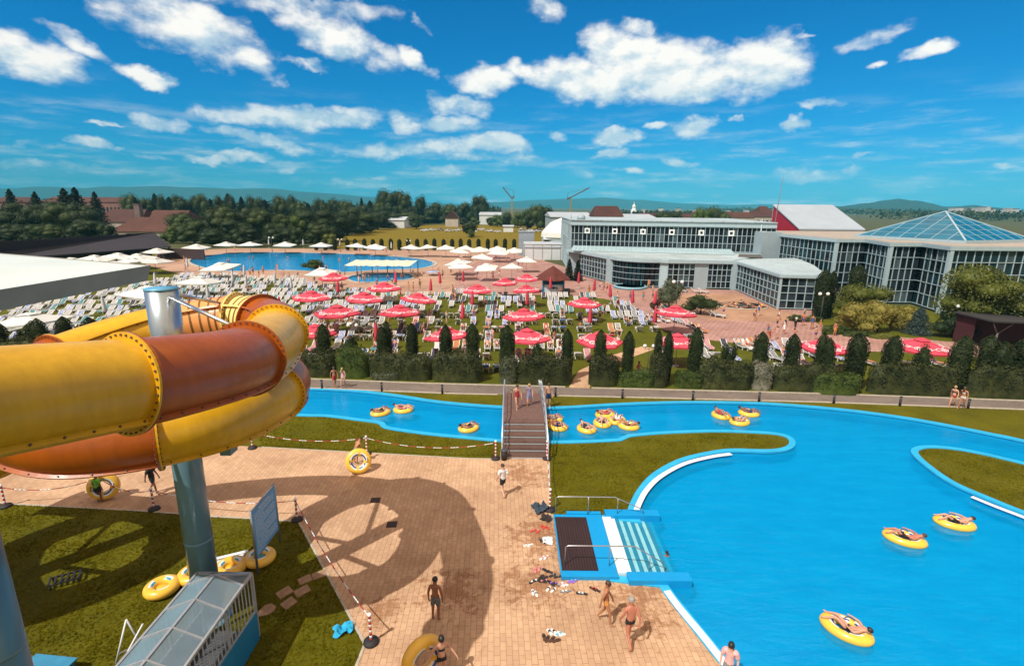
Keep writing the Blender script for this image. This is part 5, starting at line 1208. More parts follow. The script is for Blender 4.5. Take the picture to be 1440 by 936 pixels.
# loose loungers on the plaza edge and by the glass building
for (x, y, rz) in ((918, 452, .5), (926, 446, .7), (934, 452, .2), (941, 445, .9), (949, 453, .4), (930, 440, 1.0), (939, 437, .5), (960, 456, .7), (968, 459, .4), (976, 463, .6), (984, 466, .3), (1001, 444, 1.2), (1009, 446, .9), (958, 410.5, .9), (978, 411.5, 1.2), (988, 412, .8), (1040, 489, .2), (1050, 490, .0), (1060, 487, .4), (1071, 491, -.1), (1083, 489, .2), (1094, 493, .3), (1105, 488, -.2), (1118, 494, .1), (1135, 499, .2), (1170, 504, .3), (1215, 512, .5), (1265, 512, .9), (1315, 515, .4), (1030, 505, .1), (1092, 507, .4), (1110, 511, .2), (1128, 512, 0), (885, 436, .8), (893, 440, .4), (902, 444, .7)):
    p = G(x, y); spots.append([0, p.x, p.y, rz])
spots.sort(key=lambda s: (s[1]**2+s[2]**2))
ind = spots[:298]; rest = spots[298:]
TOW = {'blue': (.05, .11, .28), 'white': (.55, .54, .53), 'grey': (.22, .23, .25), 'red': (.34, .05, .05), 'pink': (.45, .22, .23), 'teal': (.07, .20, .22), 'orange': (.42, .17, .07), 'dark': (.05, .05, .07), 'striped': (.30, .34, .45)}
TM = {}
def towel_mesh(c):
    if c in TM: return TM[c]
    m = mat(c+' towel cloth', TOW[c], .95, .2, 7) if c != 'striped' else mat('striped towel cloth', (.5, .52, .58), .95, .1, 9, col2=(.06, .12, .35), detail=0)
    b = MB(); vs = []; pr = [(-1.09, .18), (-1.06, .375), (-.9, .375), (-.5, .373), (-.1, .375), (.15, .38), (.4, .545), (.6, .69), (.80, .85), (.86, .80), (.85, .62)]
    for (y, z) in pr:
        for k in range(5):
            x = (-.27+.135*k); vs.append((x, y, z+.012*math.sin(k*2.1+y*7)))
    b.add(vs, [(i*5+k, i*5+k+1, (i+1)*5+k+1, (i+1)*5+k) for i in range(len(pr)-1) for k in range(4)], 0, True)
    TM[c] = b.mesh('beach_towel', [m]); return TM[c]
cnt = {}
order = sorted(range(len(ind)), key=lambda i: (ind[i][0], ind[i][1]))
for i in order:
    r = ind[i][0]; cnt[r] = cnt.get(r, 0)+1; ind[i].append(cnt[r])
rl2 = random.Random(23)
for i, (r, X, Y, rz, n) in enumerate(ind):
    wh = ('%s row behind the hedge, %s along from the slide' % (nth(r), nth(n))) if r else ('loose on the paving, %s from the slide' % nth(n))
    flip = math.pi if (r > 0 and X > -19 and r % 5 != 3 and rl2.random() < .6) or (X <= -19 and (r % 3 == 1 or rl2.random() < .1)) else 0
    t = rl2.random(); c = rl2.choice(['blue', 'white', 'white', 'grey', 'grey', 'grey', 'red', 'pink', 'teal', 'orange', 'dark', 'dark', 'dark', 'striped', 'striped', 'striped']) if t < .56 else None
    if i < 70:
        o = thing('sun_lounger', 'white sun lounger, '+wh, 'sun lounger', (X, Y, 0), rz+flip, 'white sun loungers')
        mobj('seat', SEAT, o); mobj('backrest', BACK, o)
        for l in LEGS: mobj('leg', l, o)
    else:
        o = mobj('sun_lounger', ONE); o.location = (X, Y, 0); o.rotation_euler = (0, 0, rz+flip); tag(o, 'white sun lounger, '+wh, 'sun lounger', 'white sun loungers')
    if c:
        q = mobj('beach_towel', towel_mesh(c)); q.location = (X, Y, .003); q.rotation_euler = (0, 0, rz+flip); tag(q, c+' towel on a lounger, '+wh, 'towel', 'beach towels')
    if rl2.random() < (.58 if i < 150 else .62):
        pn = rl2.choice(['lounge', 'lounge', 'knees', 'prone', 'sit'])
        fem = rl2.random() < .55; cc = rl2.choice(['black', 'navy', 'red', 'blue', 'pink', 'teal', 'white'])
        person((X, Y, .02), rz+flip, 'bather in %s on a lounger, ' % cc+wh, pn, rl2.choice(['tan', 'fair', 'red', 'pale', 'tan']), rl2.choice(['black', 'brown', 'blond', 'brown']), 'hair_short',
               (('suit', cc),) if fem else (('trunks', cc),), False, rl2.uniform(.92, 1.04), group='sunbathers on the loungers')
b = MB(); tb = [MB() for _ in range(4)]
for (r, X, Y, rz) in rest:
    M = Matrix.Rotation(rz, 3, 'Z'); c = Vector((X, Y, 0)); o_ = len(b.v); b.v += [tuple(M @ Vector(v)+c) for v in sm1.v]; b.f += [tuple(i+o_ for i in f) for f in sm1.f]; b.m += sm1.m; b.sm += sm1.sm
    if rl2.random() < .5:
        k = rl2.randrange(4); me = towel_mesh('blue'); tb[k].add([M @ v.co+c+Vector((0, 0, .004)) for v in me.vertices], [tuple(p.vertices) for p in me.polygons])
tag(b.build('far_sun_loungers', [LW, LG]), 'mass of white sun loungers on the lawn towards the large pool', 'sun loungers', kind='stuff')
for k, c in enumerate(('striped', 'dark', 'grey', 'teal')):
    towel_mesh(c); tag(tb[k].build('far_beach_towels', [MATS[c+' towel cloth']]), c+' towels spread over the far loungers', 'towels', kind='stuff')

# ------------------------------------------------------------------ parasols
RED = mat('red parasol cloth', (.78, .075, .125), .75, .10, 1.5, trans=.25, rnd=.14); LET = mat('white lettering print', (.82, .58, .60), .7, .04, 6)
WHC = mat('white parasol cloth', (.78, .79, .75), .75, .06, 1.5, trans=.2, rnd=.08); POLE = mat('grey parasol pole', (.4, .4, .4), .4, .1, 6, metal=.5)
def canopy_mesh(n, r, ze, za, m, droop=.16, sag=.06):
    b = MB(); rings = [(.10, za), (.16*r, za-.09*(za-ze)*1.0), (.55*r, ze+(za-ze)*.44), (r, ze), (r*.985, ze-droop)]
    vs = []
    per = 4
    for (q, z) in rings:
        for k in range(n*per):
            a = 2*math.pi*k/(n*per); f = (k % per)/per
            cr = math.cos(math.pi/n)/math.cos(((a+1e-9) % (2*math.pi/n))-math.pi/n)
            sg = 4*f*(1-f)
            vs.append((q*math.cos(a)*cr*(1-.02*sg), q*math.sin(a)*cr*(1-.02*sg), z-sag*sg*(q/r)))
    N = n*per
    b.add(vs, [(i*N+k, (i+1)*N+k, (i+1)*N+(k+1) % N, i*N+(k+1) % N) for i in range(len(rings)-1) for k in range(N)], 0, False)
    return b.mesh('canopy', [m])
def open_parasol(cloth, n, lettering):
    o = thing('parasol', 'x', 'parasol', (0, 0, 0))
    r, ze, za = 2.1, 2.25, 3.02
    cv = mobj('canopy', canopy_mesh(n, r, ze, za, cloth), o)
    b = MB(); b.lathe([(.62, za-.10), (.10, za+.10), (.02, za+.13)], n, a0=0, smooth=False); b.build('top_vent', [cloth], o)
    b = MB(); b.tube([(0, 0, 0), (0, 0, za)], .03, 8); b.build('pole', [POLE], o)
    b = MB(); b.lathe([(.32, 0), (.32, .07), (.06, .10), (.05, .35)], 14); b.build('base', [mat('grey concrete base', (.3, .3, .3), .8, .1, 6)], o)
    b = MB()
    for k in range(n): a = 2*math.pi*k/n; b.bar((0, 0, za-.12), (r*.97*math.cos(a), r*.97*math.sin(a), ze-.03), .025)
    b.build('ribs', [POLE], o)
    if lettering:
        tm = text_mesh('Coca-Cola', .56, LET, .28, .004, .008)
        for k in range(n):
            a = 2*math.pi*(k+.5)/n; ap = r*math.cos(math.pi/n); out = Vector((math.cos(a), math.sin(a), 0))
            zc = ze+(za-ze)*.44; e1 = out*ap*.55+Vector((0, 0, zc)); e2 = out*ap+Vector((0, 0, ze))
            u = (e1-e2).normalized(); rr = u.cross(out); rr.normalize(); nn = rr.cross(u)
            c = e1.lerp(e2, .36)+nn*.03-Vector((0, 0, .02))
            q = mobj('lettering', tm, cv); q.matrix_local = Matrix(((rr.x, u.x, nn.x, c.x), (rr.y, u.y, nn.y, c.y), (rr.z, u.z, nn.z, c.z), (0, 0, 0, 1)))
    return o
def closed_parasol(cloth):
    o = thing('closed_parasol', 'x', 'closed parasol', (0, 0, 0))
    b = MB(); prof = [(.02, 3.0), (.10, 2.75), (.16, 2.2), (.19, 1.5), (.22, 1.15), (.17, 1.05)][::-1]
    vs = []; N = 20
    for (q, z) in prof:
        for k in range(N): a = 2*math.pi*k/N; rr = q*(1+.28*(1 if k % 2 else -1)*(z < 2.9)); vs.append((rr*math.cos(a), rr*math.sin(a), z))
    b.add(vs, [(i*N+k, i*N+(k+1) % N, (i+1)*N+(k+1) % N, (i+1)*N+k) for i in range(len(prof)-1) for k in range(N)], 0, True); b.build('folded_canopy', [cloth], o)
    b = MB(); b.tube([(0, 0, 0), (0, 0, 3.05)], .028, 8); b.build('pole', [POLE], o)
    b = MB(); b.lathe([(.32, 0), (.32, .07), (.06, .10), (.05, .35)], 14); b.build('base', [mat('grey concrete base', (.3, .3, .3))], o)
    b = MB(); b.lathe([(.20, 1.62), (.22, 1.66), (.20, 1.70)], 14); b.build('tie_band', [cloth], o)
    return o
protos = {}
def put(kind, x, y, zt, label, group, w=None, rz=None, dm=4.2, tilt=0.0):
    p = G(x, y, zt); sc = 1.0
    if w:
        for _ in range(3):
            dep = (p-CAM).dot(fw); sc = max(.72, min(1.75, w*(1.40 if kind == 'white' else 1.12)/F*dep/dm)); p = G(x, y, zt*(.75+.25*min(sc, 1.3)))
    if kind not in protos:
        o = protos[kind] = {'red': lambda: open_parasol(RED, 6, True), 'white': lambda: open_parasol(WHC, 4, False), 'cred': lambda: closed_parasol(RED), 'cwhite': lambda: closed_parasol(mat('pale grey parasol cloth', (.58, .62, .66), .8, .1, 2))}[kind]()
    else: o = dup(protos[kind])
    o.location = (p.x, p.y, 0); o.rotation_euler = (0, 0, rz if rz is not None else random.uniform(0, 1.0)); o.rotation_euler[0] = random.gauss(tilt, .045); o.rotation_euler[1] = random.gauss(0, .045); s3 = (sc, sc, .75+.25*min(sc, 1.3)); o.scale = s3; tag(o, label, None, group)
rows = [[(442, 455, 52), (630, 459, 58), (741, 461, 60), (843, 465, 60), (954, 468, 56), (1161, 474, 62), (1296, 474, 68)],
        [(474, 428, 60), (561, 428, 56), (738, 433, 55), (950, 429, 54)],
        [(436, 408, 50), (510, 410, 50), (585, 411, 46), (821, 417, 44)],
        [(540, 396, 44), (671, 399, 40), (741, 400, 38)], [(469, 382.5, 38), (711, 390, 34), (741, 384.5, 32)]]
for ri, row in enumerate(rows):
    for ci, (x, y, w) in enumerate(row): put('red', x, y, 3.15, 'open red parasol, %s from the slide in the %s row behind the hedge' % (nth(ci+1), nth(ri+1)), 'open red parasols', w, rz=R(random.choice((0, 0, 30)))+random.uniform(-.2, .2), tilt=R(0))
cr = [(392, 416, 'just above the ribbed bend of the slide'), (474, 393, 'in the people behind the last red row'), (529, 452, 'between the cypress and the second red parasol of the front row'), (555, 381, 'beside the wading pool end'), (605, 391, 'on the tan terrace between lawn and wading pool'), (619, 382, 'next to the small blue table on the pool terrace'), (650, 425, 'alone in the middle of the lounger rows'), (664, 408, 'below the double red parasol of the fourth row'), (741, 408, 'under the red parasol of the fourth row nearest the kiosk'), (775, 389, 'right in front of the kiosk'), (814, 382, 'tallest of those on the plaza, nearest the kiosk'), (836, 391, 'second on the plaza from the kiosk'), (860, 399, 'third on the plaza from the kiosk, before the round pool'), (891, 406, 'fourth on the plaza from the kiosk'), (831, 430, 'among the loungers before the plaza'), (921, 408, 'farther of the two beside the round tree'), (922, 430, 'nearer of the two beside the round tree'), (651, 380, 'behind the loungers by the white parasol pair')]
for (x, y, lab) in cr: put('cred', x, y, 3.0, 'closed red parasol '+lab, 'closed red parasols')
wrow = [(275, 343, 34), (317, 340, 24), (351, 340, 26), (400, 340, 26), (451, 341, 26), (501, 342, 26), (527, 343, 26), (577, 344, 25), (602, 344, 25), (627, 344.5, 25), (654, 345, 24), (700, 346, 24), (724, 348, 22), (220, 349, 40)]
for i, (x, y, w) in enumerate(sorted(wrow)): put('white', x, y, 3.1, 'white parasol in the row behind the large pool, %s counting from the dark shed' % nth(i+1), 'white parasols behind the pool', w, R(45)+random.uniform(-.1, .1))
for i, (x, y, w) in enumerate(sorted([(100, 362, 42), (131, 358.5, 40), (164, 355.5, 40), (192, 356.5, 38), (150, 365, 44), (185, 362, 42), (216, 361.5, 36)])): put('white', x, y, 3.1, 'white parasol of the cluster in front of the dark shed, %s from the canopy end' % nth(i+1), 'white parasols by the shed', w, R(45)+random.uniform(-.1, .1))
for (x, y, w, lab) in ((646, 364, 34, 'nearest the large pool'), (648, 369, 33, 'just in front of the one nearest the pool'), (645, 349, 26, 'small one farthest back'), (675, 347, 30, 'behind the pair in the middle'), (677, 357, 30, 'in the middle of the cluster'), (685, 370, 30, 'second in the front line'), (720, 370, 32, 'third in the front line'), (740, 361, 26, 'nearest the white service building'), (702, 350, 30, 'beside the bluish tables')): put('white', x, y, 3.1, 'white cafe parasol by the service building, '+lab, 'white parasols of the cafe', w, R(45)+random.uniform(-.3, .3))
for (x, y, w, lab) in ((311, 368.5, 40, 'standing at the near edge of the large pool'), (278, 388.5, 56, 'above the slide pillar among the grey loungers'), (206, 401, 66, 'half hidden behind the slide pillar'), (40, 440, 92, 'behind the dark cypresses under the canopy'), (452, 376, 36, 'touching the farthest red parasol')): put('white', x, y, 3.1, 'white parasol '+lab, 'single white parasols', w, R(45)+random.uniform(-.2, .2))
cw = [(377, 335.5, 'behind the pool, nearest the shed side'), (426, 336, 'behind the pool, second from the shed side'), (477, 337, 'behind the pool, third from the shed side'), (550, 340, 'behind the pool, fourth from the shed side'), (216, 383, 'at the tip of the white canopy'), (262, 362, 'at the narrow end of the large pool'), (342, 372, 'beside the near pool edge, first'), (291, 399, 'by the large white parasol above the pillar'), (145, 416, 'tallest, under the canopy edge'), (306, 415, 'just above the orange ribs of the slide'), (344, 386, 'among the loungers, before the first pool corner'), (384, 382, 'among the loungers in the farther rows'), (409, 388, 'among the loungers near the planted island'), (364, 407, 'among the loungers above the pale ribs of the slide'), (326, 380, 'among the loungers near the single white parasol')]
for (x, y, lab) in cw: put('cwhite', x, y, 3.0, 'closed pale parasol '+lab, 'closed pale parasols')

# ------------------------------------------------------------------ people on plaza and round the pools
rp = random.Random(31)
spotsP = []
def scatter(n, x0, x1, y0, y1, regs, desc):
    k = 0; t = 0
    while k < n and t < 900:
        t += 1; x = rp.uniform(x0, x1); y = rp.uniform(y0, y1); p = G(x, y)
        if where((p.x, p.y)) in regs: spotsP.append((p, desc)); k += 1
scatter(26, 250, 480, 352, 400, ('pool_terrace',), 'beside the large pool')
scatter(16, 500, 650, 379, 412, ('pool_terrace',), 'on the terrace by the wading pool')
scatter(22, 640, 770, 362, 402, ('plaza', 'pool_terrace'), 'among the cafe parasols')
scatter(12, 790, 930, 402, 430, ('plaza',), 'on the brick plaza before the glass building')
scatter(7, 480, 720, 353, 356, ('pool_terrace',), 'behind the large pool')
scatter(16, 960, 1180, 440, 508, ('plaza', 'terrace'), 'on the plaza near the sun deck')
scatter(16, 300, 600, 362, 378, ('water', 'none'), 'bathing in the large pool')
scatter(6, 500, 575, 387, 394, ('water', 'none'), 'standing in the wading pool')
scatter(52, 240, 900, 388, 485, ('garden_lawn',), 'between the loungers')
seen = {}
spotsP.sort(key=lambda q: (q[1], pix(q[0])[0]))
for (p, desc) in spotsP:
    seen[desc] = seen.get(desc, 0)+1; fem = rp.random() < .5; c = rp.choice(['black', 'navy', 'red', 'blue', 'pink', 'teal', 'white', 'orange', 'purple'])
    z = -.65 if 'bathing' in desc else -.45 if 'wading pool' in desc and 'standing' in desc else 0
    person((p.x, p.y, z), rp.uniform(0, 6.28), 'small figure in %s %s, %s from the slide' % (c, desc, nth(seen[desc])), rp.choice(['stand', 'walk', 'walk', 'hip']), rp.choice(['tan', 'fair', 'red', 'pale']), rp.choice(['black', 'brown', 'blond']), 'hair_short', (('suit', c),) if fem else (('trunks', c),), False, rp.uniform(.85, 1.06), group='people '+desc)
# ------------------------------------------------------------------ vegetation
def leaf_mat(name, col, col2, rnd=.18, trans=.18):
    return mat(name, col, .6, .2, 1.4, rnd=rnd, col2=col2, trans=trans, spec=.25, detail=6)
LCYP = leaf_mat('cypress foliage', (.011, .020, .005), (.036, .052, .013)); LHED = leaf_mat('hedge foliage', (.014, .022, .006), (.070, .078, .024)); LGRN = leaf_mat('green shrub foliage', (.030, .055, .010), (.085, .12, .022))
LDRK = leaf_mat('dark tree foliage', (.012, .024, .009), (.040, .062, .018)); LMID = leaf_mat('mid green tree foliage', (.022, .040, .010), (.065, .090, .022)); LOLV = leaf_mat('olive tree foliage', (.042, .058, .009), (.145, .160, .026)); LYEL = leaf_mat('yellow green shrub foliage', (.16, .15, .022), (.42, .36, .085)); LBLU = leaf_mat('blue spruce foliage', (.03, .055, .05), (.08, .12, .105)); LCON = leaf_mat('conifer foliage', (.008, .018, .011), (.022, .036, .018)); LRED = leaf_mat('reddish shrub foliage', (.05, .02, .012), (.10, .045, .025)); LGREY = leaf_mat('grey green foliage', (.045, .060, .030), (.12, .135, .075)); LWHITE = leaf_mat('white flowering shrub foliage', (.06, .07, .03), (.35, .33, .25))
BARK = mat('bark', (.075, .05, .033), .9, .25, 6, bump=.3)
def leaves(b, pts, size, rr, flat=.5):
    """small four-cornered leaf sprays at pts [(pos, normal)]"""
    for (p, n) in pts:
        u = Vector((rr.gauss(0, 1), rr.gauss(0, 1), rr.gauss(0, 1)))+n*flat; u.normalize()
        t = u.orthogonal().normalized(); a = rr.uniform(0, 6.28); s2 = u.cross(t); e = t*math.cos(a)+s2*math.sin(a); g = u.cross(e)
        w = size*rr.uniform(.6, 1.25); h = w*rr.uniform(.55, .9)
        b.add([p-e*w*.5, p-g*h*.35+e*w*.05, p+e*w*.5, p+g*h*.35], [(0, 1, 2, 3)])
def crown_round(seed, w, h, z0, nl, nleaf, size, m, name='crown', core=True):
    rr = random.Random(seed); b = MB(); lobes = []
    for i in range(nl):
        a = rr.uniform(0, 6.28); tz = .18+.66*rr.random(); q = math.sqrt(rr.random())*.37*w*math.sqrt(max(.05, 1-((tz-.42)/.52)**2)); zz = z0+h*tz
        lobes.append((Vector((q*math.cos(a), q*math.sin(a), zz)), rr.uniform(.20, .32)*w, rr.uniform(.20, .30)*h))
    lobes.append((Vector((0, 0, z0+h*.5)), .32*w, .42*h))
    pts = []; ws = [l[1]**2 for l in lobes]; tot = sum(ws)
    for (c, r, rz), wgt in zip(lobes, ws):
        for _ in range(int(nleaf*wgt/tot)):
            n = Vector((rr.gauss(0, 1), rr.gauss(0, 1), rr.gauss(.25, 1))).normalized()
            k = 1-.30*rr.random()**2.2+.10*noise.noise(c+n*2.3)
            pts.append((c+Vector((n.x*r*k, n.y*r*k, n.z*rz*k)), n))
        if core: b.add(*blob(c, (r*.66, r*.66, rz*.66), Vector((0, 1, 0)), Vector((0, 0, 1))), 0, True)
    leaves(b, pts, size, rr)
    return b.mesh(name, [m])
def crown_col(seed, h, r, nleaf, size, m, tip=.25, z0=.15, tops=1):
    rr = random.Random(seed); b = MB()
    def rad(t): return r*(.86+.14*min(1, t/.3))*(1-max(0, (t-.74)/.26)**2.2*.97)
    pts = []
    axes = [(0, 0, 1.0)] if tops == 1 else [(-r*.45, 0, 1.0), (r*.5, .1, .93)]
    for (ax, ay, hk) in axes:
        for _ in range(nleaf//len(axes)):
            t = rr.random()**.85; a = rr.uniform(0, 6.28); q = rad(t)*(1+.13*noise.noise(Vector((math.cos(a)*1.5+seed, math.sin(a)*1.5, t*h*1.4))))*(1-.16*rr.random()**2)*(1 if tops == 1 else .74)
            n = Vector((math.cos(a), math.sin(a), .35)); pts.append((Vector((ax+q*math.cos(a), ay+q*math.sin(a), z0+t*h*hk)), n))
        k = .80*(1 if tops == 1 else .74)
        b.lathe([(rad(t)*k+.001, z0+t*h*hk*.97) for t in (.0, .06, .2, .4, .6, .75, .85, .93, 1.0)], 12, (ax, ay, 0))
    leaves(b, pts, size, rr, 1.0)
    return b.mesh('crown', [m])
def crown_con(seed, h, w, nleaf, size, m, z0):
    rr = random.Random(seed); b = MB(); pts = []
    tiers = 11
    for _ in range(nleaf):
        t = rr.random()**1.25; tt = (t*tiers) % 1; q = w*.5*(1-t)**.62*(.62+.38*(1-tt))*(.75+.4*rr.random()); a = rr.uniform(0, 6.28); q *= 1+.4*noise.noise(Vector((math.cos(a)*2, math.sin(a)*2, t*6+seed)))
        n = Vector((math.cos(a), math.sin(a), .2)); pts.append((Vector((q*math.cos(a), q*math.sin(a), z0+t*h)), n))
    b.lathe([(w*.5*(1-t)**.85*.5+.01, z0+t*h) for t in (0, .2, .4, .6, .8, .97)], 10)
    leaves(b, pts, size, rr, .8)
    return b.mesh('crown', [m])
def trunk_mesh(h, r, limbs=4, seed=0):
    rr = random.Random(seed); b = MB(); b.tube([(0, 0, -.1), (.02*h*rr.uniform(-1, 1), 0, h*.5), (0, .02*h, h)], [r*1.25, r*.85, r*.4], 8)
    for i in range(limbs):
        a = 6.28*i/max(1, limbs)+rr.random(); z = h*rr.uniform(.45, .75); l = h*rr.uniform(.3, .5)
        b.tube([(0, 0, z), (math.cos(a)*l*.5, math.sin(a)*l*.5, z+l*.45), (math.cos(a)*l*.9, math.sin(a)*l*.9, z+l)], [r*.5, r*.3, r*.1], 6)
    return b.mesh('trunk', [BARK])
def plant(name, label, cat, crown, trunk, pos, sc, rz, group=None):
    o = thing(name, label, cat, pos, rz, group); o.scale = sc if hasattr(sc, '__len__') else (sc,)*3
    mobj('crown', crown, o)
    if trunk: mobj('trunk', trunk, o)
    return o
def baseY(x):
    tab = [(-400, 520), (0, 524), (450, 531), (700, 541), (900, 546), (1160, 553), (1440, 562.5), (1700, 573)]
    for (a, ya), (c, yc) in zip(tab, tab[1:]):
        if x <= c: return ya+(yc-ya)*(x-a)/(c-a)
    return 575
# clipped cypresses behind the hedge
CYP = [crown_col(40+i, 4.4, .62, 3600, .13, LCYP) for i in range(4)]; CYP2 = [crown_col(60+i, 4.4, .78, 4200, .13, LCYP, tops=2) for i in range(2)]; CYPB = [crown_round(70+i, 1.9, 2.4, .2, 7, 3200, .12, LCYP) for i in range(2)]
CT = trunk_mesh(1.2, .09, 0)
cyps = [(8, 452, 24, 0), (38, 462, 30, 2), (62, 447, 36, 1), (101, 445, 27, 0), (137, 446, 29, 0), (175, 448, 22, 0), (458, 455, 24, 0), (499, 469, 22, 2), (543, 452, 26, 1), (581, 454, 20, 0), (628, 456, 22, 0), (665, 454, 22, 0), (713, 457, 26, 0), (755, 479, 22, 2), (796, 462, 19, 0), (842, 463, 20, 0), (881, 465, 19, 0), (922, 464, 13, 0), (936, 466, 16, 0), (974, 460, 23, 0), (1021, 485, 24, 2), (1064, 466, 24, 0), (1108, 469, 24, 0), (1152, 468, 28, 1), (1197, 468, 32, 0), (1247, 470, 34, 1), (1292, 489, 36, 2), (1340, 472, 42, 1), (1386, 472, 40, 1), (1430, 473, 38, 0), (1480, 476, 40, 0)]
for i, (x, yt, w, k) in enumerate(cyps):
    p = G(x, baseY(x)-9); t = AT(x, yt, p.y); h = t.z; dep = (p-CAM).dot(fw)
    ref = {0: (CYP[i % 4], 4.55, 1.30), 1: (CYP2[i % 2], 4.55, 1.62), 2: (CYPB[i % 2], 2.5, 1.75)}[k]
    wm = w/F*dep*.88
    plant('cypress' if k < 2 else 'clipped_bush', ('dark clipped cypress' if k == 0 else 'dark cypress with a double tip' if k == 1 else 'low rounded dark conifer')+' rising behind the hedge, %s from the canopy end' % nth(i+1), 'tree' if k < 2 else 'bush', ref[0], CT if k < 2 else None, (p.x, p.y, 0), (wm/ref[2], wm/ref[2], h/ref[1]), i*1.3, 'clipped conifers in the row behind the hedge')
# hedges and shrubs in front of them
def hedge(x0, x1, yt, m, label, depth=1.5, size=.17, seed=1, name='hedge', cat='hedge', dy=0, base=None, rough=1.0):
    a = G(x0, (base or baseY(x0))+dy); c = G(x1, (base or baseY(x1))+dy); L = (c-a).length; h = AT((x0+x1)/2, yt, (a.y+c.y)/2+.4).z
    rr = random.Random(seed); b = MB(); pts = []; d = depth
    def prof(u, v):  # u along 0..1, v around front-top-back 0..1
        ang = math.pi*v; sx = math.cos(ang); sz = math.sin(ang)
        e = .42
        y = d*.5*math.copysign(abs(sx)**e, sx); z = h*abs(sz)**e
        end = min(1, (min(u, 1-u)*L/.5+.02))**.5
        k = 1+rough*(.30*noise.noise(Vector((u*L*1.1+seed*5, v*3, seed)))+.14*noise.noise(Vector((u*L*3.1, v*7, seed+4))))
        return Vector((u*L, -y*k*end, z*(.72+.28*end)*(1+rough*.22*noise.noise(Vector((u*L*.7+seed*3, 9, 1.5))))*(.5+.5*k)))
    nl = int((L+1)*(h*2+d)*62*(.14/size)**1.6)
    for _ in range(nl):
        u, v = rr.random(), rr.random(); q = prof(u, v); n = Vector((0, -math.cos(math.pi*v), math.sin(math.pi*v)+.1)); k = 1-.10*rr.random()
        pts.append((Vector((q.x, q.y*k, q.z*k)), n))
    NU, NV = max(4, int(L/.4)), 10
    vs = [prof(i/NU, j/NV) for i in range(NU+1) for j in range(NV+1)]; vs = [Vector((v.x, v.y*.78, v.z*.86)) for v in vs]
    b.add(vs, [(i*(NV+1)+j, (i+1)*(NV+1)+j, (i+1)*(NV+1)+j+1, i*(NV+1)+j+1) for i in range(NU) for j in range(NV)], 0, True)
    b.add([vs[0]]+[vs[j] for j in range(1, NV+1)], [tuple(range(NV+1))]); b.add([vs[NU*(NV+1)+j] for j in range(NV+1)], [tuple(range(NV, -1, -1))])
    leaves(b, pts, size, rr, .45)
    for i in range(3):
        x = L*(.2+.3*i); b.tube([(x, 0, 0), (x+.1, .1, h*.5)], .04, 5)
    o = b.build(name, [m]); o.location = (a.x, a.y+d*.5, 0); o.rotation_euler = (0, 0, math.atan2(c.y-a.y, c.x-a.x)); tag(o, label, cat, 'hedges and shrubs along the path')
    return o
hedge(-180, 112, 476, LHED, 'dark hedge at the canopy end, rising above the big yellow tube', seed=2)
hedge(150, 300, 486, LHED, 'dark hedge hidden behind the slide', seed=3)
hedge(400, 470, 494, LHED, 'dark hedge just beyond the bend of the slide', seed=4)
hedge(470, 516, 489, LGRN, 'fresh green shrub behind the couple on the path', seed=5, name='shrub', cat='shrub')
hedge(517, 606, 497, LHED, 'dark hedge beside the fresh green shrub', seed=6); hedge(606, 678, 499, LHED, 'dark hedge ending at the grass gap before the bridge', seed=7)
hedge(520, 560, 522, LGREY, 'low greyish shrub in front of the hedge', seed=8, name='shrub', cat='shrub', depth=.8, dy=1)
hedge(702, 728, 500, LGREY, 'bluish leaved shrub at the bridge end of the hedge', seed=9, name='shrub', cat='shrub'); hedge(726, 805, 500, LHED, 'dark hedge between bridge and tan side path', seed=10)
hedge(829, 872, 498, LHED, 'loose dark hedge just past the tan side path', seed=11); hedge(868, 925, 522, LGRN, 'low green shrub beside the sitting person', seed=12, name='shrub', cat='shrub'); hedge(915, 942, 492, LHED, 'tall dark shrub under the twin cypress tips', seed=13, name='shrub', cat='shrub')
hedge(952, 992, 522, LGRN, 'low green shrub after the grass gap', seed=14, name='shrub', cat='shrub'); hedge(986, 1062, 504, LHED, 'dark hedge before the white flowering shrub', seed=15); hedge(1061, 1090, 508, LWHITE, 'white flowering shrub in the hedge line', seed=16, name='shrub', cat='shrub')
hedge(1091, 1182, 512, LHED, 'dark hedge next to the light green shrub', seed=17); hedge(1150, 1216, 523, LGRN, 'light green rounded shrub bulging out of the hedge', seed=18, name='shrub', cat='shrub', dy=3); hedge(1227, 1352, 515, LHED, 'long dark hedge behind the two walking women', seed=19); hedge(1368, 1560, 518, LHED, 'dark hedge at the far end of the path beyond the women', seed=20)
# generic shrubs and trees by the glass building
def bush_at(x, yb, yt, w, m, label, seed, name='shrub', cat='shrub', nleaf=3200, size=.2, kind='round', z0=0.1):
    p = G(x, yb); h = AT(x, yt, p.y).z; wm = w/F*(p-CAM).dot(fw)
    if kind == 'round': c = crown_round(seed, wm, h-z0, z0, 9, nleaf, size, m)
    elif kind == 'con': c = crown_con(seed, h-z0, wm, nleaf, size, m, z0)
    else: c = crown_col(seed, h-z0, wm/2, nleaf, size, m, z0=z0)
    return plant(name, label, cat, c, trunk_mesh(h*.55, h*.022+.03, 3, seed), (p.x, p.y, 0), 1, seed)
bush_at(940, 434, 392, 36, LGREY, 'round grey green tree beside the closed red parasols', 101, 'tree', 'tree', 3600, .22, 'round', .4)
bush_at(985, 441, 413, 46, LMID, 'dark loose shrub next to the round grey green tree', 102); bush_at(922, 438, 420, 16, LRED, 'small reddish shrub behind the closed red parasols', 103, nleaf=1200)
bush_at(1152, 447, 379, 22, LCYP, 'tall dark cypress at the corner of the low glass wing', 104, 'cypress', 'tree', 3600, .2, 'col'); bush_at(1163, 446, 381, 13, LCYP, 'slim dark cypress leaning on the taller one', 105, 'cypress', 'tree', 2500, .2, 'col')
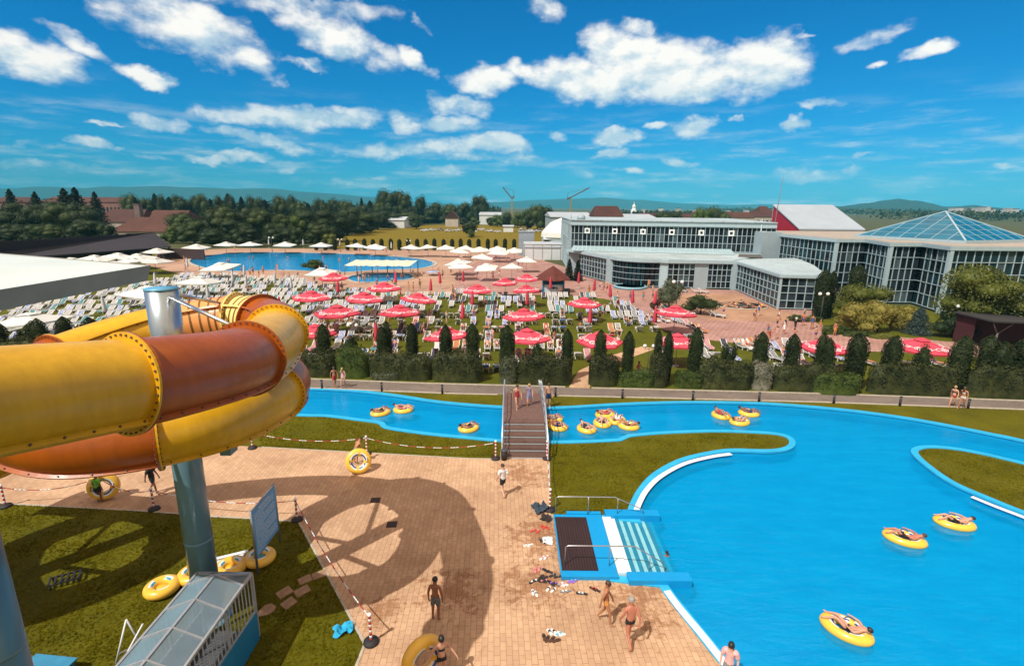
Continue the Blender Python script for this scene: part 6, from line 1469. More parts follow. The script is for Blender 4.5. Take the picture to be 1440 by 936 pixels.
bush_at(1199, 432, 372, 22, LCYP, 'dark cypress behind the olive round tree', 106, 'cypress', 'tree', 3000, .22, 'col'); bush_at(1208, 452, 393, 62, LOLV, 'round olive tree before the tall glass front', 107, 'tree', 'tree', 4500, .25, 'round', .5)
bush_at(1203, 466, 428, 44, LYEL, 'yellow green shrub, first of three, under the olive tree', 108, nleaf=3600); bush_at(1233, 467, 425, 44, LYEL, 'yellow green shrub, middle one of three', 109, nleaf=3600); bush_at(1261, 465, 428, 34, LYEL, 'yellow green shrub, last of three, nearest the spruce', 110, nleaf=3000)
bush_at(1289, 470, 432, 36, LBLU, 'blue green spruce before the glass corner', 111, 'spruce', 'tree', 3200, .2, 'con'); bush_at(1376, 476, 376, 104, LOLV, 'broad olive green tree at the glass corner', 112, 'tree', 'tree', 8000, .28, 'round', 2.0)
bush_at(1337, 474, 440, 60, LDRK, 'dark shrubs around the foot of the lamp by the shelter', 113); bush_at(1120, 451, 443, 20, LMID, 'small dark bush at the bed corner of the plaza', 114, nleaf=1000, size=.15); bush_at(1410, 470, 425, 50, LDRK, 'dark bushy tree between shelter and glass front', 115, 'tree', 'tree')
for i, (x0, x1, yb, yt, m) in enumerate([(1120, 1160, 453, 446, LMID), (1160, 1198, 471, 459, LGRN), (1190, 1232, 474, 466, LMID), (1228, 1262, 477, 470, LOLV)]):
    hedge(x0, x1, yt, m, 'low clipped bed edging by the plaza, %s from the glass wing' % nth(i+1), 1.2, .16, 30+i, 'low_hedge', 'hedge', 0, yb)
bush_at(800, 394, 364, 14, LCON, 'dark conifer beside the kiosk at the glass annex', 120, 'conifer', 'tree', 1800, .3, 'con'); bush_at(812, 395, 366, 15, LCON, 'second dark conifer against the glass annex', 121, 'conifer', 'tree', 1800, .3, 'con')
bush_at(441, 381, 365, 28, LGRN, 'green plants on the small island in the large pool', 122, 'island_plants', 'plants', 1500, .35); bush_at(662, 333, 313, 26, LDRK, 'lone dark tree standing in the dry meadow', 123, 'tree', 'tree', 2600, .6, 'round', 1.5); bush_at(663, 334.5, 323, 11, LGRN, 'light bush in front of the lone meadow tree', 124, nleaf=900, size=.4)
# row of small cypresses behind the pool
c0 = crown_col(81, 3.4, .62, 900, .25, LCYP)
for i, x in enumerate([445, 458, 471, 489, 500, 513, 525, 537, 550, 562, 574, 587, 599, 611, 624, 636, 648, 660, 673, 686, 697, 710, 723]):
    p = G(x, 352.2); h = AT(x, 335.5+.5*math.sin(i*2.3), p.y).z
    plant('cypress', 'small dark cypress in the row at the meadow edge, %s from the wood' % nth(i+1), 'tree', c0, None, (p.x, p.y, 0), (1.1, 1.1, h/3.55), i, 'small cypresses at the meadow edge')
# wood and single trees behind: a few crown shapes, reused
CR = [crown_round(200+i, 9.6, 10.2, .3, 16, 4600, .40, [LDRK, LMID, LDRK][i % 3]) for i in range(6)]
CR2 = [crown_round(220+i, 9.6, 10.2, .3, 16, 4600, .40, m) for i, m in enumerate((LOLV, LGRN))]
CN = [crown_con(230+i, 14, 6.5, 2600, .6, LCON, .8) for i in range(3)]
TR = trunk_mesh(5, .28, 5, 1); TN = trunk_mesh(10, .25, 0, 2)
rt_ = random.Random(77)
def tree_at(x, yt, D, kind, label, group, w=None):
    p = AT(x, yt, D); h = max(4, p.z); i = rt_.randrange(6)
    if kind == 'c': plant('conifer', label, 'tree', CN[i % 3], TN, (p.x, D, 0), ((w or h*.42)/6.5, (w or h*.42)/6.5, h/14.8), rt_.uniform(0, 6), group)
    else:
        cr_ = CR[i] if kind == 'r' else CR2[0 if kind == 'o' else 1]; w2 = w or h*rt_.uniform(.8, 1.1)
        plant('broadleaf_tree', label, 'tree', cr_, TR, (p.x, D, 0), (w2/9, w2/9, h/10.7), rt_.uniform(0, 6), group)
k = 0
for (x, yt, D, w, kd) in ((290, 294, 196, 11, 'r'), (312, 285, 200, 13, 'r'), (345, 289, 205, 13, 'r'), (368, 292, 200, 12, 'r'), (392, 296, 203, 12, 'r'), (418, 300, 196, 9, 'g'), (436, 293, 200, 13, 'r'), (462, 291, 205, 13, 'r'), (486, 288, 215, 14, 'r'), (508, 294, 215, 13, 'r'), (530, 293, 225, 13, 'r'), (553, 297, 230, 13, 'r'), (575, 296, 235, 12, 'r'), (270, 308, 190, 10, 'r'), (255, 296, 205, 11, 'r'), (328, 306, 185, 10, 'r'), (380, 312, 183, 9, 'r'), (410, 318, 180, 7, 'r'), (448, 312, 185, 9, 'r'), (478, 314, 190, 9, 'r'), (300, 318, 178, 9, 'r'), (350, 318, 178, 8, 'r'), (464, 326, 172, 6, 'o'), (590, 300, 260, 12, 'r'), (606, 301, 280, 12, 'r'), (624, 300, 300, 12, 'r'), (640, 302, 320, 11, 'r'), (500, 306, 205, 9, 'r'), (545, 308, 215, 8, 'r')):
    k += 1
    if x > 475: D2 = 250+max(0, x-490)*1.6; w = w*D2/D*.92; D = D2
    yt += 3; tree_at(x, yt, D, kd, '%s tree of the wood beyond the large pool, %s in order from the sheds' % ('light green' if kd == 'g' else 'olive' if kd == 'o' else 'dark broad', nth(k)), 'trees of the wood beyond the pool', w)
k = 0
for (x, yt, D, w, kd) in ((12, 266, 235, 9, 'c'), (48, 270, 232, 9, 'c'), (88, 265, 225, 12, 'c'), (104, 264, 235, 12, 'c'), (132, 270, 245, 9, 'c'), (0, 296, 205, 12, 'r'), (22, 284, 210, 15, 'r'), (55, 283, 212, 15, 'r'), (82, 288, 205, 13, 'r'), (112, 286, 208, 14, 'r'), (18, 315, 185, 10, 'r'), (42, 316, 182, 10, 'r'), (66, 314, 182, 9, 'r'), (128, 309, 186, 10, 'r'), (112, 313, 182, 9, 'r'), (148, 314, 184, 6, 'r'), (-20, 290, 190, 15, 'r'), (-50, 296, 185, 15, 'r'), (255, 300, 205, 9, 'r'), (238, 318, 190, 6, 'g')):
    k += 1; tree_at(x, yt, D, kd, ('tall dark conifer' if kd == 'c' else 'dark tree')+' behind the dark roofed shed, %s in order' % nth(k), 'trees behind the shed', w)
k = 0
for i in range(44):   # skyline of conifers and round trees
    x = 180+i*11.4+rt_.uniform(-3, 3); yt = 271+rt_.uniform(0, 9)+max(0, (x-340))*.065; k += 1
    tree_at(x, yt, rt_.uniform(330, 380)+max(0, x-480)*.7, 'c' if rt_.random() < .3 and x < 450 else 'r', 'dark tree on the skyline of the wood, %s in order from the sheds' % nth(k), 'skyline trees', rt_.uniform(8, 13))
k = 0
for (x, yt, D, w, kd) in ((534, 271, 420, 10, 'r'), (546, 268, 420, 18, 'r'), (556, 269, 425, 18, 'r'), (568, 272, 420, 13, 'r'), (590, 276, 430, 9, 'r'), (612, 285, 430, 14, 'r'), (634, 286, 450, 14, 'r'), (655, 284, 450, 14, 'r'), (672, 276, 440, 14, 'r'), (680, 276, 450, 12, 'r'), (520, 282, 420, 13, 'c'), (508, 278, 420, 7, 'c'), (700, 302, 380, 9, 'g'), (712, 299, 370, 9, 'r'), (728, 299, 360, 9, 'g'), (742, 294, 340, 10, 'r'), (756, 289, 330, 12, 'r'), (768, 291, 330, 11, 'r'), (690, 305, 390, 8, 'r'), (780, 306, 300, 8, 'r'), (585, 303, 330, 9, 'r'), (650, 306, 400, 8, 'r'), (668, 306, 410, 8, 'g'), (985, 293, 260, 9, 'g'), (998, 292, 255, 11, 'g'), (1012, 296, 250, 10, 'r'), (930, 297, 300, 11, 'r'), (948, 297, 300, 10, 'r'), (1023, 300, 245, 8, 'g')):
    k += 1; tree_at(x, yt, D, kd, ('tall' if yt < 280 else 'distant bright green' if kd == 'g' else 'distant dark')+' tree beyond the dry meadow, %s in order' % nth(k), 'trees beyond the meadow', w)
# far wooded belts that read as one mass
def belt(name, x0, x1, D, yt, label, m, n, size, depth=60):
    rr = random.Random(int(x0+D)); b = MB(); pts = []
    a, c = AT(x0, yt, D), AT(x1, yt, D); h = max(6, (a.z+c.z)/2)
    for i in range(n):
        t = rr.random(); X = a.x+(c.x-a.x)*t; Yd = D+rr.uniform(0, depth); hh = h*(.6+.5*noise.noise(Vector((X*.06, Yd*.06, 1)))+.25*rr.random()); z = hh*math.sqrt(rr.random())
        pts.append((Vector((X, Yd, z)), Vector((0, -1, .5))))
    leaves(b, pts, size, rr, .6); tag(b.build(name, [m]), label, 'woodland', kind='stuff')
belt('far_woods', 440, 700, 620, 289, 'belt of far dark woods on the plain behind the meadow', LDRK, 3800, 4.5, 200)
belt('far_woods', -200, 460, 620, 279, 'belt of far dark woods behind the sheds', LDRK, 5200, 4.5, 250)
belt('far_woods', 1130, 1500, 1500, 294, 'belt of far woods under the green hill', LMID, 3500, 11, 900)
belt('far_woods', 1340, 1600, 700, 296, 'belt of woods beyond the glass pyramid', LMID, 1500, 6, 200)
belt('far_woods', 880, 1100, 800, 297, 'belt of woods beyond the hall roof', LDRK, 1200, 6, 300)

# grass tufts on the near lawns, with a ragged edge over the kerbs
def tufts(name, poly, n, m, label, hole=()):
    rr = random.Random(3); b = MB(); xs = [p[0] for p in poly]; ys = [p[1] for p in poly]; k = 0; t = 0
    while k < n and t < n*12:
        t += 1; x, y = rr.uniform(min(xs), max(xs)), rr.uniform(min(ys), max(ys))
        if not inside((x, y), poly) or any(inside((x, y), h) for h in hole): continue
        if noise.noise(Vector((x*.5, y*.5, 2))) < rr.uniform(-.6, .5): continue
        k += 1; hgt = rr.uniform(.02, .05)
        for q in range(3):
            a = rr.uniform(0, 6.28); dx, dy = math.cos(a)*.03, math.sin(a)*.03; e = (rr.uniform(-.06, .06), rr.uniform(.0, .07))
            b.add([(x-dx, y-dy, 0), (x+dx, y+dy, 0), (x+e[0], y+e[1], hgt)], [(0, 1, 2)])
    tag(b.build(name, [m]), label, 'grass', kind='stuff')
TUFT = mat('grass blades', (.075, .072, .002), .9, .2, 1.2, col2=(.19, .16, .008), spec=.0, trans=.35)
pav = REG['pavement']
left_lawn = px([(-60, 704), (11, 709), (206, 719.5), (301, 727), (359, 730), (419, 734), (511, 905), (499, 936), (470, 1010), (-60, 1010)])
tufts('grass', left_lawn, 15000, TUFT, 'tufts of short grass on the lawn under the slide')
tufts('grass', px([(371, 628), (660, 643.5), (698, 643), (703, 622), (650, 617.5), (600, 612.5), (546, 604.5), (530, 597), (460, 587), (420, 586), (330, 580)]), 5000, TUFT, 'tufts of short grass on the bank left of the footbridge')
tufts('grass', px([(776, 720), (776, 626), (830, 623.5), (884, 616), (1000, 609), (1085, 612), (1104, 620), (1098, 628), (1030, 630), (955, 644), (917, 665), (892, 690), (883, 720)]), 7000, TUFT, 'tufts of short grass on the bank between footbridge and big pool')
tufts('grass', offset(island, -.4 if area(island) > 0 else .4), 5000, TUFT, 'tufts of short grass on the grassy island')
# ------------------------------------------------------------------ glass buildings
def glass_mat(name, c1, c2, rough=.06):
    m = mat(name, c1, rough, .2, .35, spec=.28, col2=c2, detail=5); return m
GL = glass_mat('dark window glass', (.010, .016, .022), (.035, .050, .060)); GL2 = glass_mat('blue green window glass', (.006, .018, .024), (.018, .048, .060)); GL3 = glass_mat('pale reflecting glass', (.03, .05, .06), (.10, .14, .15), .03); GL4 = glass_mat('near black glass', (.004, .006, .008), (.012, .016, .02), .1); GLR = glass_mat('blue roof glass', (.006, .10, .17), (.016, .17, .27), .10)
FRM = mat('pale blue white frame', (.36, .47, .51), .4, .06, 2); PAN = mat('pale grey panel', (.31, .39, .43), .5, .07, .6); ROOFW = brick_mat('pale roof sheets', (.46, .57, .61), (.42, .52, .56), (.26, .33, .37), 6, 1.3, 0, .06, stain=(.85, .86, .88), stainscale=.1, rough=.5)
def curtain(parent, p0, p1, zs, n, glass=GL, fw_=.075, rnd=random.Random(4), wide=None, name='glazing', tilt=.006):
    p0, p1 = Vector((p0[0], p0[1], 0)), Vector((p1[0], p1[1], 0)); d = p1-p0; L = d.length; d.normalize(); nn = Vector((d.y, -d.x, 0)); g = MB(); f = MB()
    for i in range(n):
        for j in range(len(zs)-1):
            a, c = p0+d*(L*i/n), p0+d*(L*(i+1)/n); t1, t2 = rnd.uniform(-tilt, tilt), rnd.uniform(-tilt, tilt)
            g.add([a+Vector((0, 0, zs[j]))-nn*(.05-t1), c+Vector((0, 0, zs[j]))-nn*(.05+t1), c+Vector((0, 0, zs[j+1]))-nn*(.05+t1-t2), a+Vector((0, 0, zs[j+1]))-nn*(.05-t1-t2)], [(0, 1, 2, 3)], rnd.choice((0, 0, 0, 0, 0, 0, 1, 2, 2, 2, 2)))
    for i in range(n+1):
        a = p0+d*(L*i/n); f.bar(a+Vector((0, 0, zs[0])), a+Vector((0, 0, zs[-1])), fw_, .12)
    for z in zs: f.bar(p0+Vector((0, 0, z))+nn*.004, p1+Vector((0, 0, z))+nn*.004, .12, fw_*1.15)
    q = g.build(name, [glass, GL3, GL4], parent, world=True); f.build('mullions', [FRM], q, world=True); return q
def wall_seg(parent, p0, p1, z0, z1, m=PAN, th=.3, name='wall'):
    p0, p1 = Vector((p0[0], p0[1], 0)), Vector((p1[0], p1[1], 0)); d = (p1-p0).normalized(); nn = Vector((d.y, -d.x, 0)); b = MB()
    b.prism([tuple((p0)[:2]), tuple(p1[:2]), tuple((p1-nn*th)[:2]), tuple((p0-nn*th)[:2])], z0, z1); return b.build(name, [m], parent, world=True)
def post(parent, p, w, z0, z1, m=FRM, name='column'):
    b = MB(); b.box((p[0], p[1], (z0+z1)/2), (w, w, z1-z0)); return b.build(name, [m], parent, world=True)
def slab(parent, poly, z0, z1, m, name='roof'):
    b = MB(); b.prism(poly, z0, z1); return b.build(name, [m], parent, world=True)
def xy(x, y, Y): p = AT(x, y, Y); return (p.x, p.y)
# long two storey hall at the back
hall = thing('glass_hall', 'long pale hall with a dark glazed upper front and small white framed vents', 'building', (30, 112, 0))
H0 = xy(802, 330, 115.3); H1 = xy(1090, 335, 106.5); Hb = (H0[0]+1.2, 150); H1b = (H1[0]+6, 146)
curtain(hall, H0, H1, [5.4, 7.0, 8.6, 10.2], 46)
wall_seg(hall, H0, H1, 0, 5.35); wall_seg(hall, Hb, H0, 0, 11.2)
curtain(hall, (Hb[0]-.12, Hb[1]-1), (H0[0]-.12, H0[1]+.3), [.4, 3.8, 7.2, 10.4], 12, mat('pale side glass', (.30, .38, .42), .15, .1, .3, spec=.8), name='side_glazing')
hd = Vector((H1[0]-H0[0], H1[1]-H0[1])).normalized()
hf = Vector((hd.y, -hd.x))
po = lambda p, k: (p[0]+hf.x*k, p[1]+hf.y*k)
slab(hall, [po(H0, .35), po(H1, .35), H1b, Hb], 10.3, 11.25, FRM, 'roof_fascia')
slab(hall, [po(H0, .6), po(H1, .6), (H1b[0], H1b[1]), (Hb[0]-.3, Hb[1])], 11.26, 11.4, ROOFW, 'roof')
for i in range(7):
    t = (i+.62)/7.05; c = Vector(H0).lerp(Vector(H1), t); b = MB()
    for (dx, dz, sx, sz) in ((0, .42, 1.1, .26), (0, -.42, 1.1, .26), (-.42, 0, .26, .6), (.42, 0, .26, .6)):
        b.box((c.x+hd.x*dx+hf.x*.12, c.y+hd.y*dx+hf.y*.12, 9.1+dz), (sx, .14, sz), math.atan2(hd.y, hd.x))
    b.build('vent_frame', [mat('white vent frame', (.80, .82, .82), .4, .05, 3)], hall, world=True)
b = MB(); b.tube([po(H0, -.5)+(11.5,), po(H0, -.7)+(12.5,)], .08, 6); b.lathe([(.9, 11.35), (.9, 12.0), (.5, 12.4), (.01, 12.5)], 12, (H0[0]+2.5, H0[1]+2, 0)); b.build('roof_cowl', [PAN], hall, world=True)
b = MB(); e = po((Vector(H0).lerp(Vector(H1), .93)).to_tuple(), .35); b.tube([e+(0.3,), e+(12.0,)], .11, 8); b.build('downpipe', [FRM], hall, world=True)
# low annex before it
annex = thing('glass_annex', 'low pale annex with a curved glass front and flat light roof', 'building', (25, 98, 0))
zs = [.25, 1.35, 2.45, 3.45, 4.45]
A0, A1, A2, A3, A4, A5, A6, A7 = [G2(x, y) for x, y in ((813, 386), (852, 397), (860, 398.5), (926, 404.5), (937, 405.5), (975, 406), (993, 406.3), (1026, 407))]
curtain(annex, A0, A1, zs, 10, GL2)
post(annex, ((A1[0]+A2[0])/2, (A1[1]+A2[1])/2), 1.15, 0, 5.2)
mid = (Vector(A2)+Vector(A3))/2; arc = []
dv = (Vector(A3)-Vector(A2)); nv = Vector((dv.y, -dv.x)).normalized()
for i in range(13): t = i/12; q = Vector(A2).lerp(Vector(A3), t)+nv*1.7*4*t*(1-t); arc.append((q.x, q.y))
for i in range(12): curtain(annex, arc[i], arc[i+1], zs, 1, GL2 if i % 3 else GL)
wall_seg(annex, A3, A4, 0, 4.6, FRM); curtain(annex, A4, A5, zs, 5); wall_seg(annex, A5, A6, 0, 4.6); curtain(annex, A6, A7, zs, 5)
W0, W1, W2 = G2(1034, 407.5), G2(1093, 434.5), G2(1153, 436.5)
post(annex, ((A7[0]+W0[0])/2, (A7[1]+W0[1])/2), .8, 0, 5.0)
curtain(annex, W0, W1, [.2, 1.3, 2.4, 3.4, 4.5], 12, GL2); post(annex, W1, .28, 0, 4.6)
W3 = xy(1180, 400, W2[1]+1.0); curtain(annex, W1, W2, [.2, 1.3, 2.4, 3.4, 4.5], 5, GL)
front = [A0, A1, A2]+arc[1:-1]+[A3, A4, A5, A6, A7]
back = [po((H1[0]-2, H1[1]+.25), .45), po(H0, .45)]
slab(annex, offset(front+back, -.4 if area(front+back) < 0 else .4), 4.55, 5.08, FRM, 'roof_edge'); slab(annex, front+back, 5.09, 5.15, ROOFW, 'roof')
b = MB()   # glazed strip of the roof along the hall
for i in range(40):
    t0 = i/40; q = Vector(H0).lerp(Vector(H1), .02+.80*t0); b.bar((q.x+hf.x*.5, q.y+hf.y*.5, 5.9), (q.x+hf.x*5.5, q.y+hf.y*5.5, 5.24), .10, .08)
for k in (.5, 2.2, 3.9, 5.5):
    z = 5.9-.66*(k-.5)/5; a = Vector(H0).lerp(Vector(H1), .02); c = Vector(H0).lerp(Vector(H1), .80); b.bar((a.x+hf.x*k, a.y+hf.y*k, z), (c.x+hf.x*k, c.y+hf.y*k, z), .10, .08)
b.build('roof_light_bars', [FRM], annex, world=True)
b = MB(); a = Vector(H0).lerp(Vector(H1), .02); c = Vector(H0).lerp(Vector(H1), .80)
b.add([(a.x+hf.x*.5, a.y+hf.y*.5, 5.86), (a.x+hf.x*5.5, a.y+hf.y*5.5, 5.20), (c.x+hf.x*5.5, c.y+hf.y*5.5, 5.20), (c.x+hf.x*.5, c.y+hf.y*.5, 5.86)], [(0, 1, 2, 3)]); b.build('roof_light', [mat('pale roof glazing', (.45, .60, .64), .12, .1, .4, spec=.8)], annex, world=True)
wr_ = [W0, W1, W2, (W2[0]+6, W2[1]+14), po((H1[0]+1, H1[1]-7), 0), (A7[0]+.5, A7[1]+3)]
slab(annex, offset(wr_, -.3 if area(wr_) < 0 else .3), 4.58, 4.98, FRM, 'roof_edge'); slab(annex, wr_, 4.985, 5.04, ROOFW, 'roof')
b = MB(); q = [xy(1038, 360, 99), xy(1073, 362, 97.5), xy(1070, 352, 104), xy(1040, 352, 105)]; b.prism([(v[0], v[1]) for v in q], 5.1, 5.22); b.build('dark_roof_patch', [mat('dark roofing felt', (.09, .085, .08), .9, .15, 2)], annex, world=True)
# tall corner pavilion with the glass pyramid
pav = thing('glass_pavilion', 'tall glazed pavilion with stepped corners and a blue glass pyramid on its roof', 'building', (66, 88, 0))
Sx, Aa, A2_, Bb, B2_, Cc, Ee = xy(1098, 340, 104.5), xy(1177, 340, 88), xy(1218, 340, 88.2), xy(1254, 340, 79), xy(1298, 340, 79.2), xy(1340, 340, 72), xy(1640, 340, 72.6)
zz_ = [.3, 2.0, 3.7, 5.4, 7.1, 8.7]
for (a, c, n, g) in ((Sx, Aa, 13, GL2), (Aa, A2_, 5, GL), (A2_, Bb, 6, GL2), (Bb, B2_, 5, GL), (B2_, Cc, 5, GL2), (Cc, Ee, 26, GL2)): curtain(pav, a, c, zz_, n, g)
for p in (Aa, Bb, Cc): post(pav, (p[0], p[1]-.05), .5, 0, 8.9)
per = [Sx, Aa, A2_, Bb, B2_, Cc, Ee, (Ee[0], 118), (Sx[0]+1, 118)]
slab(pav, offset(per, -.35 if area(per) < 0 else .35), 8.75, 9.25, FRM, 'roof_edge'); slab(pav, per, 9.255, 9.32, mat('tan roof felt', (.36, .31, .26), .9, .12, .5), 'roof')
Wx = xy(1072, 340, 104.2); wall_seg(pav, Wx, Sx, 0, 9.6, PAN, 6.0, 'white_end_block')
def pyramid():
    Lc, Fc = Vector(xy(1205, 335, 93)), Vector(xy(1357, 342, 77.5)); e = Fc-Lc; n = Vector((-e.y, e.x)).normalized()*e.length
    Rc, Kc = Fc+n, Lc+n; ap = Vector(((Lc.x+Rc.x)/2, (Lc.y+Rc.y)/2, 13.9)); z0 = 9.75
    C4 = [Vector((p.x, p.y, z0)) for p in (Lc, Fc, Rc, Kc)]
    rt4 = MB(); bar = MB()
    for i in range(4):
        a, c = C4[i], C4[(i+1) % 4]; N = 7; M_ = 6
        for j in range(M_):
            t0, t1 = j/M_, (j+1)/M_
            for k in range(N):
                p = [a.lerp(c, k/N).lerp(ap, t0), a.lerp(c, (k+1)/N).lerp(ap, t0), a.lerp(c, (k+1)/N).lerp(ap, t1), a.lerp(c, k/N).lerp(ap, t1)]
                rt4.add(p, [(0, 1, 2, 3)])
            if j: bar.bar(a.lerp(ap, t0), c.lerp(ap, t0), .05, .05)
        for k in range(1, N):   # glazing bars run up parallel to the middle line until they meet a hip
            u = k/N; s = 1-abs(2*u-1); q0 = a.lerp(c, u); m_ = a.lerp(c, .5); bar.bar(q0, q0+(ap-m_)*s, .075, .07)
        bar.bar(a, ap, .24, .16)
    g = rt4.build('pyramid_roof', [GLR], pav, world=True); bar.build('glazing_bars', [FRM], g, world=True)
    cen = sum(C4, Vector())/4; b = MB(); b.prism([(cen.x+(p.x-cen.x)*1.04, cen.y+(p.y-cen.y)*1.04) for p in C4], 9.33, 9.74); b.build('pyramid_kerb', [FRM], pav, world=True)
pyramid()
# red ended wedge roof behind
wd = thing('wedge_roof_block', 'roof block with a crimson triangular end and sloping pale grey roof', 'building', (68, 125, 0))
x0 = AT(1091, 289, 130).x; x1 = x0+14.2; b = MB()
b.add([(x0, 118, 5), (x0, 131, 5), (x0, 131, 14.75), (x0, 118, 9.7)], [(0, 1, 2, 3)][:1]); b.add([(x1, 118, 5), (x1, 118, 9.7), (x1, 131, 14.75), (x1, 131, 5)], [(0, 1, 2, 3)])
b.build('red_end', [mat('crimson cladding', (.40, .012, .035), .5, .08, .4)], wd, world=True)
b = MB(); b.add([(x0-.2, 117.7, 9.6), (x1+.2, 117.7, 9.6), (x1+.2, 131.2, 14.85), (x0-.2, 131.2, 14.85), (x0-.2, 117.7, 9.85), (x1+.2, 117.7, 9.85), (x1+.2, 131.2, 15.1), (x0-.2, 131.2, 15.1)], [(0, 3, 2, 1), (4, 5, 6, 7), (0, 1, 5, 4), (1, 2, 6, 5), (2, 3, 7, 6), (3, 0, 4, 7)]); b.build('sloping_roof', [mat('pale grey sheet roof', (.34, .40, .46), .5, .06, .3)], wd, world=True)
b = MB(); b.box(((x0+x1)/2, 131.1, 9.5), (x1-x0, .3, 10)); b.box(((x0+x1)/2, 118.0, 7.3), (x1-x0, .3, 4.7)); b.build('wall', [PAN], wd, world=True)
p = AT(1092, 292, 117.5); o = thing('antenna_mast', 'thin tall antenna mast rising beside the crimson roof end', 'antenna', (p.x, 117.5, 0)); b = MB(); b.tube([(0, 0, 0), (.1, 0, 12), (.6, 0, AT(1097, 249, 117.5).z)], [.12, .10, .05], 6); b.build('mast', [mat('dark mast steel', (.16, .15, .15), .5, .1, 4)], o); b = MB(); b.box((0, 0, .1), (.6, .6, .2)); b.build('foot', [CONC], o)
# shelter on the right
p = G(1402, 494); o = thing('dark_shelter', 'dark shelter with a flat roof on branching posts and deep red inside', 'shelter', (p.x+3, p.y+2, 0))
b = MB(); b.box((1, 0, 3.05), (11, 5, .16), rx=0, ry=.03); b.build('roof', [mat('dark shelter roof', (.035, .032, .032), .7, .15, 2)], o)
b = MB(); b.box((1, 2.3, 1.5), (10, .15, 3.0)); b.box((-4, 1.2, 1.5), (.15, 2.3, 3.0)); b.build('back_wall', [mat('dark red wall', (.055, .010, .012), .8, .15, 1)], o)
for x in (-3.2, 1.2, 5.6):
    b = MB(); b.tube([(x, -1.8, 0), (x, -1.8, 1.9)], .09, 8); b.tube([(x, -1.8, 1.8), (x-1, -2.2, 2.95)], .05, 6); b.tube([(x, -1.8, 1.8), (x+1, -2.2, 2.95)], .05, 6); b.build('post', [mat('grey timber', (.14, .12, .10), .8, .2, 4)], o)

# ------------------------------------------------------------------ kiosk, round pool, sun deck, wading pool canopy, lamps
p = G(778, 412); o = thing('kiosk', 'blue kiosk with a pointed red brown roof and a dolphin picture board', 'kiosk', (p.x, p.y+1.5, 0))
KB = mat('blue kiosk wall', (.03, .16, .30), .6, .15, 2); b = MB(); b.box((0, .3, 1.15), (3.2, 2.4, 2.3)); b.build('wall', [KB], o)
for x in (-1.7, 1.7):
    b = MB(); b.box((x, -1.4, 1.15), (.28, .28, 2.3)); b.build('post', [KB], o)
b = MB(); b.lathe([(3.3, 2.2), (3.25, 2.32), (1.5, 3.5), (.05, 4.4)], 6, a0=R(30), smooth=False); b.build('roof', [brick_mat('red brown tiles', (.17, .035, .022), (.12, .025, .018), (.05, .012, .01), .4, .25, 0, .03)], o)
b = MB(); b.box((0, -1.42, .75), (3.0, .08, 1.3)); pb = b.build('picture_board', [mat('pale blue board', (.50, .62, .72), .5, .12, 1.5)], o)
b = MB(); dol = [(-.75, -.05), (-.45, .14), (-.05, .22), (.05, .40), (.16, .22), (.45, .12), (.70, .20), (.66, .0), (.78, -.18), (.50, -.06), (.2, -.02), (-.05, -.22), (-.12, -.04), (-.5, -.10)]
b.add([(x, -1.475, .78+z) for x, z in dol]+[(x, -1.465, .78+z) for x, z in dol], [tuple(range(13, -1, -1)), tuple(range(14, 28))]+[(i, (i+1) % 14, 14+(i+1) % 14, 14+i) for i in range(14)]); b.build('dolphin_mark', [mat('dark blue print', (.02, .03, .08), .5, .1, 5)], pb)
p = G(797, 415); o = thing('waste_container', 'small black container beside the kiosk', 'bin', (p.x, p.y, 0)); b = MB(); b.box((0, 0, .5), (.9, .7, 1.0), taper=1.08); b.build('body', [BLACK], o); b = MB(); b.box((0, 0, 1.05), (1.0, .8, .08)); b.build('lid', [BLACK], o)
p = G(886, 404.5); o = thing('round_pool', 'round raised pool with blue water before the curved glass front', 'pool', (p.x, p.y, 0))
rp_ = 23/F*(p-CAM).dot(fw); b = MB(); b.lathe([(rp_, 0), (rp_, .42), (rp_-.3, .45), (rp_-.32, .25)], 40); b.build('rim', [mat('pale blue pool rim', (.20, .38, .46), .5, .1, 2)], o); b = MB(); b.lathe([(.01, .34), (rp_-.31, .34)], 40); b.build('water', [mat('blue green pool surface', (.02, .24, .34), .08, .15, 1.5, spec=.6, bump=.15, bscale=5)], o); b = MB(); b.box((rp_*.8, .9, .6), (.7, .5, 1.2)); b.build('step_block', [mat('teal step block', (.05, .30, .33), .5, .1, 3)], o)
p = G(1043, 430.5); rr_ = 36/F*(p-CAM).dot(fw); o = thing('sun_deck', 'round dark sun deck with bathers lying on it beside the glass wing', 'sun deck', (p.x, p.y, 0)); b = MB(); b.lathe([(rr_, 0), (rr_, .12), (rr_-.35, .14)], 40, sy=.75); b.build('kerb', [CONC], o); b = MB(); b.lathe([(rr_-.30, .15), (.01, .152)], 40, sy=.75); b.build('mat', [mat('dark play mat', (.045, .04, .04), .9, .2, 3)], o)
rk = random.Random(8)
for i in range(16):
    a = i*6.28/16+rk.uniform(-.1, .1); q = rr_*rk.uniform(.35, .82); c = ['yellow', 'black', 'orange', 'navy'][i % 4]
    person((p.x+q*math.cos(a), p.y+q*.75*math.sin(a), -.28), rk.uniform(0, 6.28), 'bather in %s lying on the dark round sun deck, %s going round' % (c, nth(i+1)), 'prone' if i % 3 else 'lounge', rk.choice(['tan', 'fair', 'red']), rk.choice(['black', 'brown', 'blond']), 'hair_short', (('suit', c),), False, 1.0, group='bathers on the sun deck')
a0, a1 = G(492, 392), G(577, 391); z = 2.9
o = thing('pool_canopy', 'long cream canopy on thin posts over the small wading pool', 'canopy', (a0.x, a0.y, 0)); c0, c1 = AT(486, 372, a0.y+2), AT(578, 371.5, a0.y+2)
b = MB(); yy0, yy1 = a0.y+1.0, a0.y+9.5; z0 = AT(486, 373, yy0).z; N = 6
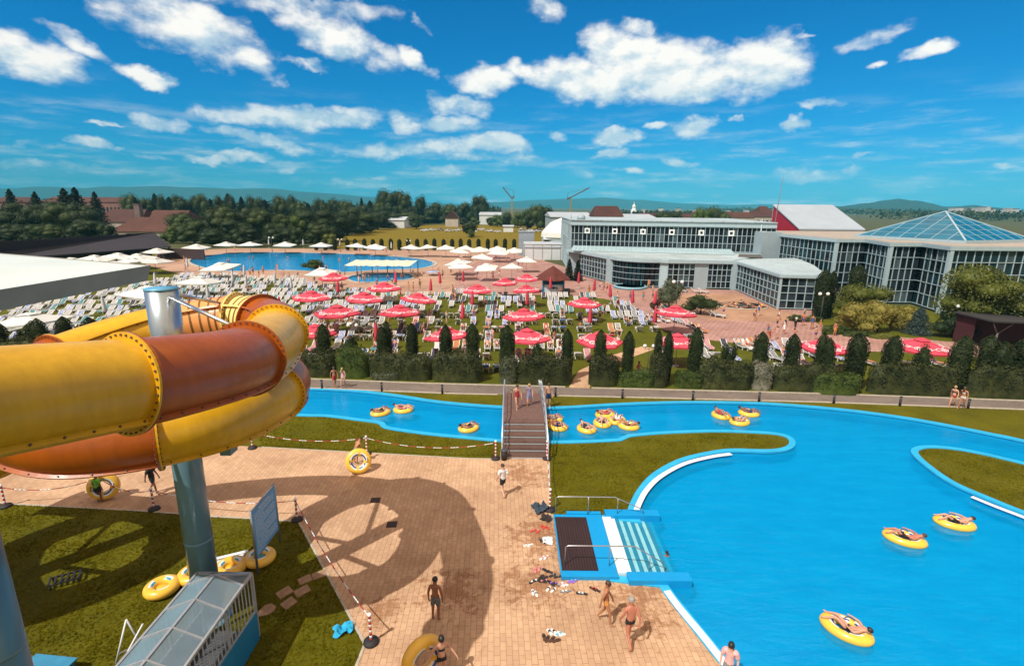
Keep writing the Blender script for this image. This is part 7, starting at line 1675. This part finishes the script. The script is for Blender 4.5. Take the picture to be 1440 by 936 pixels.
for i in range(N):
    t0, t1 = i/N, (i+1)/N; xa = c0.x+(c1.x-c0.x)*t0; xb = c0.x+(c1.x-c0.x)*t1; zm = z0-.18
    for k in range(4):
        f0, f1 = k/4, (k+1)/4; za = z0-.5*f0*(1-f0); zb = z0-.5*f1*(1-f1); b.add([(xa+(xb-xa)*f0, yy0, za), (xa+(xb-xa)*f1, yy0, zb), (xa+(xb-xa)*f1, yy1, zb+.3), (xa+(xb-xa)*f0, yy1, za+.3)], [(0, 1, 2, 3)])
b.build('fabric_roof', [mat('cream awning cloth', (.72, .70, .54), .8, .08, .8, trans=.15)], o, world=True)
for i in range(5):
    xa = c0.x+(c1.x-c0.x)*i/4
    for y in (yy0+.2, yy1-.2):
        b = MB(); b.tube([(xa, y, 0), (xa, y, z0)], .09, 8); b.build('post', [mat('blue grey post', (.10, .15, .20), .5, .1, 4)], o, world=True)
def lamp():
    o = thing('street_lamp', 'x', 'street lamp', (0, 0, 0)); b = MB(); b.tube([(0, 0, 0), (0, 0, .6), (0, 0, 4.1)], [.10, .06, .05], 8); b.lathe([(.18, 0), (.16, .2), (.08, .35)], 12); b.build('pole', [mat('dark lamp paint', (.03, .035, .03), .5, .1, 4)], o)
    b = MB(); b.tube([(-.62, 0, 4.2), (-.45, 0, 3.95), (0, 0, 4.05), (.45, 0, 3.95), (.62, 0, 4.2)], .035, 6); b.build('arm', [MATS['dark lamp paint']], o)
    for s in (-1, 1): b = MB(); b.ball((s*.62, 0, 4.45), .27, 10); b.build('globe', [mat('white lamp globe', (.82, .82, .80), .3, .03, 3)], o)
    return o
lp = None
for (x, y, yt, lab) in ((1153, 452, 411, 'beside the tall cypress at the low glass wing'), (1344, 475, 428, 'in the dark shrubs before the glass corner'), (950, 437, 394, 'beside the round grey green tree'), (383, 354, 333, 'behind the large pool, nearest the shed'), (479, 354, 335.5, 'behind the large pool, in the middle'), (575, 355, 337.5, 'behind the large pool, nearest the meadow'), (498, 497, 455, 'among loungers behind the fresh green shrub'), (910, 528, 484, 'by the cross path behind the low green shrub'), (1385, 540, 505, 'standing in the hedge gap near the two women')):
    p = G(x, y); h = AT(x, yt, p.y).z
    if lp is None: lp = o = lamp()
    else: o = dup(lp)
    k = h/4.7; o.location = (p.x, p.y, 0); o.scale = (k, k, k); tag(o, 'double globe lamp '+lab, None, 'double globe lamps')
# blue table near the wading pool
p = G(609, 387); o = thing('garden_table', 'round light blue table with a thin pole on the pool terrace', 'table', (p.x, p.y, 0)); b = MB(); b.lathe([(1.4, .70), (1.4, .76), (.01, .77)], 20); b.build('top', [mat('light blue table top', (.35, .45, .70), .5, .1, 3)], o); b = MB(); b.tube([(0, 0, 0), (0, 0, 3.0)], .05, 6); b.build('pole', [POLE], o)

# ------------------------------------------------------------------ sheds, houses and things beyond
def gable(name, label, cat, x0, x1, y0, y1, ze, zr, mw, mr, hip=0, ridge='x', win=0, group=None, eave=.5):
    o = thing(name, label, cat, ((x0+x1)/2, (y0+y1)/2, 0), 0, group); b = MB(); b.prism([(x0, y0), (x1, y0), (x1, y1), (x0, y1)], 0, ze); b.build('wall', [mw], o, world=True); e = eave; b = MB(); ym = (y0+y1)/2; xm = (x0+x1)/2
    if ridge == 'x': v = [(x0-e, y0-e, ze-.1), (x1+e, y0-e, ze-.1), (x1+e, y1+e, ze-.1), (x0-e, y1+e, ze-.1), (x0-e+hip, ym, zr), (x1+e-hip, ym, zr)]; f = [(0, 1, 5, 4), (2, 3, 4, 5), (1, 2, 5), (3, 0, 4), (3, 2, 1, 0)]
    else: v = [(x0-e, y0-e, ze-.1), (x1+e, y0-e, ze-.1), (x1+e, y1+e, ze-.1), (x0-e, y1+e, ze-.1), (xm, y0-e+hip, zr), (xm, y1+e-hip, zr)]; f = [(0, 1, 4), (1, 2, 5, 4), (2, 3, 5), (3, 0, 4, 5), (3, 2, 1, 0)]
    b.add(v, f); b.build('roof', [mr], o, world=True)
    for i in range(win):
        x = x0+(x1-x0)*(i+.5)/win; w = MB(); w.box((x, y0-.03, ze*.55), (min(1.6, (x1-x0)/win*.5), .1, ze*.36)); w.build('window', [GL], o, world=True)
    return o
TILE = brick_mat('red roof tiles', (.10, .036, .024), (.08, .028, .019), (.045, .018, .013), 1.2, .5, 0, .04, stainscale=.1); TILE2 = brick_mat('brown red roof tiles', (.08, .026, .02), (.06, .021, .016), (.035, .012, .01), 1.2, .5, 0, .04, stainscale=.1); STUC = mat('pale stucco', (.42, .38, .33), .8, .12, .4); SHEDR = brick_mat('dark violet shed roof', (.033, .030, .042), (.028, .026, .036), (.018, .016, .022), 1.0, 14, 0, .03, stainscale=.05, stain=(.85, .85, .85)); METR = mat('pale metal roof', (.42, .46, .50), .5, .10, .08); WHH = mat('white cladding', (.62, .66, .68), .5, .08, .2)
e0, e1 = G(-180, 379, 3.2), G(241, 347.5, 3.2); g0, g1 = G(-160, 350, 6.4), G(217, 328, 6.4)
o = thing('long_shed', 'long dark violet roofed shed with an open front beside the white parasols', 'shed', (e1.x-20, e1.y, 0)); b = MB()
b.add([e0, e1, g1, g0, e0+Vector((0, 0, .18)), e1+Vector((0, 0, .18)), g1+Vector((0, 0, .18)), g0+Vector((0, 0, .18))], [(0, 3, 2, 1), (4, 5, 6, 7), (0, 1, 5, 4), (1, 2, 6, 5), (2, 3, 7, 6), (3, 0, 4, 7)]); b.build('roof', [SHEDR], o, world=True)
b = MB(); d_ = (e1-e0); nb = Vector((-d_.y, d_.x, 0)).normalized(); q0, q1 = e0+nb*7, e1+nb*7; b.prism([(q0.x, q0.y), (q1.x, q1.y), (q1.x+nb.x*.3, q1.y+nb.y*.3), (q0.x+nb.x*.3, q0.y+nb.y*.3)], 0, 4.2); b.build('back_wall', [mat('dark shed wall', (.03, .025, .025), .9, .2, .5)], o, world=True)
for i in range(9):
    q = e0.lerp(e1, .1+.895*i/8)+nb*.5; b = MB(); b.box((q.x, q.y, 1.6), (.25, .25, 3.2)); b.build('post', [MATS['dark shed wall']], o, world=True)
b = MB(); b.prism([(g1.x, g1.y-.3), (g1.x+14, g1.y-3), (g1.x+14, g1.y-2.6), (g1.x, g1.y+.1)], 0, 2.6); tag(b.build('boundary_wall', [mat('dark brown wall', (.05, .03, .03), .9, .2, 1)], None, loc=(g1.x+7, g1.y-1.5, 0), world=True), 'dark boundary wall between the shed end and the wood', 'wall')
X = lambda x, Y: AT(x, 300, Y).x
gable('house', 'house with a broad red hipped roof right behind the dark shed', 'house', X(150, 205), X(238, 205), 205, 222, 3.4, 8.6, STUC, TILE, 6, win=5)
gable('house', 'house with red roof and thick chimney above the hipped one', 'house', X(132, 262), X(196, 262), 262, 280, 5, 11, STUC, TILE2, 3)
gable('house', 'long red roofed house above the shed, next to the chimney', 'house', X(198, 268), X(258, 268), 268, 284, 6, 10.6, STUC, TILE, 2)
p = AT(193, 284, 258); b = MB(); b.box((0, 0, 6.6), (2.6, 2.6, 13.2)); b.box((0, 0, 13.4), (3.0, 3.0, .4)); tag(b.build('chimney_stack', [mat('grey brown plaster', (.16, .12, .11), .9, .2, .5)], None, loc=(p.x, 258, 0)), 'thick grey chimney stack between two red roofs', 'chimney')
gable('apartment_block', 'long reddish apartment block with rows of small windows behind dark conifers', 'building', X(60, 430), X(176, 430), 430, 448, 14.6, 18.4, mat('red brown wall', (.20, .10, .08), .8, .15, .2), TILE, 4, win=22); gable('apartment_block', 'reddish apartment block at the far end of the sheds', 'building', X(-10, 440), X(42, 440), 440, 458, 14, 18, MATS['red brown wall'], TILE2, 4, win=9)
gable('house', 'small house with a pale gable at the wood before the meadow', 'house', X(626, 370), X(644, 370), 370, 380, 6, 11, STUC, TILE, 0, 'y')
gable('hangar', 'long white hangar beyond the meadow', 'hangar', X(674, 420), X(704, 420), 420, 450, 7.5, 9.5, WHH, METR, 0); gable('hangar', 'light grey hangar roof among trees by the wood', 'hangar', X(546, 340), X(568, 340), 340, 360, 5, 7, WHH, METR, 0)
gable('van_like_kiosk', 'small white cabin at the far meadow edge', 'cabin', X(708, 300), X(722, 300), 300, 305, 3.2, 3.8, WHH, METR, 0)
a, c = G(737, 365), G(784, 361); o = gable('service_building', 'low white service building behind the cafe parasols', 'building', a.x, c.x+.6, a.y, a.y+9, 4.3, 4.5, WHH, METR, 0, eave=.15)
for i in range(5): x = a.x+(c.x-a.x)*i/4; b = MB(); b.box((x, a.y-.05, 2), (.12, .1, 4)); b.build('panel_joint', [mat('grey joint', (.3, .32, .34), .6, .1, 3)], o, world=True)
b = MB(); b.box(((a.x+c.x)/2, a.y-.05, 3.3), (c.x-a.x, .14, .35)); b.build('grey_band', [mat('grey band', (.3, .33, .36), .5, .1, 3)], o, world=True)
p = AT(740, 345, a.y+14); b = MB(); b.box((0, 0, 3.4), (4.5, 4, 6.8)); b.box((0, 0, 6.9), (4.8, 4.3, .2)); tag(b.build('plant_room', [mat('grey cladding', (.26, .31, .36), .6, .1, 1)], None, loc=(p.x, p.y, 0)), 'grey box building rising behind the white service building', 'building')
o = thing('white_tent', 'white dome tent with grey sides left of the glass hall', 'tent', (X(790, 190), 190, 0)); b = MB(); b.lathe([(7.2, 3.6), (7, 5.2), (4, 8.6), (.1, 10.3)], 8, smooth=False); b.build('tent_roof', [WHC], o); b = MB(); b.lathe([(6.9, 0), (6.9, 3.6)], 8, smooth=False); b.build('side_wall', [PAN], o)
gable('lean_to', 'small dark open barn at the meadow corner beside the tent', 'barn', X(767, 185), X(785, 185), 185, 191, 3.0, 3.9, mat('dark barn wall', (.05, .045, .04), .9, .2, 1), METR, 0)
gable('brown_roof_house', 'house with a steep red brown roof and dormers behind the hall', 'house', X(836, 215), X(876, 215), 215, 228, 10.5, 14.6, STUC, TILE2, 1.5, win=4)
gable('industrial_hall', 'wide grey industrial hall roof behind the tent', 'hall', X(776, 250), X(835, 250), 250, 300, 9.5, 11.5, PAN, METR, 0); gable('industrial_hall', 'wide pale industrial hall roof behind the steep brown roof', 'hall', X(878, 262), X(925, 262), 262, 300, 9.0, 10.8, PAN, METR, 0)
for i, (x0, x1, D, z, zr) in enumerate([(930, 985, 340, 8, 10.5), (1026, 1062, 330, 9, 12), (1058, 1096, 360, 9, 12.2), (1070, 1085, 400, 12, 16), (900, 935, 420, 7, 10), (975, 1012, 430, 8, 11)]): gable('terrace_house', 'red roofed house in the town behind the hall, %s from the steep brown roof' % nth(i+1), 'house', X(x0, D), X(x1, D), D, D+14, z, zr, STUC, TILE if i % 2 else TILE2, 2, win=6, group='red roofs behind the hall')
CRN = mat('dark crane steel', (.10, .09, .07), .6, .1, .5); CRY = mat('yellow crane steel', (.30, .20, .05), .6, .1, .5)
def crane(x, ybase, D, pts, lab):
    p = AT(x, ybase, D); o = thing('tower_crane', lab, 'crane', (p.x, D, 0)); top = AT(x, pts[0][1], D); b = MB(); b.bar((p.x-.0, D, 0), (p.x, D, top.z), 1.5, 1.5); b.build('mast', [CRY], o, world=True)
    q = [AT(a, y, D) for a, y in pts]; b = MB(); b.bar(q[0], q[1], 1.5, 1.5); b.build('jib', [CRN], o, world=True); b = MB(); b.bar(q[0], q[2], 1.8, 2.2); b.bar(q[2], q[3], .5); b.bar(q[3], q[1], .3); b.build('counter_jib', [CRN], o, world=True)
crane(720, 293, 700, [(720, 279), (707, 263.5), (723, 276), (722, 268)], 'tower crane with its jib raised towards the wood'); crane(802, 293, 700, [(802, 278), (829, 264), (797.5, 280), (799, 271)], 'tower crane with its jib raised towards the glass hall')
o = thing('domed_tower', 'small white domed tower far behind the hall', 'tower', (X(891, 900), 900, 0)); o.scale = (.55, .55, .72); b = MB(); b.lathe([(9, 0), (9, 14), (6, 15), (6, 19)], 10); b.build('tower', [WHH], o); b = MB(); b.lathe([(6, 19), (5.6, 23), (3, 26), (.6, 28), (.3, 33)], 12); b.build('dome', [mat('white dome', (.7, .72, .72), .5, .05, .2)], o)
rt2 = random.Random(12)
for i in range(26):
    x = 1338+i*5.2 if i < 18 else 905+(i-18)*24; D = rt2.uniform(1300, 1700); h = rt2.uniform(12, 24) if i < 18 else rt2.uniform(8, 14); w = rt2.uniform(6, 14)
    o = thing('apartment_block', 'pale far apartment block in the town %s, %s in order' % ('beyond the pyramid' if i < 18 else 'beyond the hall roof', nth(i+1 if i < 18 else i-17)), 'building', (X(x, D), D, 0), 0, 'far apartment blocks'); b = MB(); b.box((0, 0, h/2), (w, 12, h)); b.build('wall', [mat('pale far wall', (.50, .47, .43), .8, .12, .05, rnd=.2)], o); b = MB(); b.box((0, 0, h+.5), (w+1, 13, 1)); b.build('roof', [TILE if i % 3 else METR], o)
# parked cars and trailers at the far meadow edge
def car():
    o = thing('parked_car', 'x', 'car', (0, 0, 0)); b = MB(); pr = [(-2.1, .35), (-2.1, .85), (-1.2, .95), (-.7, 1.42), (.9, 1.42), (1.5, .98), (2.1, .85), (2.1, .35)]; n = len(pr)
    b.add([(x, -.85, z) for x, z in pr]+[(x, .85, z) for x, z in pr], [tuple(range(n)), tuple(range(2*n-1, n-1, -1))]+[(i, n+i, n+(i+1) % n, (i+1) % n) for i in range(n)]); b.build('body', [mat('car paint', (.5, .5, .52), .3, .05, 3, rnd=.5, coat=.5)], o)
    b = MB(); b.box((.1, 0, 1.18), (1.7, 1.73, .32)); b.build('windows', [GL], o)
    for x in (-1.3, 1.3):
        for y in (-.8, .8): b = MB(); b.tube([(x, y-.1, .32), (x, y+.1, .32)], .32, 12); b.build('wheel', [BLACK], o)
    return o
cr0 = None
for i in range(14):
    x = 596+i*11.5 if i < 10 else 735+(i-10)*11; D = 300+rt2.uniform(-8, 25)
    o = car() if cr0 is None else dup(cr0); cr0 = cr0 or o; o.location = (X(x, D), D, 0); o.rotation_euler = (0, 0, rt2.uniform(-.4, .4)); tag(o, 'light parked car at the far edge of the dry meadow, %s from the wood' % nth(i+1), None, 'cars parked beyond the meadow')

# ------------------------------------------------------------------ hills and air
def hills(name, prof, D, depth, m, seed):
    b = MB(); n = 90; pr = sorted(prof); rows = 9; vs = []
    for j in range(rows):
        t = j/(rows-1); k = math.sin(math.pi*t)**1.2
        for i in range(n+1):
            x = pr[0][0]+(pr[-1][0]-pr[0][0])*i/n
            for (a, ya), (c, yc) in zip(pr, pr[1:]):
                if a <= x <= c: yt = ya+(yc-ya)*(3*((x-a)/(c-a))**2-2*((x-a)/(c-a))**3); break
            p = AT(x, yt, D); Y = D+(t-.5)*depth; z = max(0, p.z)*k*(1+.10*noise.noise(Vector((i*.35+seed, j*1.1, seed)))*(1-abs(2*t-1) if t != .5 else .6))
            vs.append((p.x*Y/D, Y, z-(4 if j in (0, rows-1) else 0)))
    b.add(vs, [(j*(n+1)+i, j*(n+1)+i+1, (j+1)*(n+1)+i+1, (j+1)*(n+1)+i) for j in range(rows-1) for i in range(n)], 0, True); struct(b.build(name, m))
HILLM = grass_mat('wooded hills', (.012, .028, .016), (.022, .045, .022), (.05, .07, .035)); 
hills('hills', [(-420, 280), (-200, 266), (0, 265), (60, 262.5), (110, 264), (160, 262), (230, 262), (330, 265), (370, 264.5), (430, 269.5), (470, 272), (520, 277), (580, 284), (660, 288)], 7000, 2600, HILLM, 2)
hills('hills', [(640, 287), (700, 284), (760, 281), (800, 279.5), (850, 278), (900, 281), (960, 286), (1030, 288), (1100, 287), (1180, 290), (1300, 292)], 7600, 2200, HILLM, 5)
hills('hill', [(1120, 296), (1180, 290), (1215, 286), (1245, 282), (1263, 280), (1285, 281.5), (1310, 286), (1330, 290.5), (1350, 290), (1366, 288), (1390, 291), (1440, 296), (1500, 298)], 3200, 900, HILLM, 9)
ht = MB(); ht.box((0, 3600, 199), (21000, 13000, 402)); hz = ht.build('haze', [])
hm = bpy.data.materials.new('haze air'); hm.use_nodes = True; hn = hm.node_tree; hn.nodes.remove(hn.nodes['Principled BSDF'])
pv = node(hn, 'ShaderNodeVolumePrincipled'); pv.inputs['Color'].default_value = (.10, .66, 1.0, 1); pv.inputs['Density'].default_value = 1.1e-4; pv.inputs['Anisotropy'].default_value = -.35
hn.links.new(pv.outputs[0], hn.nodes['Material Output'].inputs['Volume']); hz.data.materials.append(hm); hz['kind'] = 'stuff'; hz['label'] = 'pale blue air over the far plain'
